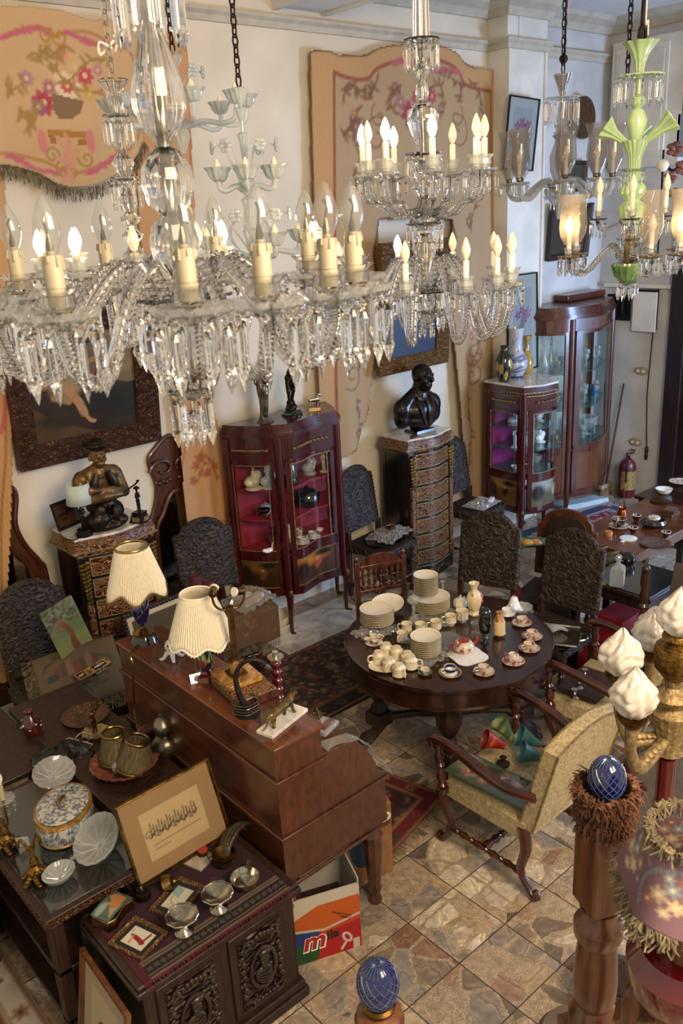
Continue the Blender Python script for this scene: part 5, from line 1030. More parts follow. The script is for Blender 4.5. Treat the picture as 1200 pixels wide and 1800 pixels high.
t = thing('hanging_chain', 'iron chain hanging behind the pale green chandelier', 'chain', (*dep(1106, 60, 4.6)[:2], 0)); cq = dep(1106, 60, 4.6); chain(t, zy(cq, 130), ZC, .055, .0045); g = G(); g.sph((0, 0, zy(cq, 134)), (.03, .03, .012), 10, 6); obj('hook', g, M['iron'], t)
# small flower sconce at the far right
cS = dep(1182, 300, 6.5); t = thing('metal_flower_lamp', 'rust coloured metal flower ornament with round bulb at the upper right edge', 'lamp', cS)
M['rust'] = mat('rust', '4a2216', '7c4630', .6); g = G()
for (x, y, z, s) in ((0, 0, .15, 1), (.08, 0, .02, 1.1), (-.02, 0, -.05, .8), (.14, 0, .12, .9), (.02, 0, -.16, .7)):
    for k in range(5): a = 2*PI*k/5; g.sph((x+.035*s*cos(a), y-.01, z+.035*s*sin(a)), (.035*s, .012, .022*s), 8, 5)
obj('petal', g, M['rust'], t); g = G(); g.sph((-.09, -.03, .04), .045, 14, 10); obj('globe_bulb', g, M['candlew'], t); g = G(); g.tube([(-.08, 0, .15), (-.07, 0, -.5), (-.08, 0, -.75)], .008, 6); g.tube([(-.06, 0, .05), (0, 0, 0), (.1, 0, .05), (.3, 0, 0)], .012, 6); obj('stem', g, M['iron'], t)
t.rotation_euler = (0, 0, YAW-PI/2)
# ================================================================ table and floor lamps
def pleat(t, r0, r1, h, z0, scal=6, amp=.05, trim='candlew', np_=90, dz=.018, ell=1.):
    g = G(); n = np_*2; k = 10; vs = []
    for i in range(n):
        a = 2*PI*i/n
        for j in range(k+1):
            v = j/k; q = 1+.02*(1 if i % 2 else -1)+amp*cos(scal*a)*(1-v)*.7; r = r1+(r0-r1)*v
            z = z0+h*v-(dz*(1-v)*cos(scal*a)); vs.append((r*q*cos(a), r*q*sin(a)*ell, z))
    fs = [(i*(k+1)+j, ((i+1) % n)*(k+1)+j, ((i+1) % n)*(k+1)+j+1, i*(k+1)+j+1) for i in range(n) for j in range(k)]
    g.add(vs, fs); o = obj('lamp_shade', g, M['shade'], t, ang=75); solid(o, .002)
    for zz_, top_ in ((0, 0), (1, 1)):
        g = G(); pts = []
        for i in range(72): a = 2*PI*i/72; v = zz_; r = (r1+(r0-r1)*v)*(1+amp*cos(scal*a)*(1-v)*.7)*1.01; pts.append((r*cos(a), r*sin(a)*ell, z0+h*v-(dz*(1-v)*cos(scal*a))))
        g.tube(pts, .0045, 6, sm=False, closed=True)
        for i in range(0, 72): p = pts[i]; g.sph((p[0]*1.01, p[1]*1.01, p[2]-.004), .004, 5, 4)
        obj('trim', g, M[trim], o)
    return o
BZ = 1.212
p = at(254, 1126, BZ); t = thing('table_lamp', 'lamp with blue glass body and cream gold-trimmed shade at the back end of the bureau', 'lamp', p, sc=1.2)
g = G(); g.lathe([(.06, 0), (.055, .02), (.045, .035), (.04, .035)], 32); obj('base', g, M['blackgloss'], t); g = G(); g.lathe([(.045, .035), (.046, .045), (.03, .055), (.014, .065), (.012, .08)], 28); obj('collar', g, M['brass'], t)
g = G(); g.lathe([(.014, .075), (.026, .1), (.038, .14), (.04, .165), (.034, .2), (.02, .235), (.012, .24)], 32); bo = obj('body', g, M['cobalt'], t); g = G(); g.tube([(.041*cos(a)*(1-abs(k-6)*.015), .041*sin(a)*(1-abs(k-6)*.015), .12+k*.008) for k, a in enumerate([-2.6+i*.22 for i in range(12)])], .0018, 5); obj('gilt_line', g, M['gold'], bo)
g = G(); g.tube([(0, 0, .24), (0, 0, .3)], .006, 6, sm=False); obj('fitting', g, M['brass'], t); pleat(t, .068, .128, .2, .245, 6, .09, 'gold')
g = G(); g.tube([(-.05, -.03, .006), (-.11, -.08, .006), (-.118, -.1, -.05), (-.125, -.06, -.3), (-.13, -.1, -.4)], .004, 5); cord = obj('cord', g, M['brass'], t); g = G(); g.box(-.142, -.11, -.46, -.118, -.08, -.4); obj('plug', g, M['candle'], cord, bev=.004)
p = at(362, 1190, BZ); t = thing('table_lamp', 'lamp with dark cameo glass body and wavy cream pleated shade, middle of the bureau', 'lamp', p, sc=1.08)
g = G(); g.lathe([(.056, 0), (.05, .02), (.03, .03), (.026, .04)], 28); obj('base', g, M['ruby'], t)
C = Cv(0, 1, 0, .14, .008, '7c9452', .1, 7)
for i in range(14): C.blob(i/14+.03, .12-.03*(i % 3), .06, .022, '1d1418', i, .9)
C.rect(0, 0, 1, .05, '231520'); C.blob(.6, .05, .12, .018, '5c2026'); C.blob(.2, .055, .12, .015, '231520')
def cam_(u, v): r = .024+.012*np.sin(np.pi*np.clip(v/.14, 0, 1)**.8); return (r*np.cos(2*np.pi*u), r*np.sin(2*np.pi*u), .035+v)
obj('vase_body', C.mesh('vase_body', cam_, M['vcgloss']), M['vcgloss'], t); g = G(); g.tube([(0, 0, .17), (0, 0, .25)], .006, 6, sm=False); obj('fitting', g, M['brassdark'], t); pleat(t, .07, .142, .215, .195, 8, .03, 'candlew', 70, .012)
p = at(303, 1158, BZ); t = thing('porcelain_stand', 'white pierced porcelain lamp foot between the two shaded lamps', 'ornament', p, .4)
g = G()
for k in range(4): q = PI/4+PI/2*k; g.tube([(.02*cos(q), .02*sin(q), .04), (.035*cos(q), .035*sin(q), .02), (.05*cos(q), .05*sin(q), .008), (.06*cos(q), .06*sin(q), .014)], [.014, .01, .008, .007], 8)
g.lathe([(.02, .03), (.03, .04), (.018, .05), (.02, .055)], 20); obj('foot', g, M['porcw'], t); g = G()
for k in range(8): q = PI/4*k; g.tube([(.02*cos(q), .02*sin(q), .055), (.03*cos(q+.3), .03*sin(q+.3), .07), (.02*cos(q+.5), .02*sin(q+.5), .09)], .004, 6)
g.lathe([(.022, .088), (.026, .092), (.022, .098), (.02, .092)], 20); obj('basket', g, M['porcw'], t)
# square box and lamp with two open sockets
p = at(405, 1222, BZ); t = thing('decorative_box', 'tortoiseshell patterned book-shaped box on the bureau under the two-socket lamp', 'box', (1.9, 3.0, BZ), D2(-8))
C = Cv(-.1, .1, -.14, .14, .008, '2a1810', .2, 3)
g = G(); g.box(-.1, -.15, 0, .1, .15, .05); obj('cover', g, carve('tortoise', '1c0f08', '8a6030', 60, .25, .1), t, bev=.008); g = G(); g.box(-.085, -.152, .006, .102, .146, .044); obj('pages', g, M['walnut'], t)
t = thing('two_socket_lamp', 'brass column lamp with two empty sockets on a yellow marble slab', 'lamp', (1.9, 3.05, BZ+.051), D2(-8))
g = G(); g.box(-.09, -.1, 0, .09, .1, .022); C = mat('sienna', '6b4018', 'c29444', .2, scale=9, coat=.5, kind='swirl'); obj('slab', g, C, t, bev=.003); g = G(); g.lathe([(.03, .03), (.03, .085)], 16); obj('marble_drum', g, C, t)
g = G(); g.box(-.04, -.04, .022, .04, .04, .032); g.lathe([(.034, .085), (.026, .1), (.015, .105), (.0145, .35), (.02, .353), (.018, .365), (.008, .37)], 16, flute=.06, nf=8); obj('column', g, M['brassdark'], t)
for s in (-1, 1):
    g = G(); g.tube([(0, 0, .36), (s*.035, -s*.01, .355), (s*.065, -s*.02, .39), (s*.07, -s*.022, .46)], .006, 8); a = obj('arm', g, M['brassdark'], t)
    g = G(); g.lathe([(.012, 0), (.018, .008), (.018, .05), (.021, .055)], 16, M=T((s*.07, -s*.022, .43)) @ Rz(.9 if s < 0 else .2) @ Ry(-1.3*s)); obj('socket', g, M['brassdark'], a); g = G(); g.lathe([(.019, .05), (.022, .06), (.016, .06)], 16, M=T((s*.07, -s*.022, .43)) @ Rz(.9 if s < 0 else .2) @ Ry(-1.3*s)); obj('socket_ring', g, M['candlew'], a)
t = thing('gooseneck_lamp', 'dark gooseneck desk lamp without shade, flex coiled round its foot', 'lamp', (1.8, 2.83, BZ))
g = G(); g.lathe([(.05, 0), (.048, .01), (.03, .02), (.015, .03)], 20); obj('base', g, M['iron'], t); g = G(); g.tube([(0, 0, .02), (-.02, .01, .08), (-.025, .02, .16), (.0, .0, .22), (.045, -.03, .225), (.07, -.045, .2)], [.018, .013, .01, .009, .009, .011], 8); obj('neck', g, M['iron'], t)
g = G(); g.lathe([(.008, 0), (.012, .01), (.012, .03)], 12, M=T((.07, -.045, .2)) @ Ry(2.6)); obj('socket', g, M['pewter'], t); g = G()
g.tube([((.05+.008*sin(3*a))*cos(a), (.05+.008*cos(2*a))*sin(a), .01+.012*(a/6)) for a in [k*.4 for k in range(64)]], .0025, 5); obj('flex', g, M['pewter'], t)
p = at(498, 1238, BZ); t = thing('glass_candlestick', 'dark red bubbled glass candlestick with metal top on the bureau', 'candlestick', (2.08, 2.98, 1.07)); g = G()
for k in range(5): g.sph((0, 0, .02+k*.03), (.0175, .0175, .0175), 16, 10)
g.lathe([(.03, -.01), (.028, 0), (.01, .01)], 16); obj('bubbled_stem', g, M['ruby'], t); g = G(); g.lathe([(.012, .155), (.026, .16), (.026, .166), (.01, .168), (.01, .182), (.007, .182)], 18); obj('candle_cup', g, M['silver'], t)
# ---- torchere with flame globes
cT = dep(1182, 1220, 2.62); t = thing('floor_lamp', 'tall gilt standing lamp with flame shaped white glass globes and deep red column', 'floor lamp', (cT.x, cT.y, 0))
def Z(py): return zy(cT, py)
def flame(R, H):
    g = G(); vs = []; n, k = 60, 44
    for i in range(n):
        for j in range(k+1):
            v = j/k; a = 2*PI*i/n; r = R*(.42+.62*sin(PI*min(1, v*1.18+.06))**.8)*(1 if v < .8 else max(.03, 1-(v-.8)/.2)**.7)
            q = .95+.3*abs(sin(2.5*a+6*v+1.2*sin(5*v)))*(.25+v)+.17*abs(sin(3*a-9*v+1.6*sin(3*a+4*v)))*(.3+v)+.05*sin(11*a+17*v); vs.append((r*q*cos(a+1.2*v), r*q*sin(a+1.2*v), H*v*(1+.05*sin(3*a+2)*v)))
    g.add(vs, [(i*(k+1)+j, ((i+1) % n)*(k+1)+j, ((i+1) % n)*(k+1)+j+1, i*(k+1)+j+1) for i in range(n) for j in range(k)]); return g
mf, ntf, pf_ = nmat('flameglass'); pf_.inputs['Base Color'].default_value = (*rgb('d6d0c4'), 1); pf_.inputs['Roughness'].default_value = .18; pf_.inputs['Transmission Weight'].default_value = .25; pf_.inputs['Coat Weight'].default_value = .5; M['flame'] = mf
FL = mesh(flame(.053, .145), M['flame'], True, 'flame_globe', 180)
seg(t, [(.03, Z(1325)), (.05, Z(1318)), (.04, Z(1300)), (.055, Z(1262)), (.06, Z(1250)), (.03, Z(1240)), (.05, Z(1232)), (.06, Z(1222)), (.025, Z(1205)), (.03, Z(1190))], 'giltdull', 'shaft', .03, 16); seg(t, [(.025, Z(1195)), (.06, Z(1172)), (.065, Z(1145)), (.06, Z(1135)), (.03, Z(1128)), (.045, Z(1120)), (.04, Z(1112))], 'ormolu', 'urn'); seg(t, [(.026, Z(1445)), (.027, Z(1330))], 'ruby', 'column', .06, 10)
seg(t, [(.03, Z(1430)), (.034, Z(1425)), (.034, Z(1412)), (.028, Z(1406))], 'giltdull', 'collar'); seg(t, [(.16, 0), (.16, .03), (.1, .06), (.04, .12), (.03, .2), (.045, .3), (.03, .4), (.027, Z(1445))], 'giltdull', 'base')
obj('flame_globe', FL, None, t, loc=(0, 0, Z(1112)), )
for q, z_, R in ((-100, 1248, .17), (-60, 1158, .2), (-150, 1180, .12)) : pass
for k, (px, py, dd) in enumerate(((1112, 1255, 2.42), (1090, 1182, 2.6), (1146, 1140, 2.78))):
    gp = dep(px, py, dd); lx, ly, lz = gp.x-cT.x, gp.y-cT.y, gp.z; zb = Z(1290)-.03*k*0
    g = G(); g.tube([(0, 0, zb), (lx*.35, ly*.35, zb-.02), (lx*.75, ly*.75, zb-.015), (lx*.98, ly*.98, lz-.13), (lx, ly, lz-.05), (lx, ly, lz-.02)], [.02, .018, .02, .016, .02, .026], 10, sub=6)
    for j in range(6): u = .3+.1*j; g.sph((lx*u, ly*u, zb-.005), (.018, .018, .014), 8, 5)
    a = obj('arm', g, M['giltdull'], t); g = G(); g.lathe([(.015, -.05), (.03, -.03), (.045, -.008), (.045, 0), (.02, .004)], 20, c=(lx, ly, lz)); obj('gallery', g, M['brassdark'], a); obj('flame_globe', FL, None, a, loc=(lx, ly, lz), rz=k*1.3)
# ---- near lamp with tapestry shade
cL = dep(1196, 1600, 1.95); t = thing('table_lamp', 'lamp with mauve tapestry shade, tattered fringe and crimson bulbous base, lower right corner', 'lamp', (cL.x+.04, cL.y-.0, 0))
zt_, zb_ = zy(cL, 1480), zy(cL, 1585); C = Cv(0, 1.3, 0, .32, .007, '71555e', .05, 3); M['mauve'] = M['vc']
for x0 in (.0, .26, .52, .78, 1.04):
    for q in sweep([(x0+.06, .06), (x0+.03, .14), (x0+.08, .22), (x0+.2, .26), (x0+.3, .22)], 5): C.blob(q[0], q[1], .014, .008, '6e7c84', q[0]*40)
    for dx, dy, r, c in ((.12, .14, .035, 'a8977c'), (.16, .18, .03, '7c8a94'), (.18, .12, .03, 'c0a888'), (.09, .1, .022, '98624c'), (.22, .17, .026, 'a48c74'), (.14, .22, .02, '8c98a0'), (.2, .22, .02, '985848'), (.24, .11, .02, '6c7a88'), (.15, .08, .02, 'b8a890')): C.flower(x0+dx, dy, r, c, 'c8b890', 6)
def shf(u, v):
    a = u/1.3*2*np.pi; w = v/.32; r = .155-.06*w**1.0+.02*np.cos(4*a)*(1-w); return (r*np.cos(a), r*np.sin(a), zb_+.02*np.cos(4*a)*(1-w)+(zt_-zb_)*w)
so = solid(obj('lamp_shade', C.mesh('lamp_shade', shf, M['vc']), M['vc'], t), .004)
g = G()
for w in (0., 1.):
    for k in range(420):
        a = rng.uniform(0, 2*PI); x, y, z = (float(q) for q in shf(np.array(a/2/PI*1.3), np.array(w*.32))); L = rng.uniform(.006, .022) if w else rng.uniform(.015, .045)
        g.tube([(x, y, z), (x*1.05+rng.uniform(-.012, .012), y*1.05+rng.uniform(-.012, .012), z+(.01 if w else -L*.4)), (x*1.07+rng.uniform(-.02, .02), y*1.07+rng.uniform(-.02, .02), z-L)], .0024, 4, sub=2)
tag(obj('fringe', g, M['fringe'], so), kind='stuff')
zg = zy(cL, 1690); seg(t, [(.02, zt_-.04), (.02, zb_-.02), (.035, zb_-.04), (.03, zg+.08), (.04, zg+.05), (.045, zg+.03)], 'oakdark', 'stem'); seg(t, [(.05, zg+.03), (.055, zg+.02), (.045, zg+.015)], 'brassdark', 'collar')
seg(t, [(.05, zg-.19), (.09, zg-.16), (.125, zg-.09), (.13, zg-.03), (.1, zg+.01), (.045, zg+.02)], 'ruby', 'globe_base'); seg(t, [(.1, 0), (.09, .05), (.05, .1), (.045, zg-.22), (.06, zg-.19)], 'oakdark', 'pedestal')
# ---- newel posts with cut glass finials, balusters of the stair
def egg(t, z, s=1.):
    g = G(); g.lathe([(.02*s, 0), (.034*s, .003), (.036*s, .012), (.03*s, .018)], 32, c=(0, 0, z)); obj('egg_foot', g, M['brassdark'], t)
    g = G(); g.sph((0, 0, z+.068*s), (.044*s, .044*s, .058*s), 36, 24); e = obj('egg_finial', g, M['cobalt'], t)
    g = G()
    for s2 in (-1, 1):
        for k in range(14):
            a0 = 2*PI*k/14; g.tube([(.0452*s*cos(q)*cos(a0+s2*1.15*q), .0452*s*cos(q)*sin(a0+s2*1.15*q), z+s*(.068+.0592*sin(q))) for q in [-1.25+i*.16 for i in range(13)]], .0011*s, 4, sub=2)
    for k in range(22): a0 = 2*PI*k/22; g.tube([(.0452*s*cos(q)*cos(a0), .0452*s*cos(q)*sin(a0), z+s*(.068+.0592*sin(q))) for q in (.8, 1.0, 1.2, 1.42)], .0012*s, 4)
    obj('cut_lines', g, mat('cutline', '2a3558', '4a5a88', .2, coat=.5), e)
cN = dep(1060, 1480, 2.3); t = thing('newel_post', 'brown wooden newel post with furry collar and blue cut-glass egg finial at the right', 'newel post', (cN.x, cN.y, 0), YAW-PI/2+.25)
def Z(py): return zy(cN, py)
zt2 = Z(1425); g = G(); g.box(-.055, -.055, Z(1588), .055, .055, zt2); obj('block', g, M['newel'], t, bev=.006); seg(t, [(.055, Z(1590)), (.03, Z(1598)), (.05, Z(1610)), (.068, Z(1622)), (.066, Z(1640)), (.052, Z(1652)), (.058, Z(1680)), (.062, Z(1720)), (.06, Z(1745)), (.05, Z(1760)), (.07, Z(1775)), (.07, Z(1795)), (.075, Z(1810))], 'newel', 'turned_shaft', n=40); g = G(); g.box(-.075, -.075, 0, .075, .075, Z(1808)); obj('plinth', g, M['newel'], t, bev=.006)
g = G(); g.box(-.045, -.045, zt2, .045, .045, zt2+.02); g.lathe([(.05, zt2+.02), (.045, zt2+.03), (.02, zt2+.035)], 24); obj('cap', g, M['newel'], t, bev=.004); egg(t, zt2+.03, 1.05)
g = G(); M['fur'] = mat('fur', '3a2014', '7c5238', .9, scale=50)
for k in range(2600):
    a = rng.uniform(0, 2*PI); z = zt2+rng.uniform(-.045, .085); r = .06+.12*max(0, z-zt2)+rng.uniform(-.008, .006); dx, dy = rng.uniform(-.018, .018), rng.uniform(-.018, .018); L = rng.uniform(-.012, .035)
    g.tube([(r*cos(a), r*sin(a), z), ((r+.01)*cos(a)+dx*.5, (r+.01)*sin(a)+dy*.5, z-L*.3), ((r+.008)*cos(a)+dx, (r+.008)*sin(a)+dy, z-L)], [.003, .0022, .0006], 3, sub=1)
tag(obj('fur_collar', g, M['fur'], t), kind='stuff')
cN2 = dep(666, 1775, 1.87); t = thing('newel_post', 'newel post top with blue cut-glass egg finial at the bottom centre edge', 'newel post', (cN2.x, cN2.y, 0)); zz2 = zy(cN2, 1772)
seg(t, [(.062, 0), (.062, zz2-.1), (.05, zz2-.06), (.055, zz2-.03), (.05, zz2-.012), (.03, zz2)], 'newel', 'shaft', n=40); egg(t, zz2, 1.02)
for i, (px, py) in enumerate(((1122, 1700), (1197, 1700))):
    cb_ = dep(px, py, 2.12-.12*i); t = thing('baluster', ('turned wooden baluster next to the furry newel post', 'turned wooden baluster at the right edge, second from the newel post')[i], 'baluster', (cb_.x, cb_.y, 0))
    def Z(py): return zy(cb_, py)
    seg(t, [(.028, Z(1560)), (.022, Z(1600)), (.03, Z(1620)), (.02, Z(1640)), (.026, Z(1655)), (.03, Z(1700)), (.022, Z(1725)), (.03, Z(1735)), (.026, Z(1745)), (.034, Z(1760)), (.034, Z(1775)), (.035, 1.0), (.04, .9), (.04, 0)], 'newel', 'shaft', n=24)
a_, b_ = dep(1095, 1785, 2.25), dep(1240, 1790, 1.95); g = G(); q = (b_-a_).normalized(); g.tube([a_, b_], .04, 4, sm=False); tag(obj('stair_rail', g, M['newel'], bev=.005), 'brown wooden base rail of the stair balustrade in the lower right corner', 'rail')
p = at(1016, 1765, 0); t = thing('hexagonal_stool', 'dark hexagonal stool standing on the floor behind the newel post', 'stool', (2.6, 1.46, 0)); g = G(); g.lathe([(.12, .0), (.12, .12), (.15, .13), (.15, .15)], 6); obj('body', g, mat('hexgreen', '232c2c', '344040', .5), t, smooth=False); g = G(); g.lathe([(.11, .15), (.11, .16)], 6); obj('inset', g, M['oakdark'], t, smooth=False)
p = at(975, 1796, .4); t = thing('round_stool', 'round grey topped stool cut off by the bottom edge', 'stool', (p.x, p.y-.1, 0)); g = G(); g.lathe([(0, .36), (.13, .36), (.15, .39), (.13, .42), (0, .425)], 32); obj('seat', g, mat('greytop', '4a4038', '5c5046', .6), t)
for k in range(3): g = G(); a = 2*PI*k/3; g.cyl((.09*cos(a), .09*sin(a), .37), (.13*cos(a), .13*sin(a), 0), .015); obj('leg', g, M['oakdark'], t)
# ================================================================ small things
def L3(g, prof, n=28, **k): g.lathe(prof, n, **k); return g
def simple(name, lab, cat, loc, g, m, rz=0, group=None, smooth=True, bev=0, part='body', ang=40): t = thing(name, lab, cat, loc, rz, group); obj(part, g, m, t, smooth=smooth, bev=bev, ang=ang); return t
def blobfig(t, name, parts, m, vox=.006, sm=4, M_=None):
    g = G()
    for p in parts:
        if len(p) == 4 and hasattr(p[0], '__len__') and hasattr(p[1], '__len__') and not hasattr(p[2], '__len__'):
            a, b, r0, r1 = p; a, b = Vector(a), Vector(b); n = max(2, int((b-a).length/(min(r0, r1)*.45))+1)
            for i in range(n+1): u = i/n; g.sph(a.lerp(b, u), r0+(r1-r0)*u, 10, 7, M=M_)
        else:
            c, r = p[0], p[1]; rot = p[2] if len(p) > 2 else None; mm_ = T(c) @ (rot if rot else Matrix.Identity(4)); g.sph((0, 0, 0), r, 14, 10, M=(M_ @ mm_ if M_ else mm_))
    o = obj(name, g, m, t); r = o.modifiers.new('r', 'REMESH'); r.mode = 'VOXEL'; r.voxel_size = vox; r.use_smooth_shade = True
    s = o.modifiers.new('s', 'SMOOTH'); s.factor = .5; s.iterations = sm; return o
def headparts(c, s, yaw=0., cap=False):  # facing -y, s = head height
    R = Rz(yaw); q = lambda x, y, z: tuple(Vector(c)+R @ Vector((x*s, y*s, z*s)))
    E = lambda x, y, z, a, b, d: (q(x, y, z), (a*s, b*s, d*s), R)
    L = [E(0, .03, .1, .33, .4, .37), E(0, -.08, -.12, .26, .27, .34), E(0, -.2, -.36, .14, .13, .1), E(0, -.34, .12, .23, .07, .05), E(0, -.42, -.04, .055, .1, .09), E(0, -.39, .05, .045, .06, .12), E(0, -.44, -.08, .075, .06, .045), E(0, -.34, -.22, .12, .05, .03), E(0, -.33, -.275, .1, .05, .03), E(0, -.27, -.25, .17, .1, .12)]
    for k in (-1, 1): L += [E(k*.34, .06, -.02, .045, .09, .13), E(k*.18, -.26, -.08, .1, .1, .1), E(k*.12, -.345, .04, .06, .04, .035)]
    return L
# ---- black bust of a man
p = Vector((5.52, 5.31, 1.36)); t = thing('bust_statue', 'black bronze bust of a bald man in suit and tie on the marble topped chest', 'bust', p, D2(-4))
pts = headparts((0, -.04, .5), .26, .1)+[((0, .0, .42), (0, .01, .3), .068, .09), ((-.04, .03, .35), (-.17, .04, .24), .06, .085), ((.04, .03, .35), (.17, .04, .24), .06, .085), ((-.05, .03, .29), (.05, .03, .29), .085, .085), ((-.17, .04, .22), (.1, .085, .11)), ((.17, .04, .22), (.1, .085, .11)), ((-.19, .04, .15), (.075, .07, .1)), ((.19, .04, .15), (.075, .07, .1)), ((0, -.0, .2), (.18, .115, .13)), ((0, -.01, .12), (.17, .1, .09)), ((0, .01, .06), (.11, .08, .07))]
M['bustm'] = mat('bustm', '0f0d0c', '2a2521', .3, .6, scale=14, bump=.15, coat=.25)
b = blobfig(t, 'figure', pts, M['bustm'], .007, 9)
for s in (-1, 1): g = G(); g.tube([(s*.07, -.03, .33), (s*.085, -.08, .27), (s*.06, -.105, .18), (s*.02, -.105, .07)], [.014, .024, .024, .012], 6); obj('lapel', g, M['bustm'], t)
g = G(); g.tube([(0, -.075, .31), (0, -.1, .28), (0, -.115, .2), (0, -.108, .1)], [.022, .014, .02, .014], 6); obj('tie', g, M['bustm'], t); g = G(); g.prism([(-.12, -.08), (.12, -.08), (.12, .1), (-.12, .1)], 0, .03, sc=.9); obj('plinth', g, M['ebony'], t, bev=.004)
g = G(); g.box(-.045, -.02, 0, .045, .02, .018); g.box(-.035, -.015, .018, .04, .016, .026); simple('small_box', 'little dark wooden piece lying on the marble before the black bust', 'box', (5.32, 5.2, 1.36), g, M['walnut'], .3, bev=.003)
# ---- bronze sailor
t = thing('sailor_statue', 'bronze bust of a fisherman in cap with crossed arms on the left chest', 'statue', (2.34, 5.2, 1.36), D2(-2))
S = .17; hd = headparts((0, -.03, .5), .16)
body = [((0, .0, .42), (0, .0, .38), .045, .06), ((-.03, .02, .4), (-.11, .02, .36), .04, .05), ((.03, .02, .4), (.11, .02, .36), .04, .05), ((0, .02, .33), (.11, .075, .1)), ((0, .02, .25), (.11, .075, .1)), ((-.11, .02, .36), (.055, .055, .055)), ((.11, .02, .36), (.055, .055, .055)), ((-.13, .02, .35), (-.15, -.03, .23), .046, .04), ((.13, .02, .35), (.15, -.03, .23), .046, .04), ((-.15, -.03, .23), (-.02, -.12, .25), .04, .034), ((-.02, -.12, .25), (.09, -.1, .24), .034, .026), ((.15, -.03, .23), (.02, -.1, .28), .04, .032), ((.02, -.1, .28), (-.08, -.1, .3), .03, .024), ((-.1, -.095, .3), (.03, .018, .03)), ((.1, -.095, .235), (.03, .022, .02))]
blobfig(t, 'figure', body+hd, M['bronzelight'], .0055, 5)
g = G(); g.sph((0, .0, .575), (.078, .085, .032), 18, 10); g.sph((0, .01, .595), (.07, .075, .028), 18, 10); g.sph((0, -.085, .562), (.055, .035, .01), 14, 8); obj('cap', g, M['bronze'], t)
for s in (-1, 1): g = G(); g.tube([(s*.04, -.07, .4), (s*.065, -.07, .33), (s*.08, -.06, .27), (s*.08, -.03, .2)], [.018, .03, .03, .02], 8); obj('waistcoat', g, M['bronze'], t)
g = G(); g.tube([(.11, -.12, .25), (.19, -.15, .3), (.2, -.15, .32)], [.005, .006, .014], 8); obj('pipe', g, M['bronze'], t)
blobfig(t, 'rocky_base', [((0, 0, .03), (.15, .11, .045)), ((-.06, -.04, .08), (.09, .07, .07)), ((.07, .02, .1), (.08, .07, .08)), ((0, .02, .16), (.11, .07, .06)), ((-.05, -.06, .14), (.04, .04, .06)), ((.05, -.07, .1), (.03, .03, .07)), ((.09, -.05, .05), (.05, .05, .04)), ((-.1, 0, .06), (.06, .08, .05))], M['bronze'], .007, 1)
def standing(t, h, m, tilt=0., arm='down', vox=.004):
    s = h; P = [((-.05*s, 0, .0), (-.045*s, 0, .26*s), .035*s, .04*s), ((-.045*s, 0, .26*s), (-.04*s, 0, .5*s), .045*s, .06*s), ((.05*s, -.02*s, .0), (.05*s, -.02*s, .26*s), .035*s, .04*s), ((.05*s, -.02*s, .26*s), (.04*s, 0, .5*s), .045*s, .06*s), ((0, 0, .53*s), (.085*s, .06*s, .07*s)), ((0, 0, .65*s), (.075*s, .055*s, .1*s)), ((0, 0, .76*s), (.1*s, .06*s, .07*s)), ((0, 0, .8*s), (0, 0, .86*s), .03*s, .03*s), ((0, -.01*s, .92*s), (.05*s, .06*s, .07*s)), ((-.1*s, 0, .78*s), (-.14*s, .0, .63*s), .03*s, .026*s), ((-.14*s, 0, .63*s), (-.1*s, -.08*s, .55*s), .026*s, .02*s)]
    if arm == 'up': P += [((.1*s, 0, .78*s), (.17*s, -.03*s, .88*s), .03*s, .025*s), ((.17*s, -.03*s, .88*s), (.12*s, -.06*s, 1.02*s), .024*s, .02*s)]
    else: P += [((.1*s, 0, .78*s), (.14*s, -.02*s, .63*s), .03*s, .026*s), ((.14*s, -.02*s, .63*s), (.06*s, -.09*s, .6*s), .026*s, .02*s)]
    return blobfig(t, 'figure', [tuple(q) for q in P], m, vox*s/.2 if s < .25 else .006, 1, T((0, 0, 0)))
t = thing('boy_statuette', 'small bronze boy statuette on square pierced pedestal beside the fisherman bust', 'statuette', (2.56, 5.13, 1.36), .5); o = standing(t, .17, M['bronze']); o.location = (0, 0, .07)
g = G(); g.box(-.055, -.055, 0, .055, .055, .06, tx=.62, ty=.62); g.box(-.04, -.04, .06, .04, .04, .07); obj('pedestal', g, M['bronze'], t, bev=.002, smooth=False); g = G(); g.lathe([(0, .235), (.024, .236), (.012, .25), (0, .255)], 12, c=(0, -.002, 0)); obj('hat', g, M['bronze'], t)
g = G()
for q in range(4): g.box(-.03, -.053, .012, .03, -.05, .045, M=Rz(q*PI/2))
obj('lattice', g, M['giltdull'], t)
t = thing('table_lamp', 'figure lamp with small pale blue cylinder shade at the left end of the chest', 'lamp', (2.17, 5.17, 1.36)); g = G(); g.lathe([(.055, 0), (.055, .02), (.045, .03), (.045, .045), (.02, .05)], 24); obj('base', g, M['bronze'], t); o = standing(t, .17, M['bronze']); o.location = (0, 0, .05); g = G(); g.tube([(0, .01, .2), (0, .01, .3)], .004, 6, sm=False); obj('rod', g, M['bronze'], t)
g = G(); g.lathe([(.083, .225), (.075, .36)], 40, cap=False); so = obj('lamp_shade', g, mat('blueshade', 'a9b8b4', 'b9c6c2', .8, scale=50), t); solid(so, .002); g = G(); g.tube([(-.05, -.02, .005), (-.1, -.04, .005), (-.13, .05, .005), (-.1, .16, .004)], .004, 5); obj('cord', g, M['black'], t)
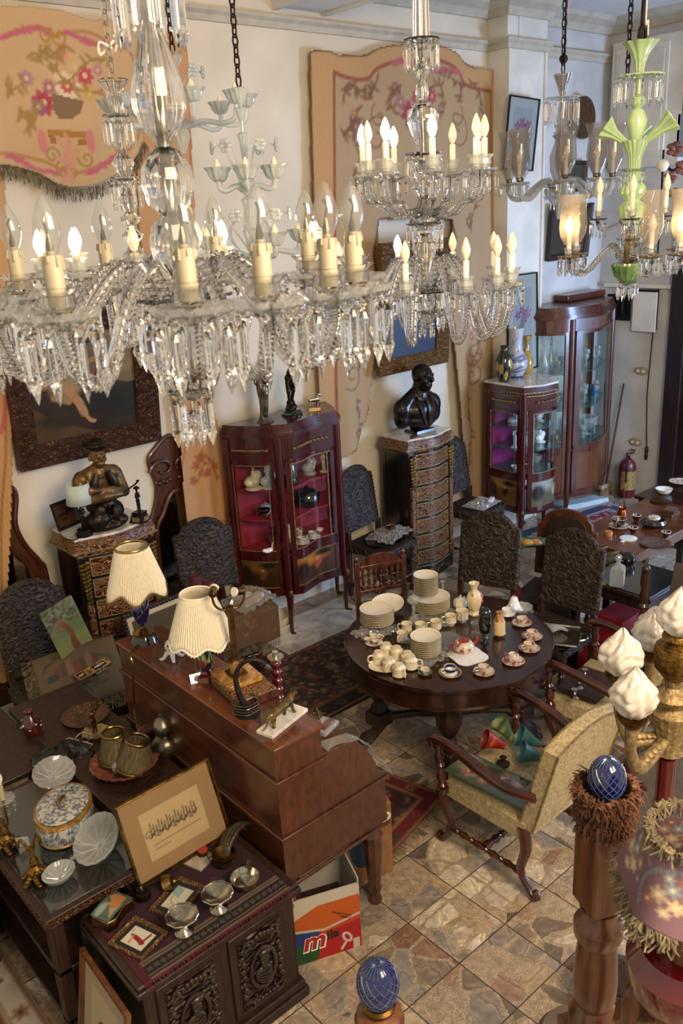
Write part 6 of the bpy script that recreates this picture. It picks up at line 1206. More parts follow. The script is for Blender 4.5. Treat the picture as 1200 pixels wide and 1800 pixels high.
t = thing('framed_relief', 'small dark framed relief leaning on the wall at the end of the left chest', 'picture', (2.14, 5.36, 1.475), rot=(D2(-14), 0, D2(18))); frame(t, .2, .19, .022, .015, M['black']); C = Cv(-.08, .08, -.075, .075, .008, '4a2c1e', .1); C.line([(-.06, 0), (.06, .01)], .02, '1a100c'); C.blob(-.02, -.03, .03, .012, '1a100c'); C.blob(.03, .03, .03, .012, '1a100c'); canvas(t, C, M['vcpaint'], 'relief')
# ---- on the red vitrine
VZ = 1.78; p = at(466, 741, VZ); t = thing('lady_vase', 'slender pewter vase shaped as a draped lady, leftmost on the red cabinet', 'vase', p, sc=1.25)
g = G(); g.lathe([(.055, 0), (.05, .008), (.035, .02), (.026, .06), (.024, .1), (.028, .15), (.035, .2), (.037, .24), (.03, .27), (.04, .3), (.034, .3), (.02, .26)], 36, flute=.08, nf=7); obj('vessel', g, M['pewter'], t); blobfig(t, 'figure', [((-.01, -.02, .05), (-.005, -.03, .18), .02, .022), ((-.005, -.03, .2), (.026, .02, .04)), ((-.005, -.035, .26), (.018, .018, .022)), ((-.03, -.02, .22), (-.035, -.01, .28), .01, .008), ((.02, -.025, .22), (.035, -.01, .27), .01, .008)], M['pewter'], .004, 2)
for s in (-1, 1): g = G(); g.tube([(s*.036, 0, .285), (s*.055, 0, .29), (s*.055, 0, .25), (s*.035, 0, .23)], .005, 6); obj('handle', g, M['pewter'], t)
p = at(513, 728, VZ); t = thing('bronze_statuette', 'dark bronze statuette of a figure bending forward on a round marble base', 'statuette', p, .4); g = G(); g.lathe([(.085, 0), (.088, .012), (.07, .025), (.075, .032), (.06, .04)], 30); obj('plinth', g, mat('greenmarble', '15201c', '2a3a32', .15, coat=.6, scale=12, kind='swirl'), t); blobfig(t, 'rock', [((0, 0, .06), (.05, .045, .03)), ((.01, .01, .09), (.04, .035, .03)), ((-.02, 0, .05), (.05, .04, .02))], M['bronze'], .005, 1)
blobfig(t, 'figure', [((-.025, 0, .1), (-.03, 0, .19), .013, .017), ((-.03, 0, .19), (-.01, .01, .27), .02, .025), ((.03, .01, .1), (.03, -.01, .19), .013, .017), ((.03, -.01, .19), (.01, .01, .27), .02, .025), ((0, .01, .29), (.035, .03, .035)), ((0, -.01, .33), (-.02, -.05, .37), .034, .036), ((-.02, -.07, .37), (.022, .026, .026)), ((-.05, -.04, .36), (-.06, -.07, .28), .013, .011), ((-.06, -.07, .28), (-.02, -.05, .22), .011, .009), ((.02, -.04, .37), (.07, -.05, .32), .013, .011), ((.07, -.05, .32), (.07, -.03, .25), .011, .01), ((0, -.02, .25), (.03, .03, .03))], M['bronze'], .0055, 1)
p = at(552, 719, VZ); t = thing('dog_figurine', 'small silver dog figurine on a yellow block at the back of the red cabinet top', 'figurine', p, -.5); g = G(); g.box(-.05, -.02, 0, .05, .02, .014); obj('block', g, M['gold'], t, bev=.002)
blobfig(t, 'dog', [((-.03, 0, .075), (.03, 0, .08), .019, .023), ((.03, 0, .085), (.045, 0, .11), .014, .014), ((.05, 0, .115), (.018, .013, .014)), ((.06, 0, .11), (.072, 0, .106), .008, .006), ((-.032, -.01, .065), (-.034, -.01, .02), .009, .006), ((-.032, .01, .065), (-.028, .01, .02), .009, .006), ((.03, -.01, .065), (.03, -.01, .02), .009, .006), ((.03, .01, .065), (.034, .01, .02), .009, .006), ((-.045, 0, .08), (-.06, 0, .1), .006, .004), ((.045, -.012, .115), (.006, .004, .012)), ((.045, .012, .115), (.006, .004, .012))], M['silver'], .0035, 1)
# ---- figurines and china inside the cabinets
def figur(lab, loc, m, h, name='figurine', arm='down', rz=0, cat='figurine', wide=1.):
    t = thing(name, lab, cat, loc, rz); g = G(); g.lathe([(.035*wide, 0), (.04*wide, .008), (.03*wide, .018), (.0, .02)], 18); obj('base', g, m, t); o = standing(t, h, m, arm=arm); o.location = (0, 0, .015)
    if wide > 1: blobfig(t, 'drapery', [((0, .01, .05), (.045*wide, .03*wide, .04)), ((.02*wide, 0, .08), (.03*wide, .03, .035))], m, .005, 1)
    return t
M['ivoryfig'] = mat('ivoryfig', 'b5a88c', 'd8ccb0', .3, scale=30, bump=.3); M['pastelfig'] = mat('pastelfig', 'c4bcae', '8f9aa8', .25, scale=40, coat=.4)
z = 1.262
figur('ivory coloured seated figurine on the top shelf, left side of the red cabinet', (3.68, 5.36, z), M['ivoryfig'], .13, wide=1.5, rz=.3); figur('grey and ivory shrine-like figurine behind the left glass of the red cabinet', (3.76, 5.28, z), M['pastelfig'], .17, wide=1.2)
t = thing('glass_dome', 'clear glass dome on black and gold base, top shelf of the red cabinet', 'dome', (3.95, 5.28, z)); g = G(); g.lathe([(.09, 0), (.095, .02), (.085, .045), (.085, .05)], 28); obj('base', g, M['ebony'], t); g = G(); g.lathe([(.08, .05), (.08, .15), (.06, .19), (.02, .21), (0, .212)], 28); obj('dome', g, M['thin'], t); g = G(); g.lathe([(.092, .015), (.096, .02), (.092, .025)], 28); obj('gilt_ring', g, M['gold'], t)
figur('tall pastel porcelain figure group, right of the glass dome', (4.22, 5.33, z), M['pastelfig'], .18, wide=1.3); figur('pale porcelain lady at the right end of the top shelf', (4.33, 5.28, z), M['ivoryfig'], .17)
z = 1.012; t = thing('footed_bowl', 'black lacquer bowl on gilt curved legs, middle shelf of the red cabinet', 'bowl', (3.72, 5.32, z)); g = G(); g.lathe([(.0, .05), (.04, .05), (.055, .075), (.055, .08), (.04, .078), (.0, .07)], 24); obj('bowl', g, M['blackgloss'], t)
for k in range(3): q = 2*PI*k/3+.5; g = G(); g.tube([(.04*cos(q), .04*sin(q), .06), (.055*cos(q), .055*sin(q), .035), (.045*cos(q), .045*sin(q), 0)], .004, 6); obj('leg', g, M['gold'], t)
t = thing('lidded_pot', 'little lidded pot behind the black footed bowl', 'pot', (3.8, 5.4, z)); g = G(); g.lathe([(.03, 0), (.045, .03), (.04, .06), (.045, .065), (.03, .085), (.006, .09), (.008, .1), (0, .104)], 24); obj('body', g, M['pastelfig'], t)
t = thing('covered_tureen', 'glossy black round covered box on the middle shelf of the red cabinet', 'box', (4.15, 5.3, z)); g = G(); g.lathe([(.07, 0), (.1, .03), (.105, .06), (.1, .075)], 32); obj('bowl', g, M['blackgloss'], t); g = G(); g.lathe([(.106, .075), (.1, .11), (.07, .14), (.02, .155), (.02, .165), (0, .17)], 32); obj('lid', g, M['blackgloss'], t); g = G(); g.tube([(.1, 0, .06), (.13, 0, .06), (.13, 0, .09), (.1, 0, .09)], .006, 6); obj('handle', g, M['blackgloss'], t)
M['flowpor'] = mat('flowpor', 'c9bfa8', '8c5a50', .25, scale=45, coat=.4, lo=.52, hi=.62); M['orangevase'] = mat('orangevase', '20120c', 'a84e1c', .2, scale=12, coat=.6)
z = .752; t = thing('small_vase', 'black and orange little vase, bottom shelf at left in the red cabinet', 'vase', (3.8, 5.32, z)); g = G(); g.lathe([(.03, 0), (.045, .04), (.04, .09), (.025, .13), (.035, .16)], 24); obj('body', g, M['orangevase'], t)
t = thing('ceramic_swan', 'white little dish shaped like a swan at the bottom left of the red cabinet', 'figurine', (3.68, 5.24, z)); blobfig(t, 'body', [((0, 0, .02), (.045, .025, .02)), ((.035, 0, .03), (.045, 0, .07), .008, .006), ((.05, 0, .075), (.01, .006, .006)), ((-.04, 0, .03), (.02, .015, .015))], M['porcw'], .004, 1)
t = thing('tea_caddy', 'flowered porcelain jar with dome lid, bottom shelf of the red cabinet', 'jar', (3.95, 5.32, z)); g = G(); g.lathe([(.035, 0), (.04, .01), (.042, .09), (.03, .11), (.03, .12)], 24); obj('body', g, M['flowpor'], t); g = G(); g.lathe([(.032, .12), (.03, .13), (.012, .14), (.006, .15), (0, .152)], 18); obj('lid', g, M['flowpor'], t)
t = thing('beaker', 'small flowered porcelain beaker behind the two cups in the red cabinet', 'beaker', (4.06, 5.32, z)); g = G(); g.lathe([(.022, 0), (.026, .01), (.024, .05), (.032, .075), (.029, .075), (.02, .01), (0, .01)], 22); obj('body', g, M['flowpor'], t)
# ---- generic tableware
def cupsau(lab, loc, m, ms=None, rz=0, grp=None, r=.036, h=.05, sr=.066, name='teacup'):
    t = thing(name, lab, 'cup', loc, rz, grp)
    if ms: g = G(); g.lathe([(0, .002), (sr*.5, .002), (sr*.62, .006), (sr, .016), (sr, .018), (sr*.6, .01), (0, .007)], 32); obj('saucer', g, ms, t)
    z0 = .008 if ms else 0
    g = G(); g.lathe([(0, z0), (r*.5, z0), (r*.55, z0+.004), (r*.85, z0+h*.4), (r, z0+h), (r*.94, z0+h), (r*.78, z0+h*.42), (r*.4, z0+.008), (0, z0+.008)], 28); c = obj('cup', g, m, t); g = G(); g.tube([(r*.92, 0, z0+h*.85), (r*1.5, 0, z0+h*.8), (r*1.45, 0, z0+h*.4), (r*.86, 0, z0+h*.35)], .004, 6); obj('handle', g, m, c)
    g = G(); g.tube([(r*cos(a), r*sin(a), z0+h) for a in [2*PI*k/28 for k in range(28)]], .0012, 4, sm=False, closed=True); obj('rim', g, M['rimc'], c); return t
M['rimc'] = M['gold']; CU = cupsau('flowered cup and saucer, left one in front on the bottom shelf of the red cabinet', (3.98, 5.19, .752), M['flowpor'], M['porc'], 0); dup(CU, (4.12, 5.22, .752), .5, 'flowered cup and saucer, right one in front on the bottom shelf of the red cabinet')
t = thing('small_dish', 'tiny white lidded dish at the bottom right inside the red cabinet', 'dish', (4.26, 5.3, .752)); g = G(); g.lathe([(.02, 0), (.035, .02), (.03, .03), (0, .04)], 20); obj('body', g, M['porcw'], t)
z = 1.212; figur('white porcelain figure group upper left in the magenta lined cabinet', (6.68, 5.15, z), M['pastelfig'], .15, wide=1.7); figur('tall pastel figurine behind the right glass of the magenta lined cabinet', (6.95, 5.05, z), M['pastelfig'], .18, wide=1.2)
z = .992; figur('slender white lady figurine, middle shelf left in the magenta lined cabinet', (6.65, 5.12, z), M['porcw'], .2, arm='up'); figur('white seated figurine behind the post of the magenta lined cabinet', (6.8, 5.08, z), M['pastelfig'], .11, wide=1.4); figur('white figurine at the right of the middle shelf in the magenta lined cabinet', (6.97, 5.05, z), M['porcw'], .14, wide=1.4)
z = .772; t = thing('round_box', 'black and gold round box at the bottom of the magenta lined cabinet', 'box', (6.78, 5.12, z)); g = G(); g.lathe([(.05, 0), (.055, .03), (.05, .035), (.055, .04), (.03, .06), (0, .065)], 24); obj('body', g, M['blackgloss'], t); g = G(); g.lathe([(.056, .03), (.058, .035), (.056, .04)], 24); obj('gilt_ring', g, M['gold'], t)
t = thing('small_bowl', 'small white bowl left of the black and gold box', 'bowl', (6.66, 5.12, z)); g = G(); g.lathe([(.02, 0), (.035, .02), (.04, .035), (.034, .03), (0, .012)], 20); obj('body', g, M['porcw'], t)
t = thing('crystal_bowl', 'cut crystal bowl at the bottom right of the magenta lined cabinet', 'bowl', (6.97, 5.1, z)); g = G(); g.lathe([(.03, 0), (.05, .03), (.06, .08), (.054, .08), (.0, .02)], 24, flute=.05, nf=10); obj('body', g, M['cut'], t)
# crystal in the tall cabinet
def wine(loc, lab, grp, r=.03, h=.13, m='cut'):
    t = thing('wine_glass', lab, 'glass', loc, 0, grp); g = G(); g.lathe([(r*.9, 0), (r*.85, .003), (.004, .008), (.004, h*.5), (r*.6, h*.56), (r, h*.75), (r*.9, h), (r*.84, h), (r*.9, h*.76), (0, h*.58)], 18); obj('bowl', g, M[m], t); return t
w1 = None
for sh, z in enumerate((.812, 1.212, 1.592)):
    for k in range(12):
        u = (k+.5)/12; x = 7.42+1.0*u; y = 5.2+.09*((k*7) % 3)/2+.05*u-.02*sin(PI*u); lab = 'clear cut crystal glass on the %s shelf of the tall mahogany cabinet' % ('bottom', 'middle', 'top')[sh]; gp = 'crystal glasses on the %s shelf of the tall cabinet' % ('bottom', 'middle', 'top')[sh]
        if w1 is None: w1 = wine((x, y, z), lab, gp)
        else: dup(w1, (x, y, z), 0, lab, gp, sc=(1., .9, 1.15)[k % 3])
def decanter(loc, lab, h=.3, m='cut'): t = thing('decanter', lab, 'decanter', loc); g = G(); g.lathe([(.04, 0), (.05, .02), (.05, h*.3), (.02, h*.5), (.012, h*.75), (.018, h*.8)], 20); obj('body', g, M[m], t); g = G(); g.lathe([(.01, h*.78), (.018, h*.86), (.016, h*.95), (0, h)], 12); obj('stopper', g, M[m], t); return t
dc = decanter((7.38, 5.32, 1.592), 'tall glass decanter at the far left of the top shelf in the tall cabinet', .36); dup(dc, (7.52, 5.34, 1.592), 0, 'tall glass decanter, second from the left on the top shelf in the tall cabinet'); dup(dc, (7.44, 5.36, 1.212), 0, 'glass decanter on the middle shelf in the tall cabinet', sc=.9); dup(dc, (7.5, 5.36, .812), 0, 'glass decanter at the bottom left in the tall cabinet', sc=.9)
t = thing('tumbler', 'bright blue glass tumbler on the middle shelf of the tall cabinet', 'glass', (8.28, 5.3, 1.212)); g = G(); g.lathe([(.035, 0), (.045, .12), (.041, .12), (0, .01)], 20); obj('body', g, mat('blueglass', '0f4c6c', '1c6c8c', .1, coat=.8), t)
t = thing('crystal_bowl', 'big cut crystal punch bowl on the bottom shelf of the tall cabinet', 'bowl', (8.1, 5.28, .812)); g = G(); g.lathe([(.06, 0), (.03, .03), (.1, .1), (.12, .2), (.11, .2), (.0, .06)], 36, flute=.05, nf=12); obj('body', g, M['cut'], t)
# ---- three vases on the marble
MZ = 1.65
def vcv(name, lab, loc, prof, base, deco, h, neck=None):
    t = thing(name, lab, 'vase', loc, sc=1.15); P = np.array(sweep(prof, 5)); s = np.concatenate([[0], np.cumsum(np.hypot(*np.diff(P, axis=0).T))]); L = s[-1]; C = Cv(0, 1, 0, L, .008, base, .05, 3); deco(C, L)
    obj('body', C.mesh('body', lambda u, v: (np.interp(v, s, P[:, 0])*np.cos(2*np.pi*u), np.interp(v, s, P[:, 0])*np.sin(2*np.pi*u), np.interp(v, s, P[:, 1])), M['vcgloss']), M['vcgloss'], t); return t
def dk(C, L):
    for k in range(12): C.rect(k/12, 0, k/12+.012, L, '6c7058', .6)
    for i in range(10): C.flower(.05+.1*i, .06+.1*((i*2) % 3)/3*1.2+.02*(i % 2), .045, 'b49a54', '8a6c2c', 7)
p = (6.6, 5.22, MZ); vcv('dark_flower_vase', 'dark vase with yellow roses, leftmost of three on the marble cabinet top', p, [(.04, 0), (.06, .05), (.075, .13), (.065, .2), (.04, .25), (.032, .28), (.038, .3)], '191c1c', dk, .3)
def bw(C, L):
    for i in range(40): C.blob(C.r.uniform(0, 1), C.r.uniform(0, L*.5), C.r.uniform(.03, .09), C.r.uniform(.005, .014), '2c3f6c', .2, a=.75)
    C.rect(0, L*.0, 1, L*.05, '24345c'); C.rect(0, L*.38, 1, L*.4, '3c4c74')
    for i in range(14): C.blob(C.r.uniform(0, 1), C.r.uniform(L*.55, L*.9), .03, .01, '56678c', .5, a=.7)
p = (6.83, 5.26, MZ); vcv('blue_white_vase', 'large blue and white porcelain vase, middle of three on the marble cabinet top', p, [(.06, 0), (.065, .02), (.1, .08), (.105, .13), (.08, .19), (.055, .24), (.052, .3), (.06, .38), (.068, .42)], 'a9adb4', bw, .42)
def ye(C, L):
    for i in range(30): C.flower(C.r.uniform(0, 1), C.r.uniform(0, L), .035, ['5c6c78', '3a3424', 'c0b48c', 'a06a2c'][i % 4], 'd0c090', 5)
p = (7.03, 5.28, MZ); vcv('yellow_vase', 'slim yellow patterned vase with flared lip, rightmost on the marble cabinet top', p, [(.045, 0), (.055, .04), (.06, .1), (.04, .17), (.025, .22), (.024, .28), (.045, .33)], '9c7c34', ye, .33)
# ---- on and around the chairs
def plasticsheet(t, w, d, h, seed=0, m='plastic', name='plastic_wrap'):
    r = np.random.default_rng(seed); ph = r.uniform(0, 6, 12); g = G(); n = 22
    def f(u, v):
        x, y = (u-.5)*w, (v-.5)*d; e = max(0, 1-((2*u-1)**4+(2*v-1)**4)/1.3); z = h*e*(.7+.3*sin(9*u+ph[0])*cos(8*v+ph[1]))+.012*sin(31*u+ph[2]+4*sin(9*v+ph[3]))*sin(27*v+ph[4])+.012; return (x+.012*sin(20*v+ph[5]), y+.012*sin(22*u+ph[6]), max(.003, z))
    g.grid(f, n, n); return obj(name, g, M[m], t, smooth=False)
sc_ = .53; p = at(665, 950, sc_)
t = thing('oval_tray', 'silver oval tray on the leather chair left of the black chest', 'tray', (4.9, 5.14, .535), .3); g = G(); g.lathe([(0, 0), (.2, 0), (.24, .02), (.25, .022), (.235, .012), (0, .004)], 48, ell=.68); obj('dish', g, M['silver'], t)
t = thing('wrapped_tray', 'plastic wrapped silver tray lying on the oval tray', 'tray', (4.92, 5.14, .565), .25); g = G(); g.lathe([(0, 0), (.16, 0), (.19, .015), (.18, .01), (0, .004)], 40, ell=.65); obj('dish', g, M['silver'], t); plasticsheet(t, .42, .28, .035, 3)
t = thing('brass_dish', 'small round brass dish on top of the plastic wrapped tray', 'dish', (4.96, 5.17, .61)); g = G(); g.lathe([(.035, 0), (.045, .02), (.05, .022), (.044, .018), (0, .005)], 28); obj('body', g, M['brass'], t)
t = thing('glass_tray', 'clear glass tray on the leather seat right of the black chest', 'tray', (6.15, 5.12, .535), .15); g = G(); g.box(-.17, -.12, 0, .17, .12, .012); obj('dish', g, M['cut'], t, bev=.004); plasticsheet(t, .3, .2, .03, 6)
g = G(); g.box(-.06, -.025, 0, .06, .025, .03); simple('paper_roll', 'small white packet lying on the glass tray', 'packet', (6.22, 5.06, .56), g, M['porcw'], .5, bev=.01)
t = thing('wrapped_parcel', 'parcel in clear plastic with printed label on the chair by the curtain', 'parcel', (3.28, 5.0, .53), .2); g = G(); g.box(-.1, -.07, 0, .1, .07, .07); obj('box', g, mat('parcelbox', '8a6a4c', 'a98c6c', .6), t, bev=.006); plasticsheet(t, .38, .3, .11, 9)
g = G(); g.prism([(-.04, -.03), (.04, -.03), (.04, .03), (-.04, .03)], .071, .073); obj('label', g, M['cream'], t)
t = thing('fringed_cloth', 'brown fringed cloth draped over the front of the chair by the curtain', 'cloth', (3.15, 4.86, 0), D2(-14)); C = Cv(-.26, .26, 0, .5, .009, '5c4836', .1, 4)
for i in range(30): C.flower(C.r.uniform(-.24, .24), C.r.uniform(.05, .45), .022, ['6c5440', '4a3a38', '7c5c48'][i % 3], '7c6850', 5)
o = solid(obj('cloth', C.mesh('cloth', lambda u, v: (u, np.where(v < .26, -.03+.012*np.sin(u*30), -.03+(v-.26)), np.where(v < .26, .28+v*1., .54+.004*np.sin(u*20))), M['vc']), M['vc'], t), .005); g = G()
for k in range(70): x = -.255+k*.0073; g.tube([(x, -.035, .285), (x+rng.uniform(-.005, .005), -.038, .22)], .0022, 3, sm=False)
tag(obj('fringe', g, M['fringe'], t), kind='stuff')
g = G(); g.lathe([(.06, 0), (.1, .06), (.115, .12), (.12, .13), (.11, .13), (.09, .06), (0, .015)], 32); simple('enamel_bowl', 'cream enamel bowl on the floor under the red cabinet, upper of two stacked', 'bowl', (*at(488, 1112, .0)[:2], .035), g, M['cream']); g = G(); g.lathe([(.07, 0), (.11, .05), (.125, .09), (.13, .1), (.12, .1), (.095, .05), (0, .03)], 32); simple('enamel_bowl', 'cream enamel bowl on the floor, lower of the two stacked by the carpet', 'bowl', (*at(488, 1112, .0)[:2], 0), g, M['cream'])
t = thing('fabric_roll', 'maroon rolled cloths standing beside the blue glass lamp', 'cloth', (2.83, 4.95, 0)); M['maroon'] = mat('maroon', '3c0c16', '541420', .8)
for k, (dx, dy) in enumerate(((0, 0), (.07, -.05))): g = G(); g.lathe([(.05, 0), (.05, .9-.05*k), (.035, .92-.05*k), (.015, .9-.05*k), (0, .9-.05*k)], 20, c=(dx, dy, 0), flute=.05, nf=3); obj('roll', g, M['maroon'], t)
p = at(232, 1250, .0); t = thing('framed_picture', 'large picture in dark twisted frame leaning against the left chest', 'picture', (2.52, 4.82, .43), rot=(D2(-13), 0, D2(4))); frame(t, .62, .86, .03, .02, M['oakdark']); g = G()
for s in (-1, 1): 
    for k in range(34): g.sph((s*.295, -.02, -.42+k*.0255), (.017, .015, .016), 6, 5)
for s in (-1, 1):
    for k in range(24): g.sph((-.29+k*.0255, -.02, s*.415), (.016, .015, .017), 6, 5)
obj('twisted_moulding', g, M['oakdark'], t); C = Cv(-.28, .28, -.4, .4, .01, '4a4136', .15); C.rect(-.28, -.4, .28, -.37, 'b5a98c'); C.rect(-.28, .37, .28, .4, 'b5a98c'); C.rect(-.28, -.4, -.25, .4, 'b5a98c'); C.rect(.25, -.4, .28, .4, 'b5a98c'); canvas(t, C, M['vcgloss'], 'print')
# chair at the left: board, cushion, two boxes
t = thing('cushion', 'brown tapestry cushion with long fringe on the leftmost leather chair', 'cushion', (1.82, 4.75, .63), rot=(D2(22), D2(-6), D2(-18))); C = Cv(-.26, .26, -.24, .24, .008, '5e4f3c', .1, 8)
for i in range(7): C.rect(-.14+.04*i, -.02, -.115+.04*i, .08+.02*(i % 3), ['6c2c2c', '4a3a30', '7a5c44'][i % 3], .8)
for q in ([(-.2, .1), (-.1, .16)], [(0, -.1), (-.12, -.18)], [(0, -.1), (.12, -.15)], [(0, -.1), (.04, -.2)], [(0, -.1), (.15, -.06)], [(.1, .1), (.2, .04)]): C.spray(q, '38342c', '3c4034', .008, .03, 5)
C.blob(-.16, 0, .04, .03, '343c3c')
o = obj('pillow', C.mesh('pillow', lambda u, v: (u, v, .05*(np.clip((1-(u/.26)**2)*(1-(v/.24)**2), 0, 1))**.4), M['vc']), M['vc'], t); C2 = Cv(-.26, .26, -.24, .24, .02, '4a3c2c'); obj('back', C2.mesh('back', lambda u, v: (u, v, -.05*(np.clip((1-(u/.26)**2)*(1-(v/.24)**2), 0, 1))**.4), M['vc']), M['vc'], t)
g = G()
for k in range(220):
    s = k % 2; x = rng.uniform(-.26, .26); y = rng.uniform(-.24, .24); a_ = (x, -.24, 0) if s == 0 else (-.26, y, 0); b_ = (a_[0]+(rng.uniform(-.02, .02) if s == 0 else -.07), a_[1]+(-.08 if s == 0 else rng.uniform(-.02, .02)), -.03); g.tube([a_, b_], .0026, 3, sm=False)
tag(obj('fringe', g, M['fringe'], t), kind='stuff')
t = thing('painted_board', 'painted tin board of a figure under a tree, leaning on the leftmost leather chair', 'picture', (1.86, 4.93, .86), rot=(D2(-14), D2(-9), D2(12))); C = Cv(-.13, .13, -.2, .2, .006, '626a44', .08, 4)
C.rect(-.13, -.2, .13, -.02, '747a48'); C.blob(0, -.02, .16, .03, '5c6c40', 0, .9, .6); C.blob(0, .12, .14, .05, '6c7a5c', 0, .9, .6)
for i in range(40): C.blob(C.r.uniform(-.12, .11), C.r.uniform(.05, .19), .018, .009, ['3c4422', '56602c', '2c341c'][i % 3], C.r.uniform(0, 3))
C.line([(-.13, .04), (-.05, .1), (.03, .12), (.06, .19)], .014, '5a4030', taper=False); C.line([(0, -.16), (.0, -.08), (.02, -.02), (-.01, .05)], .035, '6b4026'); C.line([(.03, -.17), (.015, -.07)], .028, '6b4026'); C.line([(-.01, .05), (-.04, .1)], .04, '74462a'); C.blob(-.05, .11, .018, None, '3c2418'); C.line([(-.03, .07), (-.07, .03), (-.04, .02)], .014, '74462a')
mk = (np.abs(C.X) < .13)*(np.abs(C.Y) < .2)*((np.abs(C.X)-.11).clip(0)+(np.abs(C.Y)-.18).clip(0) < .026); o = solid(obj('board', C.mesh('board', lambda u, v: (u, 0*u, v), M['vcgloss'], mk.astype(bool)), M['vcgloss'], t), .004)
def text(s, size, m, parent, loc, rot=(0, 0, 0), ext=.0006, shear=0, bold=0, name='lettering', sx=1.):
    cu = bpy.data.curves.new('txt', 'FONT'); cu.body = s; cu.size = size; cu.extrude = ext; cu.shear = shear; cu.offset = bold; cu.align_x = 'CENTER'; cu.align_y = 'CENTER'
    o = bpy.data.objects.new('tmp', cu); COL.objects.link(o); dg = bpy.context.evaluated_depsgraph_get(); me = bpy.data.meshes.new_from_object(o.evaluated_get(dg)); bpy.data.objects.remove(o); me.materials.clear(); me.materials.append(m)
    q = obj(name, me, None, parent, loc=loc, rot=rot); q.scale = (sx, 1, 1); return q
t = thing('sweet_tin', 'long yellow and black printed tin box lying on the cushion', 'tin', (1.9, 4.66, .69), rot=(D2(14), D2(-4), D2(10))); C = Cv(-.085, .085, -.03, .03, .004, 'a88c4c', .1, 2)
for i in range(16): C.blob(C.r.uniform(-.085, .085), C.r.uniform(-.03, .03), .016, .006, '6c4c24', .5)
C.rect(-.03, -.02, .06, .02, '181818'); g = G(); g.box(-.085, -.03, -.04, .085, .03, 0); bx_ = obj('tin', g, M['exlabel'] if 'exlabel' in M else mat('tin', 'a8863c', '3c2c14', .5, scale=50), t, bev=.003); obj('lid_print', C.mesh('lid_print', lambda u, v: (u, v, .001+0*u), M['vcgloss']), M['vcgloss'], t)
text('ABDIN', .024, M['cream'], t, (.015, .0, .0022), bold=.0006); g = G(); g.box(-.06, -.0315, -.03, .075, -.0305, -.01); obj('side_band', g, M['black'], t); text('DAIRY BOX', .016, M['cream'], t, (.008, -.0325, -.02), rot=(PI/2, 0, 0), bold=.0004)
t = thing('small_tin', 'small square brown printed tin beside the long tin on the cushion', 'tin', (1.78, 4.63, .69), rot=(D2(12), D2(-4), D2(6))); C = Cv(-.035, .035, -.035, .035, .004, '3c1c14', .1); C.line([(-.03, -.03), (.03, -.03), (.03, .03), (-.03, .03), (-.03, -.03)], .005, 'a98c54'); C.blob(0, 0, .018, .01, 'b09468'); C.line([(-.02, -.01), (.015, .012)], .006, 'b09468'); g = G(); g.box(-.035, -.035, -.04, .035, .035, 0); obj('tin', g, mat('browntin', '3a1c14', '6c4c30', .4, scale=60), t, bev=.002); obj('lid_print', C.mesh('lid_print', lambda u, v: (u, v, .001+0*u), M['vcgloss']), M['vcgloss'], t)
# ================================================================ dining table china
def tz(px, py, z=.76): v = at(px, py, z); return (v.x, v.y, z)
def plates(t, n, r, z0=0, m='cream', dz=.0105):
    for k in range(n):
        g = G(); z = z0+k*dz; g.lathe([(0, z+.002), (r*.6, z+.002), (r*.7, z+.006), (r, z+.016), (r, z+.018), (r*.68, z+.009), (0, z+.005)], 40)
        pl = obj('plate', g, M[m], t); g = G(); g.tube([(r*cos(a), r*sin(a), z+.017) for a in [2*PI*k_/36 for k_ in range(36)]], .0011, 4, sm=False, closed=True); obj('gilt_rim', g, M['gold'], pl)
    z = z0+(n-1)*dz; g = G()
    for k in range(26): a = 2*PI*k/26; g.sph((r*.84*cos(a), r*.84*sin(a), z+.0128), (.006, .004, .0012), 6, 3)
    obj('flower_border', g, mat('border_'+str(int(r*1000)), '8c8c6c', 'a8806c', .4), t)
def pstack(lab, px, py, z, n, r, m='cream', rz=0):   # px,py: centre of the top plate
    zt = z+(n-1)*.0105+.016; v = at(px, py, zt); t = thing('plate_stack', lab, 'plates', (v.x, v.y, z), rz); plates(t, n, r, 0, m); return t
def wrap(lab, loc, w, d, h, seed, rz=0): t = thing('plastic_wrap', lab, 'plastic wrap', loc, rz); plasticsheet(t, w, d, h, seed, name='sheet'); return t
pstack('stack of cream dinner plates at the left rim of the round table', 662, 1074, .772, 8, .092)
wrap('crumpled clear plastic under the plate stack at the left of the round table', tz(660, 1112), .27, .2, .012, 1)
pstack('wide stack of cream plates at the back of the table beneath a smaller stack', 757, 1052, .772, 7, .105); pstack('tall stack of small cream plates on top of the wide plate stack', 748, 1021, .862, 11, .067)
wrap('crumpled plastic around the wide plate stack at the back of the round table', tz(765, 1090), .34, .24, .015, 2)
pstack('stack of cream side plates behind the teapot, in the middle of the table', 748, 1123, .77, 9, .077); wrap('clear plastic under the stack of side plates', tz(752, 1158), .3, .17, .01, 4)
v = tz(680, 1066, .8); t = thing('oval_platter', 'cream oval platter propped behind the left plate stack', 'platter', v, .2, rot=(D2(14), 0, .2)); g = G(); g.lathe([(0, 0), (.08, 0), (.115, .014), (.115, .017), (.08, .005), (0, .004)], 40, ell=.7); obj('dish', g, M['cream'], t)
M['mugm'] = mat('mugm', 'd8cdb0', 'a88c78', .25, scale=38, coat=.4, lo=.6, hi=.7)
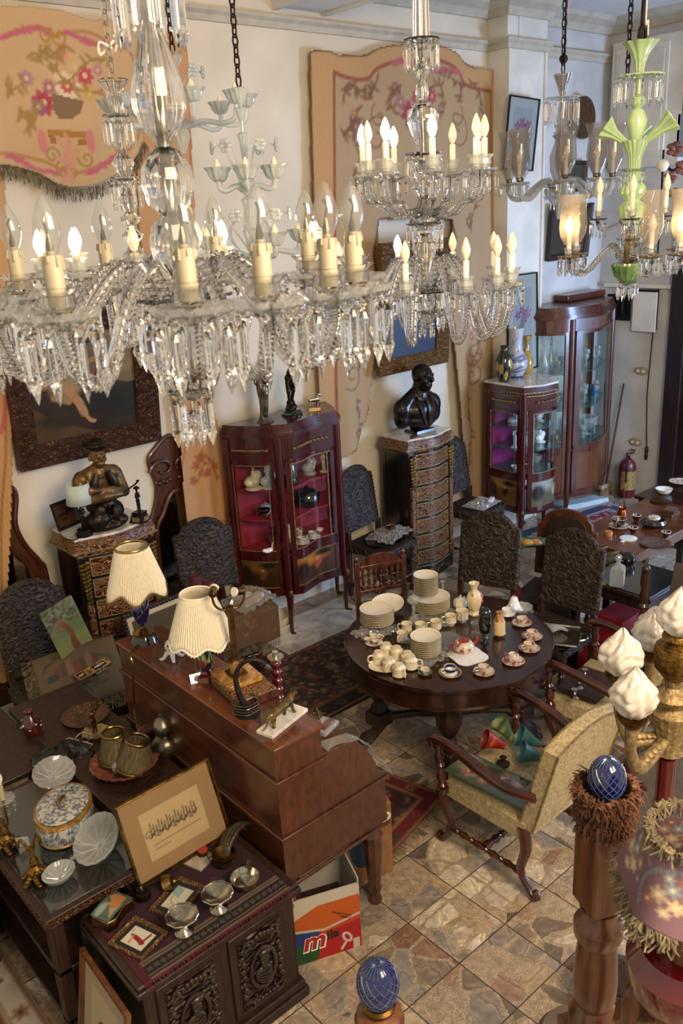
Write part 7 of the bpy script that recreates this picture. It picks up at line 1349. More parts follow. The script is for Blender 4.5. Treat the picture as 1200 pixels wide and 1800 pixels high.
def mug(lab, px, py, r=.036, h=.062, rz=0, name='teacup', m='mugm'):
    t = thing(name, lab, 'cup', tz(px, py), rz); g = G(); g.lathe([(0, 0), (r*.6, 0), (r*.62, .005), (r*.95, h*.3), (r*.9, h*.75), (r, h), (r*.94, h), (r*.84, h*.75), (r*.88, h*.3), (0, .008)], 28); c = obj('cup', g, M[m], t)
    g = G(); g.tube([(r*.9, 0, h*.85), (r*1.5, 0, h*.85), (r*1.5, 0, h*.35), (r*.92, 0, h*.3)], .004, 6); obj('handle', g, M[m], t); g = G(); g.tube([(r*cos(a), r*sin(a), h) for a in [2*PI*k/28 for k in range(28)]], .0013, 4, sm=False, closed=True); obj('gilt_rim', g, M['gold'], c); return t
for lab, px, py, rz, s in [('cream flowered cup at the left of the row, nearest the upturned cups', 707, 1128, 3.4, 1), ('cream flowered cup behind the leftmost cup of the row', 715, 1112, 2.2, 1), ('cream flowered cup in the middle of the row, behind the side plate stack', 739, 1112, 1.2, 1), ('cream flowered cup right of the middle one in the row, handle to the left', 766, 1108, 2.6, 1.05), ('cream flowered cup fifth in the row, near the tall mug', 792, 1098, 2.5, 1.05), ('tall cream mug at the right end of the cup row', 812, 1092, 3.9, 1.2)]:
    o = mug(lab, px, py, .036*s, .066*s, rz)
t = thing('sugar_bowl', 'cream flowered lidded sugar bowl behind the mug', 'bowl', tz(809, 1070), .3); g = G(); g.lathe([(.025, 0), (.03, .006), (.05, .03), (.048, .055), (.042, .062)], 28); b = obj('bowl', g, M['mugm'], t); g = G(); g.lathe([(.044, .062), (.035, .072), (.012, .08), (.0, .082)], 28); g.tube([(-.014, 0, .078), (-.008, 0, .095), (.008, 0, .095), (.014, 0, .078)], .003, 6); obj('lid', g, M['mugm'], t)
for s in (-1, 1): g = G(); g.tube([(s*.047, 0, .055), (s*.068, 0, .06), (s*.066, 0, .035), (s*.05, 0, .03)], .004, 6); obj('handle', g, M['mugm'], t)
t = thing('glass_candlestick', 'clear glass candlestick with round head at the back left of the table', 'candlestick', tz(727, 1088)); g = G(); g.lathe([(.034, 0), (.03, .01), (.01, .02), (.012, .04), (.008, .06), (.013, .08), (.01, .1), (.034, .12), (.038, .14), (.03, .16), (.018, .165)], 24, flute=.06, nf=8); obj('body', g, M['cut'], t)
t = thing('candlestick', 'small crystal stand with tilted foot beside the tall plate stack', 'candlestick', tz(778, 1045)); g = G(); g.lathe([(.03, 0), (.01, .02), (.01, .09), (.02, .1)], 16); obj('body', g, M['cut'], t)
M['vasecream'] = mat('vasecream', 'd6c29a', 'c98c70', .3, scale=16, coat=.4, lo=.6, hi=.75); v = tz(833, 1080); t = thing('handled_vase', 'tall cream vase with scalloped neck, two handles and pink flowers', 'vase', v, .6)
g = G(); g.lathe([(.035, 0), (.04, .01), (.03, .03), (.048, .08), (.052, .12), (.04, .155), (.02, .175), (.022, .2), (.035, .225), (.03, .225), (.014, .19)], 40, flute=.04, nf=6); obj('body', g, M['vasecream'], t)
for s in (-1, 1): g = G(); g.tube([(s*.04, 0, .15), (s*.06, 0, .175), (s*.05, 0, .195), (s*.03, 0, .185)], .006, 6); obj('handle', g, M['gold'] if 0 else M['vasecream'], t)
g = G()
for k in range(7): g.sph((.052*cos(-1.6+.14*k), .052*sin(-1.6+.14*k), .1+.012*((k*3) % 4)), (.009, .009, .008), 7, 5)
obj('flowers', g, mat('pinkfl', 'a85a60', 'c08078', .4), t)
t = thing('black_goblet', 'tall black and gold covered glass goblet in the middle of the table', 'goblet', tz(852, 1128)); g = G(); g.lathe([(.034, 0), (.032, .008), (.012, .02), (.018, .03), (.01, .04), (.016, .055), (.03, .07), (.038, .1), (.04, .16), (.036, .19)], 32); obj('bowl', g, M['blackgloss'], t); g = G(); g.lathe([(.038, .19), (.037, .205), (.025, .225), (.006, .232), (0, .233)], 28); obj('lid', g, M['blackgloss'], t); g = G()
for k in range(5): a0 = 2*PI*k/5; g.tube([((.0405)*cos(a0+.3*sin(q*3)), .0405*sin(a0+.3*sin(q*3)), .1+.02*q) for q in [i*.4 for i in range(11)]], .0012, 4, sub=2)
for z in (.19, .056, .012): g.tube([((.038 if z > .1 else .02)*cos(a), (.038 if z > .1 else .02)*sin(a), z) for a in [2*PI*k/24 for k in range(24)]], .0014, 4, sm=False, closed=True)
obj('gilt_decoration', g, M['gold'], t)
t = thing('jug_vase', 'yellow cream jar vase with orange neck and feet, right of the black goblet', 'vase', tz(877, 1118), .4); g = G(); g.lathe([(.03, .012), (.038, .02), (.036, .1), (.034, .11)], 28); obj('body', g, mat('yjar', 'c8b07c', 'd8c49a', .3, coat=.4), t); M['orangec'] = mat('orangec', '9c6430', 'b8844c', .3, coat=.4); g = G(); g.lathe([(.035, .11), (.022, .135), (.016, .155), (.022, .165), (.018, .165)], 24); g.lathe([(.02, 0), (.03, .012), (.039, .022), (.03, .026)], 24, flute=.12, nf=4)
for s in (-1, 1): g.tube([(s*.017, 0, .155), (s*.04, 0, .155), (s*.034, 0, .115)], .005, 6)
obj('neck_and_feet', g, M['orangec'], t)
t = thing('glass_goblet', 'small clear glass goblet between the cup row and the black goblet', 'glass', tz(835, 1112)); g = G(); g.lathe([(.024, 0), (.004, .006), (.004, .04), (.02, .05), (.03, .07), (.028, .07), (0, .048)], 20); obj('bowl', g, M['cut'], t)
t = thing('teapot', 'round white teapot painted red with red spout and handle', 'teapot', tz(815, 1148), D2(-20)); M['kutani'] = mat('kutani', 'c8bfae', '8c3c34', .25, scale=34, coat=.5, lo=.5, hi=.62); M['redgl'] = mat('redgl', '7c2018', '9c342a', .2, coat=.6)
g = G(); g.lathe([(.03, 0), (.035, .006), (.062, .035), (.062, .055), (.045, .08), (.032, .084)], 36); obj('body', g, M['kutani'], t); g = G(); g.lathe([(.034, .084), (.02, .094), (.006, .098), (.009, .106), (0, .11)], 24); obj('lid', g, M['redgl'], t); g = G(); g.tube([(.05, 0, .04), (.08, 0, .055), (.09, 0, .08), (.1, 0, .09)], [.014, .01, .008, .007], 8); obj('spout', g, M['redgl'], t); g = G(); g.tube([(-.05, 0, .075), (-.085, 0, .085), (-.095, 0, .05), (-.058, 0, .028)], .0055, 8); obj('handle', g, M['redgl'], t)
t = thing('square_plate', 'white square plate with lobed corners under the teapot', 'plate', (*tz(822, 1155)[:2], .7602), .5); g = G(); g.prism([(.088*cos(a)*(1+.1*cos(4*a)), .088*sin(a)*(1+.1*cos(4*a))) for a in [2*PI*k/40 for k in range(40)]], 0, .008, sc=1.06); obj('dish', g, M['porcw'], t)
t = thing('glass_plate', 'dark smoked glass plate leaning behind the teapot', 'plate', tz(790, 1130, .775), rot=(D2(12), 0, 0)); g = G(); g.lathe([(0, 0), (.05, 0), (.08, .01), (.05, .004), (0, .003)], 32); obj('dish', g, M['hurricane'], t)
for lab, px, py, rz in [('red rimmed Japanese cup and saucer, rearmost on the right side of the table', 917, 1098, .2), ('red rimmed cup and saucer, second from the back on the right side', 935, 1122, 2.9), ('red rimmed cup and saucer with handle at left, just behind the creamer', 930, 1143, 2.8), ('red patterned cup and saucer at the front edge of the table', 850, 1184, 2.5)]: M['rimc'] = M['redgl']; cupsau(lab, tz(px, py), M['kutani'], M['kutani'], rz, None, .034, .042, .062)
t = thing('creamer', 'red handled creamer standing on a patterned saucer', 'creamer', tz(902, 1165), 2.6); g = G(); g.lathe([(0, .002), (.04, .002), (.066, .014), (.066, .016), (.04, .006), (0, .005)], 32); obj('saucer', g, M['kutani'], t); g = G(); g.lathe([(.02, .006), (.034, .03), (.03, .055), (.026, .06), (.022, .055)], 26); obj('jug', g, M['kutani'], t); g = G(); g.tube([(.026, 0, .055), (.05, 0, .07), (.052, 0, .035), (.032, 0, .025)], .005, 6); obj('handle', g, M['redgl'], t)
M['rimc'] = mat('yrim', 'b8982c', 'ccb040', .3); cupsau('cup and saucer with blue band and yellow rim at the front of the table', tz(791, 1186), M['porcw'], M['porcw'], 2.8, None, .036, .045, .064); t = bpy.data.objects[-1] if 0 else None
v = tz(791, 1186); g = G(); g.lathe([(.043, .0115), (.058, .0165), (.058, .0175), (.043, .0125)], 40, cap=False); g.lathe([(.0328, .03), (.0365, .047), (.0372, .047), (.0335, .03)], 40, cap=False); g.lathe([(.03, .034), (.0325, .051), (.031, .051), (.0285, .034)], 40, cap=False)
M['blueband'] = mat('blueband', '122456', '1a2f68', .2, coat=.5); by = [o for o in bpy.data.objects if o.get('label', '').startswith('cup and saucer with blue band')][0]; obj('blue_band', g, M['blueband'], by); g = G(); g.lathe([(.056, .0155), (.0645, .018), (.0645, .0192), (.056, .0167)], 40, cap=False); obj('yellow_rim', g, M['rimc'], by)
M['rimc'] = M['porc']; cupsau('tiny porcelain cup on a green saucer at the front left of the table', tz(747, 1186), M['flowpor'], mat('greensau', '3c4c38', '566450', .2, coat=.5), 1, None, .026, .03, .042)
t = thing('oval_platter', 'cream oval platter with seven upturned cups, front left of the table', 'platter', tz(691, 1170), -.45); g = G(); g.lathe([(0, .003), (.1, .003), (.15, .016), (.15, .019), (.1, .007), (0, .006)], 56, ell=.68); obj('dish', g, M['cream'], t); g = G(); g.tube([(.15*cos(a), .102*sin(a), .018) for a in [2*PI*k/48 for k in range(48)]], .0016, 4, sm=False, closed=True); obj('gilt_rim', g, M['gold'], t)
u0 = None
for k, (px, py) in enumerate([(679, 1132), (697, 1138), (716, 1147), (665, 1146), (684, 1158), (701, 1168), (722, 1155)]):
    v = at(px, py+6, .812); lab = 'upturned cream cup standing on the oval platter, '+('back left', 'back centre', 'back right', 'far left with handle', 'middle front', 'front row nearest', 'rightmost')[k]
    if u0 is None:
        u0 = mug(lab, px, py, .035, .058); u0.location = (v.x, v.y, .826); u0.rotation_euler = (PI, 0, 1.)
    else: dup(u0, (v.x, v.y, .826), None, lab, rot=(PI, 0, k*.9))
t = thing('egg_cup_set', 'porcelain egg cup stand with five little cups at the left rim', 'egg cups', tz(657, 1130), .3)
for k, (dx, dy) in enumerate(((.03, .02), (-.03, .025), (-.03, -.03), (.03, -.03), (0, .0))): g = G(); g.lathe([(.012, 0), (.01, .01), (.022, .02), (.026, .03), (.022, .03), (0, .016)], 20, c=(dx, dy, .008)); obj('cup', g, M['flowpor'], t)
g = G(); g.lathe([(0, 0), (.05, 0), (.055, .006), (0, .008)], 30); g.tube([(0, .02, .01), (0, .02, .06), (.01, .02, .075), (-.01, .02, .075), (0, .02, .06)], .003, 6); obj('tray', g, M['porc'], t)
t = thing('milk_glass_shade', 'white milk glass bell shade at the far right of the table', 'lamp shade', tz(903, 1070)); g = G(); g.lathe([(.062, 0), (.06, .004), (.04, .03), (.028, .06), (.022, .08), (.012, .09), (.012, .086), (.02, .076), (.036, .03), (.056, .002)], 36); obj('body', g, M['porcw'], t)
t = thing('glass_bowl', 'clear scalloped glass bowl next to the milk glass shade', 'bowl', tz(916, 1078)); g = G(); g.lathe([(.03, 0), (.05, .02), (.072, .05), (.068, .05), (.045, .022), (0, .006)], 48, flute=.05, nf=9); obj('body', g, M['cut'], t)
M['rimc'] = M['porc']; cupsau('plain white cup and saucer next to the yellow jar vase', tz(890, 1082), M['porcw'], M['porcw'], 0, None, .03, .04, .055)
v = at(967, 1112, .55); t = thing('rectangular_tray', 'silver rectangular tray holding a glass shell, on the chair right of the round table', 'tray', (v.x, v.y, .53), D2(-62)); g = G(); g.box(-.19, -.14, 0, .19, .14, .006)
for a in (-1, 1): g.tube([(-.19, a*.14, .012), (.19, a*.14, .012)], .01, 6, sm=False); g.tube([(a*.19, -.14, .012), (a*.19, .14, .012)], .01, 6, sm=False); g.tube([(a*.2, -.05, .012), (a*.24, -.03, .02), (a*.24, .03, .02), (a*.2, .05, .012)], .006, 6)
obj('dish', g, M['silver'], t)
t = thing('glass_shell', 'ribbed glass shell lying on the silver rectangular tray', 'dish', (v.x, v.y-.02, .55), .3); g = G()
for k in range(7): q = -.9+.3*k; g.tube([(0, 0, .02), (.05*cos(q), .05*sin(q), .035), (.1*cos(q), .1*sin(q), .01)], [.012, .012, .008], 8)
obj('shell', g, M['cut'], t)
for o in list(COL.objects):
    if o.parent is None and o.get('category') and .76 <= o.location.z < .95 and (o.location.x-TC[0])**2+(o.location.y-TC[1])**2 < TR**2: o.scale = [q*1.2 for q in o.scale]; o.location.z = .76+(o.location.z-.76)*1.2
# ---- armchair contents
v = at(830, 1335, .48); t = thing('flower_print', 'green panel painted with pink flowers lying on the front cream armchair', 'picture', (2.96, 2.36, .478), rot=(0, D2(2), D2(4))); C = Cv(-.11, .11, -.26, .26, .007, '4f5c4a', .08, 2)
for x, y, r in ((-.03, .15, .05), (.03, -.02, .055), (-.05, .05, .03), (.05, -.1, .04), (.04, .12, .03)): C.flower(x, y, r, 'a06458', 'c49a84', 7); C.spray([(x, y), (x+.04, y-.08), (x-.02, y-.12)], '2e4036', '36483a', .008, .03, 6)
solid(obj('panel', C.mesh('panel', lambda u, v: (u, v, .004+0*u), M['vcgloss']), M['vcgloss'], t), .008, 0)
def cone(lab, name, a, b, r0, r1, m, m2=None, loc=None):
    t = thing(name, lab, 'lamp shade', loc or (0, 0, 0)); a, b = Vector(a), Vector(b); q = (b-a).to_track_quat('Z', 'Y').to_matrix().to_4x4(); q.translation = a; L = (b-a).length; g = G(); g.lathe([(r0, 0), (r0*1.02, L*.08), (r0*.75+r1*.25, L*.4), (r1, L), (r1*.93, L), (r0*.6, .01), (0, .008)], 32, M=q); obj('shade', g, m, t); return t
M['teal'] = mat('teal', '2c5c5e', '46787a', .45, scale=12); M['redshade'] = mat('redshade', '84181a', 'a06038', .4, scale=20, lo=.5, hi=.65); M['greensh'] = mat('greensh', '3c6450', 'a08c3c', .4, scale=9, lo=.48, hi=.56)
cone('red patterned conical shade lying on the front cream armchair', 'conical_shade', (.05, -.04, .05), (-.03, .03, .1), .02, .055, M['redshade'], loc=(3.1, 2.5, .5)); cone('green and yellow conical shade standing behind the red one', 'conical_shade', (.03, -.03, 0), (-.02, .03, .12), .018, .055, M['greensh'], loc=(3.27, 2.55, .48)); cone('teal shade, upper of the two on the front cream armchair', 'conical_shade', (.06, -.05, .02), (-.02, .03, .08), .02, .06, M['teal'], loc=(3.28, 2.42, .49)); cone('teal shade, lower of the two against the armchair back', 'conical_shade', (.06, -.05, .02), (-.03, .03, .07), .02, .06, M['teal'], loc=(3.19, 2.33, .49))
t = thing('small_stand', 'small round dark turned stand under the red shade', 'stand', (3.1, 2.43, .475)); g = G(); g.lathe([(.035, 0), (.036, .008), (.01, .018), (.012, .04), (.02, .045), (0, .046)], 24); obj('body', g, M['oakdark'], t)
g = G(); g.box(-.16, -.13, 0, .16, .13, .03); t = simple('brown_book', 'brown flat book on the seat of the rear cream armchair', 'book', (4.08, 2.55, .475), g, mat('brownbook', '2c1c16', '3a261c', .5), .1, bev=.003, part='cover')
c0 = None
for k, (px, py) in enumerate(((1028, 1180), (1018, 1197), (1010, 1215))):
    v = at(px, py, .55); lab = 'short mirror glass candlestick on the brown book, '+('farthest of three', 'middle of three', 'nearest of three')[k]
    if c0 is None: c0 = thing('glass_candlestick', lab, 'candlestick', (v.x, v.y, .506), 0, 'little candlesticks on the book'); g = G(); g.lathe([(.026, 0), (.008, .012), (.012, .03), (.006, .04), (.022, .052), (.022, .056), (.01, .05)], 20); obj('body', g, M['silver'], c0)
    else: dup(c0, (v.x, v.y, .506), 0, lab)
# ---- bureau top
v = at(495, 1290, BZ); t = thing('tiger_figurine', 'brass tiger walking on a white marble slab at the near end of the bureau', 'figurine', (1.865, 2.66, BZ), D2(14)); g = G(); g.box(-.125, -.045, 0, .125, .045, .016); obj('marble_slab', g, M['marble'], t, bev=.002)
TG = [((-.06, 0, .072), (.05, 0, .078), .02, .023), ((.05, 0, .085), (.08, 0, .098), .018, .015), ((.088, 0, .1), (.017, .015, .015)), ((.1, 0, .094), (.012, .01, .009)), ((-.07, 0, .07), (.022, .019, .022)), ((-.07, -.012, .06), (-.078, -.014, .02), .012, .006), ((-.062, .012, .06), (-.05, .014, .02), .012, .006), ((.05, -.012, .065), (.066, -.014, .02), .01, .006), ((.045, .012, .065), (.03, .014, .02), .01, .006), ((-.09, 0, .075), (-.105, 0, .04), .006, .005), ((-.105, 0, .04), (-.13, 0, .03), .005, .004)]
for x, y in ((-.078, -.014), (-.05, .014), (.066, -.014), (.03, .014)): TG.append(((x+.004, y, .02), (.01, .007, .005)))
for s in (-1, 1): TG.append(((.086, s*.011, .115), (.004, .004, .005)))
blobfig(t, 'tiger', TG, M['brassdark'] if 0 else mat('tigerm', '4a3c26', '8a7448', .35, .8, scale=40), .0032, 1)
g = G(); g.box(-.035, -.001, 0, .035, .001, .045, M=Rx(-.5)); t = thing('label_card', 'small white card with a black oval leaning at the cameo lamp', 'card', (1.79, 3.22, BZ), -.3); obj('card', g, M['porcw'], t, smooth=False); g = G(); g.sph((0, 0, 0), (.016, .001, .015), 14, 8, M=Rx(-.5) @ T((0, -.002, .02))); obj('black_oval', g, M['black'], t)
t = thing('pen_tray', 'clear and brown plastic pen tray with a pen on the bureau step', 'tray', (2.1, 2.67, 1.062), .3); g = G(); g.box(-.06, -.045, 0, .06, .045, .025); obj('dish', g, M['cut'], t, bev=.006); g = G(); g.box(-.04, -.03, .024, .045, .0, .034); obj('block', g, M['mahogy'], t, bev=.003); g = G(); g.cyl((-.02, .0, .03), (.02, .05, .085), .004); obj('pen', g, M['brass'], t)
# ---- pictures and boxes low down
v = at(302, 1440, .75); t = thing('framed_calligraphy', 'brown framed Arabic calligraphy leaning against the bureau above the carved cabinet', 'picture', (1.41, 2.9, .815), rot=(D2(-20), 0, D2(2))); frame(t, .48, .37, .016, .014, M['brassdark']); C = Cv(-.225, .225, -.17, .17, .0052, '7c6444', .06, 5); C.rect(-.15, -.11, .15, .1, '9a8662'); C.mottle(.05, 14)
for i in range(17):
    x = -.115+i*.014; C.line([(x, -.01), (x+.003, .045-.01*(i % 3))], .005, '1e1a14'); C.line([(x-.008, -.015+.01*(i % 2)), (x+.008, -.02+.012*((i+1) % 3))], .006, '1e1a14'); C.blob(x, .012*((i*5) % 3)-.005, .004, .003, '1e1a14')
C.scroll(-.13, 0, .02, 0, 1.1, '2a241a', .004); C.line([(-.12, -.05), (.12, -.05)], .002, '4a4030'); C.line([(-.12, -.07), (-.04, -.07)], .002, '4a4030'); canvas(t, C, M['vcpaper'], 'print')
t = thing('framed_portrait', 'framed portrait print leaning on the carved cabinet at the bottom left edge', 'picture', (.845, 2.6, .27), rot=(D2(-10), 0, D2(-92))); frame(t, .42, .56, .03, .02, M['newel']); C = Cv(-.185, .185, -.25, .25, .008, '9a8a6c', .06); C.rect(-.12, -.2, .12, .18, 'a89a7c'); C.blob(0, .0, .06, .07, '3c3024'); C.blob(0, -.13, .11, .1, '3a3028'); canvas(t, C, M['vcpaper'], 'print')
def cardbox(t, w, d, h, face, m, th=.006, flap=True):
    g = G(); g.box(-w/2, -d/2, 0, w/2, d/2, .005); g.box(-w/2, -d/2, .005, -w/2+th, d/2, h); g.box(w/2-th, -d/2, .005, w/2, d/2, h); g.box(-w/2, d/2-th, .005, w/2, d/2, h); g.box(-w/2, -d/2, .005, w/2, -d/2+th, h*.93); return obj('carton', g, m, t, smooth=False)
t = thing('cardboard_box', 'open white carton with red, green and orange Mila print, beside the carved cabinet', 'box', (1.95, 2.61, 0), D2(-22)); M['cartonin'] = mat('cartonin', 'a8a49a', 'b8b4a8', .7); cardbox(t, .32, .26, .4, None, M['cartonin'])
C = Cv(-.16, .16, 0, .37, .004, 'b04018'); C.rect(-.16, .3, .16, .37, 'b8b0a4'); C.poly([(-.16, 0), (.02, 0), (-.02, .1), (-.16, .13)], '1f4a22'); C.poly([(-.16, .1), (-.05, .12), (-.03, .2), (-.16, .2)], '24356c'); C.poly([(-.06, 0), (.16, 0), (.16, .17), (.02, .15), (-.04, .08)], '9c1c1c'); C.poly([(-.16, .2), (0, .15), (.16, .21), (.16, .31), (-.16, .31)], 'b0541c'); C.line([(-.16, .195), (-.02, .165), (.16, .2)], .012, 'b8b0a4'); C.poly([(-.16, .26), (-.05, .31), (-.16, .31)], 'b8b0a4'); C.poly([(.12, .0), (.15, .0), (.15, .06), (.12, .06)], 'b8b0a4'); C.blob(.09, .08, .02, .035, 'c4c0b4', .5); C.line([(.08, .05), (.06, .02)], .012, 'c4c0b4'); C.blob(.09, .08, .011, .022, '9c1c1c', .5)
obj('printed_front', C.mesh('printed_front', lambda u, v: (u, -.1312+0*u, v), M['vcpaper']), M['vcpaper'], t); text('m', .14, mat('logored', 'a01818', None, .5), t, (-.075, -.1325, .115), rot=(PI/2, 0, 0), shear=.2, bold=.004); text('m', .14, M['porcw'], t, (-.073, -.1318, .112), rot=(PI/2, 0, 0), shear=.2, bold=.009); text('ila', .07, M['black'], t, (.02, -.1325, .125), rot=(PI/2, 0, 0), bold=.002); text('STIKLAIDIŲ ŠVARA' if 0 else 'STIKLADI V KAVI C', .013, M['black'], t, (.07, -.1325, .225), rot=(PI/2, .5, 0)); text('CEZARI C', .013, M['black'], t, (.085, -.1325, .2), rot=(PI/2, .5, 0))
g = G(); g.box(-.13, -.1, .2, .12, .1, .215, M=Rx(.15)); g.box(-.1, -.08, .1, .1, -.05, .25); tt = thing('dark_books', 'dark folders and books inside the open Mila carton', 'books', (1.95, 2.61, 0), D2(-22)); obj('folder', g, M['oakdark'], tt, smooth=False, bev=.003); g = G(); g.box(-.11, -.11, .006, .11, .11, .1); obj('book', g, M['black'], tt, smooth=False)
t = thing('cardboard_box', 'tall brown cardboard box with blue blob logo behind the bureau leg', 'box', (2.36, 2.86, 0), D2(-18)); M['kraft'] = mat('kraft', '7c5832', '946c40', .8, scale=14); g = G(); g.box(-.19, -.14, 0, .19, .14, .44); obj('carton', g, M['kraft'], t, smooth=False, bev=.004); g = G(); g.sph((.03, -.141, .22), (.085, .002, .13), 30, 16); obj('blue_logo', g, mat('blueprint', '123c54', None, .6), t)
text('hop', .1, M['cream'], t, (.11, -.1412, .37), rot=(PI/2, 0, 0), bold=.002); text('Beko Plus Series', .018, M['cream'], t, (-.1, -.1412, .25), rot=(PI/2, PI/2, 0)) if 0 else None
rb = thing('red_box', 'red cardboard box, lowest of the red stack under the dark square table', 'box', (5.06, 3.0, 0), .1); g = G(); g.box(-.2, -.16, 0, .2, .16, .16); obj('carton', g, mat('redbox', '7c0c18', '8c1420', .6), rb, smooth=False, bev=.003); dup(rb, (5.12, 3.02, .163), .06, 'red cardboard box, middle of the red stack under the dark square table', sc=.85); dup(rb, (5.2, 3.03, .302), 0, 'red cardboard box, topmost of the red stack under the dark square table', sc=.7)
g = G(); g.box(-.2, -.16, 0, .2, .16, .24); simple('black_box', 'black box on the floor beside the stack of red boxes', 'box', (4.86, 3.42, 0), g, M['black'], .1, smooth=False, bev=.004)
# ---- things on the carved cabinet
RZ_ = CH+.004; t = thing('woven_runner', 'dark red woven runner with striped border on the carved cabinet', 'runner', (CX0+CW/2, CY0+CD/2-.01, CH)); C = Cv(-.35, .34, -.235, .2, .005, '2c1420', .1, 6)
for i in range(60): C.blob(C.r.uniform(-.3, .3), C.r.uniform(-.12, .2), .012, .006, ['16303a', '3c2c38', '5c1c2c', '1c2824'][i % 4], C.r.uniform(0, 3), a=.8)
for y in (-.225, -.205, -.15, -.135): C.rect(-.35, y, .34, y+.006, '5c5240')
C.rect(-.35, -.2, .34, -.155, '16110f'); [C.flower(-.33+.03*i, -.178, .012, '5c5048', '3c2020', 4) for i in range(23)]; C.rect(-.35, -.235, -.32, .2, '40121e'); C.rect(-.35, -.235, .34, -.226, '5c1424')
obj('cloth', C.mesh('cloth', lambda u, v: (u, v, .003+.001*np.sin(u*40)), M['vcrug']), M['vcrug'], t); g = G()
for k in range(90): x = -.35+k*.0077; g.tube([(x, -.233, .004), (x+rng.uniform(-.004, .004), -.243, -.002), (x, -.246, -.02)], .0018, 3, sm=False)
tag(obj('fringe', g, M['maroon'], t), kind='stuff')
def cz(px, py, z=RZ_): v = at(px, py, z); return (v.x, v.y, z)
t = thing('painted_box', 'small gilt box with bowed lid painted with a castle', 'box', cz(200, 1612), .35); g = G(); g.prism([(-.06, -.035), (-.03, -.045), (.03, -.03), (.06, -.04), (.06, .04), (-.06, .04)], 0, .04); obj('box', g, M['brass'], t, bev=.003); C = Cv(-.06, .06, -.04, .04, .003, '3c5048', .1); C.poly([(0, -.03), (.05, -.02), (.05, .02), (.03, .035), (.01, .01), (-.01, .02)], 'a06c3c'); C.poly([(-.05, -.03), (0, -.03), (-.01, 0)], '8c7c58'); C.blob(-.03, .02, .03, .012, '7c8c84', 0, .5)
obj('lid', C.mesh('lid', lambda u, v: (u, v, .042+.012*np.cos(u*22)), M['vcgloss']), M['vcgloss'], t)
def flatframe(lab, px, py, w, h, rz, C, tilt=0, name='framed_picture'):
    t = thing(name, lab, 'picture', cz(px, py, RZ_+.003), rot=(-PI/2+tilt, 0, rz)); q = bpy.data.objects.new('x', None) if 0 else None; frame(t, w, h, .016, .016, M['frame_gilt'], [(0, 0), (0, .012), (.006, .016), (.012, .01), (.016, .004), (.016, 0)]); canvas(t, C, M['vcpaper'], 'print', -.003); return t
C = Cv(-.068, .068, -.078, .078, .0025, '1c1a18'); C.rect(-.045, -.055, .045, .055, 'b8b4a4'); C.line([(0, .02), (-.005, -.005), (-.012, -.03)], .02, '7c1818'); C.line([(-.02, -.025), (.01, -.03), (.035, -.035)], .01, '7c1818'); C.blob(.0, .028, .006, None, 'a07858'); C.blob(.003, .034, .006, .004, '181010'); C.line([(-.005, .02), (-.025, .025)], .005, 'a07858'); C.blob(-.028, .02, .01, .005, 'a08040'); C.scroll(.022, .043, .008, 0, 1, '7c1818', .0015)
flatframe('small gilt frame with a red dressed dancer, on the front left of the runner', 243, 1650, .155, .175, .32, C)
C = Cv(-.09, .09, -.06, .06, .003, '1c1c1c'); C.rect(-.06, -.04, .06, .04, 'b0aa98'); C.line([(-.05, -.02), (-.02, .02), (.02, .03)], .006, '8c8c7c'); C.poly([(0, 0), (.06, 0), (.06, .04), (.02, .04)], '7c9494'); flatframe('gilt framed print half under the silver compote', 312, 1580, .2, .14, .4, C)
def compote(lab, px, py, s=1.): t = thing('silver_compote', lab, 'compote', cz(px, py), 0, 'footed silver bowls on the runner'); g = G(); g.lathe([(.034, 0), (.033, .008), (.014, .018), (.008, .03), (.012, .042), (.035, .052), (.052, .07), (.055, .078), (.05, .076), (.03, .058), (0, .052)], 40); obj('bowl', g, M['silver'], t); g = G(); g.tube([(.055*(1+.03*cos(10*a))*cos(a), .055*(1+.03*cos(10*a))*sin(a), .079) for a in [2*PI*k/60 for k in range(60)]], .003, 5, sm=False, closed=True); obj('scalloped_rim', g, M['silver'], t); return t
c1 = compote('footed silver bowl with scalloped rim, nearer to the front edge', 324, 1640); dup(c1, cz(385, 1600), 0, 'footed silver bowl with scalloped rim, right of the other footed bowl')
t = thing('silver_strainer', 'silver bowl with small flat handle at the right end of the runner', 'bowl', cz(432, 1558)); g = G(); g.lathe([(.02, 0), (.045, .018), (.056, .045), (.052, .045), (.04, .02), (0, .006)], 36); obj('bowl', g, M['silver'], t); g = G(); g.box(.045, -.012, .041, .085, .012, .046, M=Rz(.7)); obj('handle', g, M['silver'], t)
for lab, z, r in (('dark silver bowl, lower of the two stacked behind the compotes', 0, .05), ('brass toned silver bowl, upper of the two stacked behind the compotes', .022, .054)): v = cz(396, 1520); t = thing('metal_bowl', lab, 'bowl', (v[0], v[1], RZ_+z)); g = G(); g.lathe([(.025, 0), (.045, .018), (r, .042), (r-.004, .042), (.04, .018), (0, .005)], 36); obj('bowl', g, M['brassdark'] if z else M['pewter'], t); g = G(); g.tube([(r*cos(2.4), r*sin(2.4), .04), (r*1.35*cos(2.3), r*1.35*sin(2.3), .042), (r*1.35*cos(2.7), r*1.35*sin(2.7), .042), (r*cos(2.65), r*sin(2.65), .04)], .003, 5); obj('handle', g, M['pewter'], t)
t = thing('woven_basket', 'silver wire woven turban shaped basket at the back right of the cabinet', 'basket', cz(424, 1488), .4); g = G()
for k in range(13): q = PI*k/12; g.tube([(.085*cos(a)*.98, (.06*sin(a))*sin(q)+.0, .004+.07*sin(a)*(.35+.65*abs(cos(q)))) for a in [.1+i*.42 for i in range(8)]], .006, 5, sub=3)
obj('weave', g, mat('silverwire', '5c5648', '8c8470', .4, .6, scale=90, bump=.5), t)
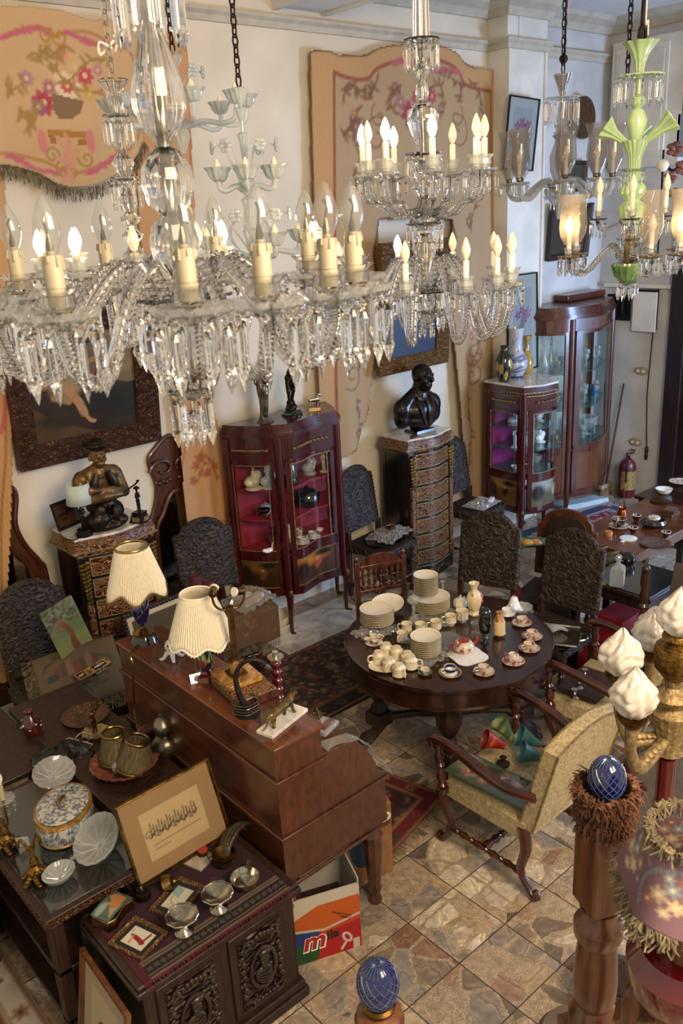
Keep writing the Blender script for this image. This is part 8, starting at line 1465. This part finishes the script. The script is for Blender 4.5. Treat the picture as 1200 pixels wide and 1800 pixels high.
t = thing('tile_coaster', 'square ceramic tile with grey starburst under the red tin', 'tile', cz(350, 1512), .3); g = G(); g.box(-.055, -.055, 0, .055, .055, .012); obj('tile', g, mat('tilem', '8c8474', 'b0a898', .3, scale=20), t, bev=.002, smooth=False)
g = G(); g.lathe([(.026, 0), (.027, .018), (.024, .02)], 24); v = cz(357, 1504); t = thing('round_tin', 'small round tin with red lid on the ceramic tile', 'tin', (v[0], v[1], RZ_+.0125)); obj('tin', g, M['brassdark'], t); g = G(); g.lathe([(.024, .0205), (.023, .023), (0, .024)], 24); obj('red_lid', g, mat('redlid', '84241c', '9c3c30', .4), t)
t = thing('ink_pot', 'small black round ink pot behind the painted box', 'pot', cz(252, 1578)); g = G(); g.lathe([(.03, 0), (.034, .01), (.03, .03), (.02, .034), (.018, .044), (.024, .048), (.016, .048), (0, .03)], 24); obj('body', g, M['bronze'], t)
t = thing('brass_bell', 'brass bell dish lying on its side by the ink pot', 'bell', cz(298, 1552, RZ_+.025), rot=(D2(70), 0, .9)); g = G(); g.lathe([(.04, -.02), (.038, -.005), (.03, .015), (.01, .022), (.006, .03), (.01, .038), (0, .044)], 28); obj('bell', g, M['brass'], t)
# ---- console
KZ = .718
def kz(px, py, z=KZ): v = at(px, py, z); return (v.x, v.y, z)
t = thing('oval_tureen', 'large oval blue and white lidded porcelain box with gilt band', 'box', kz(117, 1452), .9); C = Cv(0, 1, 0, .07, .004, 'a8a8a0', .03, 1)
for i in range(260): C.blob(C.r.uniform(0, 1), C.r.uniform(0, .07), .014, .003, ['2a3854', '47587c'][i % 2], C.r.uniform(0, 3), a=.8)
obj('body', C.mesh('body', lambda u, v: ((.125+.006*np.sin(v*40))*np.cos(2*np.pi*u), (.095+.006*np.sin(v*40))*np.sin(2*np.pi*u), v+.006), M['vcgloss']), M['vcgloss'], t); g = G(); g.lathe([(.12, 0), (.13, .006), (.126, .012)], 60, ell=.76); g.lathe([(.126, .074), (.134, .08), (.13, .092), (.118, .094)], 60, ell=.76); obj('gilt_band', g, M['ormolu'] if 0 else mat('rimgilt', '8a6830', 'b8945a', .4, .7, scale=60, bump=.5), t)
C = Cv(-.12, .12, -.09, .09, .003, 'b0b0a8', .03, 1)
for i in range(330): C.blob(C.r.uniform(-.12, .12), C.r.uniform(-.09, .09), .01, .003, ['2a3850', '3c4a64'][i % 2], C.r.uniform(0, 3), a=.75)
obj('lid', C.mesh('lid', lambda u, v: (u, v, .092+.014*np.sqrt(np.clip(1-(u/.125)**2-(v/.095)**2, 0, 1))), M['vcgloss'], ((C.X/.12)**2+(C.Y/.091)**2 < 1)), M['vcgloss'], t); g = G(); g.tube([(-.03, 0, .106), (-.015, .006, .118), (.01, 0, .118), (.03, -.006, .108)], [.004, .008, .007, .003], 8); obj('knob', g, M['brass'], t)
def cdish(lab, px, py, r, ell, rz, tilt, m='cut', z=.02): t = thing('crystal_dish', lab, 'dish', kz(px, py, KZ+z), rot=(tilt, 0, rz)); g = G(); g.lathe([(0, 0), (r*.4, .002), (r*.8, .016), (r, .034), (r*.97, .036), (r*.74, .02), (0, .006)], 48, ell=ell, flute=.02, nf=16); obj('dish', g, M[m], t); g = G(); [g.tube([(r*.1*cos(a), r*.1*sin(a)*ell, .007), (r*.75*cos(a+.3), r*.75*sin(a+.3)*ell, .02), (r*.96*cos(a+.4), r*.96*sin(a+.4)*ell, .036)], .0022, 4, sub=2) for a in [2*PI*k/12 for k in range(12)]]; [g.tube([(r*.1*cos(a), r*.1*sin(a)*ell, .007), (r*.75*cos(a-.3), r*.75*sin(a-.3)*ell, .02), (r*.96*cos(a-.4), r*.96*sin(a-.4)*ell, .036)], .0022, 4, sub=2) for a in [2*PI*k/12 for k in range(12)]]; obj('cut_pattern', g, M['cut'], t)
cdish('deep oval cut crystal dish tilted beside the blue and white box', 178, 1490, .095, .62, 1.1, D2(-14), z=.03); cdish('small round cut crystal dish at the front of the glass topped console', 106, 1548, .05, .85, .3, 0, z=.001); cdish('cut crystal basket dish behind the blue and white box', 92, 1372, .07, .8, .6, D2(20), z=.03)
g = G(); g.prism([(-.03, -.02), (.03, -.02), (0, .03)], 0, .05); simple('glass_prism', 'clear triangular glass block at the left of the console', 'glass block', kz(38, 1492), g, M['cut'], .4, smooth=False, part='block')
def candel(lab, px, py, h, arms, shade, rz=0, z=KZ, tgt=None):
    v = at(px, py, z); t = thing('candelabrum', lab, 'candelabrum', (v.x, v.y, z), rz); g = G()
    for k in range(6): a = PI*k/3; [g.sph(((.02+.012*j)*cos(a+.1*j), (.02+.012*j)*sin(a+.1*j), .03-.007*j), (.013, .013, .01), 7, 5) for j in range(4)]
    for k in range(10): a = 2*PI*k/10; g.sph((.025*cos(a), .025*sin(a), .045), (.012, .012, .014), 7, 5)
    obj('leaf_foot', g, M['ormolu'], t); g = G(); g.lathe([(.022, .04), (.028, .055), (.012, .075), (.016, .1), (.008, .12), (.01, h*.6), (.006, h*.65)], 16); g.tube([(.018*cos(a), .018*sin(a), .07+.002*a) for a in [k*.6 for k in range(24)]], .003, 5, sub=2); obj('stem', g, M['ormolu'], t)
    for (dx, dy, dz) in arms:
        g = G(); g.tube([(0, 0, h*.5), (dx*.3, dy*.3, h*.5+dz*.5), (dx*.7, dy*.7, h*.55+dz), (dx, dy, h*.5+dz*.9), (dx, dy, h*.5+dz*.6)] if shade == 0 else [(0, 0, h*.5), (dx*.5, dy*.5, h*.45), (dx, dy, h*.55), (dx, dy, h)], .006, 7); a = obj('arm', g, M['ormolu'], t)
        if shade:
            obj('drip_pan', PAN, None, a, loc=(dx, dy, h+.0)); obj('candle', candlemesh(M['candle'], .07, .011), None, a, loc=(dx, dy, h+.008)); obj('bulb', BU, None, a, loc=(dx, dy, h+.085), )
            pm = pend(.06, .006); [obj('prism', pm, None, a, loc=(dx+.045*cos(q), dy+.045*sin(q), h)) for q in [2*PI*k/8 for k in range(8)]]
candel('gilt candelabrum with crystal pan and one white bulb candle at the left edge', 14, 1490, .24, [(.02, -.005, .0), (-.06, .05, 0)], 1); candel('gilt candelabrum foot with curved arm and flower clusters, before the blue white box', 66, 1545, .26, [(.035, -.02, .08), (-.04, .03, .06)], 0)
t = thing('round_pot', 'grey metal lidded pot on the lower shelf of the console', 'pot', (1.0, 2.93, .425)); g = G(); g.lathe([(.05, 0), (.06, .02), (.055, .1), (.05, .11), (.02, .13), (0, .132)], 28); obj('body', g, M['pewter'], t); g = G(); g.lathe([(.0, 0), (.07, 0), (.085, .012), (.0, .006)], 28); simple('metal_dish', 'wide metal dish on the bottom shelf of the console', 'dish', (1.02, 3.0, .165), g, M['pewter'])
# ---- low table behind
SZ = .74
def sz(px, py, z=SZ): v = at(px, py, z); return (v.x, v.y, z)
v = sz(221, 1352); t = thing('carved_dish', 'reddish woven wooden dish holding the two olive pleated shades', 'dish', v); g = G(); g.lathe([(0, 0), (.08, 0), (.125, .03), (.135, .045), (.128, .045), (.08, .012), (0, .008)], 60, flute=.025, nf=24); obj('dish', g, mat('reddish', '4a241a', '7c4a38', .45, scale=50, bump=.5), t)
M['shade_olive'] = mat('shade_olive', '3e3620', '625636', .8, scale=60, stretch=(3, 3, .1))
def oshade(lab, loc, rot):
    t = thing('pleated_shade', lab, 'lamp shade', loc, rot=rot); sh = M['shade']; M['shade'] = M['shade_olive']; pleat(t, .04, .062, .105, 0, 4, 0., 'brass', 40, 0.); M['shade'] = sh
oshade('upright olive green pleated shade in the dish', (v[0]-.01, v[1]+.055, SZ+.05), (0, 0, 0)); oshade('tilted olive green pleated shade leaning in front of the other', (v[0]+.02, v[1]-.045, SZ+.035), (D2(8), D2(14), 0))
t = thing('glass_jar', 'small clear glass globe under the shades in the dish', 'jar', (v[0]-.045, v[1]-.02, SZ+.015)); g = G(); g.sph((0, 0, .03), .032, 18, 12); obj('body', g, M['cut'], t)
v = sz(292, 1325); t = thing('lidded_urn', 'dark pewter double gourd urn with lid beside the bureau', 'urn', v); g = G(); g.lathe([(.03, 0), (.05, .025), (.052, .045), (.035, .07), (.02, .08), (.034, .1), (.036, .12), (.03, .13)], 36, flute=.02, nf=12); obj('body', g, M['pewter'], t); g = G(); g.lathe([(.032, .13), (.02, .15), (.006, .156), (.008, .165), (0, .17)], 28); obj('lid', g, M['pewter'], t)
g = G(); g.lathe([(.034, 0), (.036, .05), (.034, .055), (0, .056)], 28); simple('round_box', 'round dark box with grey lid between the shades and the urn', 'box', sz(258, 1300), g, M['walnut'], part='box')
g = G(); [g.tube([(0, 0, .0), (.02*cos(a), .02*sin(a), .08), (.035*cos(a), .02*sin(a), .16), (.01*cos(a), .03*sin(a), .1), (.01, 0, .01)], .004, 5) for a in (0, 1.5, 3, 4.4)]; simple('black_cable', 'bundle of black cable hanging between urn and bureau', 'cable', sz(318, 1300), g, M['black'], part='cable')
v = sz(168, 1290); t = thing('cherub_candlestick', 'bronze cherub candlestick standing on a shell dish', 'candlestick', v); g = G(); g.lathe([(0, 0), (.05, .0), (.06, .014), (.05, .01), (0, .008)], 40, flute=.06, nf=10); obj('shell_dish', g, M['giltdull'], t); o = standing(t, .12, M['brassdark'], arm='up'); o.location = (0, 0, .01); g = G(); g.lathe([(.006, .12), (.02, .14), (.018, .15), (.012, .145)], 16, c=(.015, -.01, 0)); obj('candle_cup', g, M['brassdark'], t)
g = G(); g.lathe([(0, 0), (.1, 0), (.125, .018), (.128, .024), (.115, .016), (0, .01)], 48); simple('wooden_tray', 'large round carved wooden tray behind the cherub candlestick', 'tray', sz(150, 1262), g, M['plate_carved'], part='tray')
v = sz(112, 1330, .731); t = thing('metal_tray', 'silvery oblong tray with loop handles holding black cloth', 'tray', (v[0], v[1], .731), .4); g = G(); g.box(-.13, -.085, 0, .13, .085, .004); [g.tube([(a*.13, -.085, .01), (a*.13, .085, .01)], .006, 6, sm=False) for a in (-1, 1)]; [g.tube([(-.13, a*.085, .01), (.13, a*.085, .01)], .006, 6, sm=False) for a in (-1, 1)]; obj('tray', g, M['silver'], t, bev=.002)
g = G(); g.tube([(.13, -.04, .01), (.18, -.035, .02), (.18, .035, .02), (.13, .04, .01)], .005, 6); obj('handle', g, M['silver'], t)
t = thing('black_cloth', 'heap of black lace cloth lying on the oblong tray', 'cloth', (v[0]-.02, v[1], .737)); g = G(); g.grid(lambda a, b: ((a-.5)*.26+.02*sin(9*b), (b-.5)*.2+.02*sin(11*a), max(.002, .05*sin(PI*a)*sin(PI*b)+.02*sin(17*a+3)*sin(15*b+1))), 26, 22); solid(obj('cloth', g, M['black'], t), .004)
v = sz(58, 1290, .731); t = thing('jewelled_bottle', 'dark red bottle set with glass stones at the left', 'bottle', (v[0], v[1], .731)); g = G(); g.lathe([(.03, 0), (.04, .02), (.04, .06), (.02, .085), (.014, .1), (.02, .115), (.016, .12)], 24); obj('body', g, mat('redbottle', '2c0c0a', '501812', .25, coat=.5), t); g = G(); [g.sph((.04*cos(a), .04*sin(a), .04+.02*(k % 2)), .008, 8, 6) for k, a in enumerate([i*.7 for i in range(9)])]; obj('stones', g, M['silver'], t)
# ---- right hand tables
def rz_(px, py, z=.74): v = at(px, py, z); return (v.x, v.y, z)
M['darkpor'] = mat('darkpor', '30120e', 'a8a090', .2, scale=40, coat=.6, lo=.5, hi=.7); M['rimc'] = M['porc']; cupsau('large black and white cup on saucer, biggest at the back left of the reddish table', rz_(1087, 927), M['darkpor'], M['kutani'], 3.4, None, .055, .07, .085)
for lab, px, py in (('small dark red coffee cup behind the black covered dish', 1118, 915), ('small dark red coffee cup in front of the big cup', 1112, 937), ('small dark red coffee cup near the round carved plate', 1170, 945)): t = thing('coffee_cup', lab, 'cup', rz_(px, py)); g = G(); g.lathe([(.015, 0), (.03, .025), (.037, .05), (.034, .05), (.026, .024), (0, .006)], 24); obj('cup', g, mat('dkred', '32100c', '4a1810', .2, coat=.6), t); g = G(); g.lathe([(.036, .046), (.0375, .051), (.033, .051)], 24, cap=False); obj('white_rim', g, M['porcw'], t)
t = thing('covered_dish', 'glossy black covered dish with white decorated lid on the reddish table', 'dish', rz_(1148, 925)); g = G(); g.lathe([(.07, 0), (.095, .02), (.1, .035), (.085, .06), (.05, .07)], 36); obj('bowl', g, M['blackgloss'], t); g = G(); g.lathe([(.05, .07), (.045, .085), (0, .09)], 30); obj('lid', g, M['flowpor'], t)
g = G(); g.lathe([(0, 0), (.06, 0), (.068, .012), (.06, .014), (.02, .01), (0, .01)], 32); g.box(-.1, -.012, .003, -.06, .012, .01); simple('white_dish', 'white pan shaped dish at the front left of the reddish table', 'dish', rz_(1104, 948), g, M['porcw'], part='dish')
g = G(); g.lathe([(0, 0), (.1, 0), (.12, .015), (.1, .02), (.085, .012), (0, .012)], 40); simple('carved_plate', 'round terracotta carved plate at the front of the reddish table', 'plate', rz_(1152, 957), g, M['plate_carved'], part='plate'); g = G(); g.lathe([(.03, 0), (.034, .02), (.03, .035), (0, .036)], 20); simple('small_box', 'little orange round box at the left corner of the reddish table', 'box', rz_(1069, 941), g, M['orangec'], part='box')
t = thing('coffee_pot', 'small copper coffee pot with long thin handle', 'pot', rz_(1093, 905)); g = G(); g.lathe([(.04, 0), (.036, .03), (.026, .05), (.036, .07), (.032, .07), (0, .01)], 24); obj('pot', g, mat('copper', '6a3420', '9c5434', .35, .9), t); g = G(); g.cyl((.03, 0, .065), (.17, .1, .17), .005); obj('handle', g, M['brassdark'], t)
g = G(); g.box(-.07, -.05, 0, .07, .05, .03); g.box(-.06, -.045, .03, .06, .045, .055, M=Rz(.2)); simple('carved_box', 'stack of little carved brown boxes at the back of the reddish table', 'box', rz_(1178, 905), g, M['plate_carved'], part='box', bev=.003)
t = thing('glass_bowl', 'cream glass bowl on the far right table', 'bowl', rz_(1166, 868, .74)); g = G(); g.lathe([(.03, 0), (.06, .02), (.075, .05), (.07, .05), (.0, .01)], 30); obj('body', g, M['porc'], t); g = G(); g.lathe([(0, 0), (.07, 0), (.085, .01), (0, .008)], 32); simple('gilt_plate', 'gilt rimmed plate in front of the bowl on the far right table', 'plate', rz_(1160, 882, .74), g, M['brassdark'], part='plate'); g = G(); g.lathe([(0, 0), (.08, 0), (.1, .014), (0, .008)], 32); simple('flower_plate', 'white plate with red flowers at the right edge of the far right table', 'plate', rz_(1195, 848, .76), g, M['flowpor'], part='plate')
t = thing('leaf_dish', 'green cabbage leaf dish with yellow fruit on the panel back chair', 'dish', (4.9, 3.62, .86), rot=(D2(-10), D2(4), D2(-50)), sc=1.25); C = Cv(-.24, .24, -.12, .12, .006, '1f4c2c', .1, 3); C.line([(-.24, 0), (.24, 0)], .006, '7c9c6c')
for k in range(-5, 6): [C.line([(k*.04, 0), (k*.04+.06, s*.11)], .003, '7c9c6c') for s in (-1, 1)]
o = solid(obj('leaf', C.mesh('leaf', lambda u, v: (u, v, .04*(v/.12)**2+.015*np.sin(u*12)), M['vcgloss'], ((C.X/.24)**2+(C.Y/.115)**2 < 1)), M['vcgloss'], t), .006); g = G(); [g.sph((-.12+.05*k, -.03+.02*(k % 2), .03), (.04, .03, .025), 12, 8) for k in range(4)]; obj('fruit', g, mat('fruitm', 'a08438', 'b0642c', .4, scale=14), t)
g = G(); g.cyl((-.1, -.04, 0), (.12, .02, 0), .035, n=20); simple('red_roll', 'red cloth roll sticking out below the leaf dish', 'roll', (4.66, 3.58, .56), g, M['exred'], .3, part='roll')
DZ = .757
t = thing('square_decanter', 'square cut crystal decanter with ball stopper on the dark table', 'decanter', (*at(1084, 1028, DZ)[:2], DZ), .4); g = G(); g.box(-.045, -.045, 0, .045, .045, .13); g.box(-.045, -.045, .13, .045, .045, .155, tx=.45, ty=.45); g.lathe([(.016, .155), (.014, .18), (.02, .185)], 16); obj('body', g, M['cut'], t, bev=.004, ang=25); g = G(); g.sph((0, 0, .205), .024, 10, 7); obj('stopper', g, M['cut'], t, smooth=False)
g = G(); [g.tube([(x0, s*.0465 if q == 0 else x0, .01) if 0 else ((x0, s*.046, .01) if q == 0 else (s*.046, x0, .01)), ((x0+.03, s*.046, .12) if q == 0 else (s*.046, x0+.03, .12))], .0018, 4, sm=False) for x0 in (-.04, -.025, -.01, .005) for s in (-1, 1) for q in (0, 1)]; obj('cut_pattern', g, M['cut'], t)
def dz(px, py, z=DZ): v = at(px, py, z); return (v.x, v.y, z)
g = G(); g.box(-.045, -.035, 0, .045, .035, .008); simple('gilt_plaque', 'pale gilt rectangular plaque in front of the decanter', 'plaque', dz(1057, 1024), g, M['gold'], .3, part='plaque', bev=.002); g = G(); g.box(-.07, -.05, 0, .07, .05, .02); simple('glass_block', 'framed grey glass block at the left front of the dark table', 'paperweight', dz(1028, 1015), g, M['porcw'], .4, part='block', bev=.002)
t = thing('old_papers', 'pile of worn brown papers and leather books on the dark table', 'papers', dz(1045, 985), .2); [obj('sheet', G().box(-.13+.02*k, -.09, .006*k, .12, .08-.015*k, .006*k+.005, M=Rz(.35*k-.5)), M['newel'] if 0 else mat('oldpaper%d' % k, ['4a3a2a', '5c4a34', '6c5840', '3c2e24'][k], None, .8), t, smooth=False) for k in range(4)]
g = G(); g.box(-.1, -.02, 0, .1, .02, .02); s1 = simple('gilt_book', 'long gilt edged booklet on the old papers, left one', 'book', dz(1048, 968, .79), g, M['brass'], -.3, part='cover', bev=.002); dup(s1, dz(1072, 975, .79), -.3, 'long gilt edged booklet on the old papers, right one', sc=.8)
t = thing('glass_bowl', 'cut glass bowl at the back left of the dark table', 'bowl', dz(1022, 968)); g = G(); g.lathe([(.03, 0), (.05, .02), (.06, .05), (.055, .05), (0, .008)], 30, flute=.03, nf=12); obj('body', g, M['cut'], t)
t = thing('turned_post', 'dark turned wooden post standing in front of the dark square table', 'post', (4.72, 2.58, 0)); g = G(); g.lathe(turned(1.02, .033, 5), 16); g.sph((0, 0, 1.04), .028, 12, 8); obj('shaft', g, M['chairwood'], t)
t = thing('leaning_panel', 'dark brown board leaning beside the dark square table at the right', 'board', (4.95, 2.36, .62), rot=(D2(-12), D2(6), D2(-60))); g = G(); g.box(-.17, 0, -.62, .17, .02, .4); obj('board', g, mat('brownboard', '2e241c', '41342a', .6), t, bev=.003)
t = thing('framed_calligraphy', 'narrow black framed calligraphy strip leaning on the brown board', 'picture', (4.83, 2.33, .7), rot=(D2(-12), D2(6), D2(-60))); frame(t, .14, .5, .035, .015, M['black']); C = Cv(-.035, .035, -.215, .215, .004, '9c9278', .04); [C.line([(-.02, -.18+.04*k), (.01, -.165+.04*k), (.02, -.18+.04*k)], .006, '2a241c') for k in range(9)]; canvas(t, C, M['vcpaper'], 'print')
t = thing('blue_chair', 'dark blue rounded chair back at the right edge', 'chair', (5.75, 2.62, 0), D2(-75)); g = G(); g.prism([(-.24, .45), (.24, .45), (.24, .95)]+[(.24*cos(a), .95+.2*sin(a)) for a in [PI*k/12 for k in range(1, 12)]]+[(-.24, .95)], -.03, .03, M=T((0, .2, 0)) @ Rx(PI/2)); obj('backrest', g, mat('darkblue', '131c28', '1d2836', .8), t, bev=.015); g = G(); g.box(-.24, -.25, .38, .24, .22, .47); obj('seat', g, mat('darkblue2', '131c28', '1d2836', .8), t, bev=.02)
for a in (-1, 1): g = G(); g.box(a*.21-.02, -.22, 0, a*.21+.02, -.18, .38); g2 = obj('leg', g, M['oakdark'], t); g = G(); g.box(a*.21-.02, .17, 0, a*.21+.02, .21, .45); obj('leg', g, M['oakdark'], t)
t = thing('black_teapot', 'black glossy teapot with gilt spout between the tables at the right', 'teapot', (5.3, 3.05, .757)); g = G(); g.lathe([(.04, 0), (.06, .03), (.06, .06), (.03, .09), (0, .1)], 28); obj('body', g, M['blackgloss'], t); g = G(); g.tube([(-.05, 0, .04), (-.1, 0, .06), (-.11, 0, .1)], [.012, .009, .007], 8); obj('spout', g, M['gold'], t)
# ---- true sizes of pieces measured against their neighbours
for key, s in (('large oval blue and white', 1.25), ('deep oval cut crystal', 1.75), ('small round cut crystal dish', 1.45), ('cut crystal basket dish', 1.7), ('upright olive', 1.35), ('tilted olive', 1.4), ('reddish woven wooden dish', 1.25), ('dark pewter double gourd', 1.4), ('footed silver bowl', 1.15), ('silver bowl with small flat', 1.15), ('silver wire woven', 1.3), ('small gilt box with bowed', 1.22), ('dark red bottle set', 1.25), ('dark red bubbled glass', 1.55), ('dark gooseneck', 1.15), ('bronze cherub', 1.2), ('ivory coloured seated', 1.25), ('grey and ivory shrine', 1.2), ('tall pastel porcelain', 1.15), ('round dark box with grey lid', 1.2)):
    for o in COL.objects:
        if o.parent is None and str(o.get('label', '')).startswith(key): o.scale = [q*s for q in o.scale]
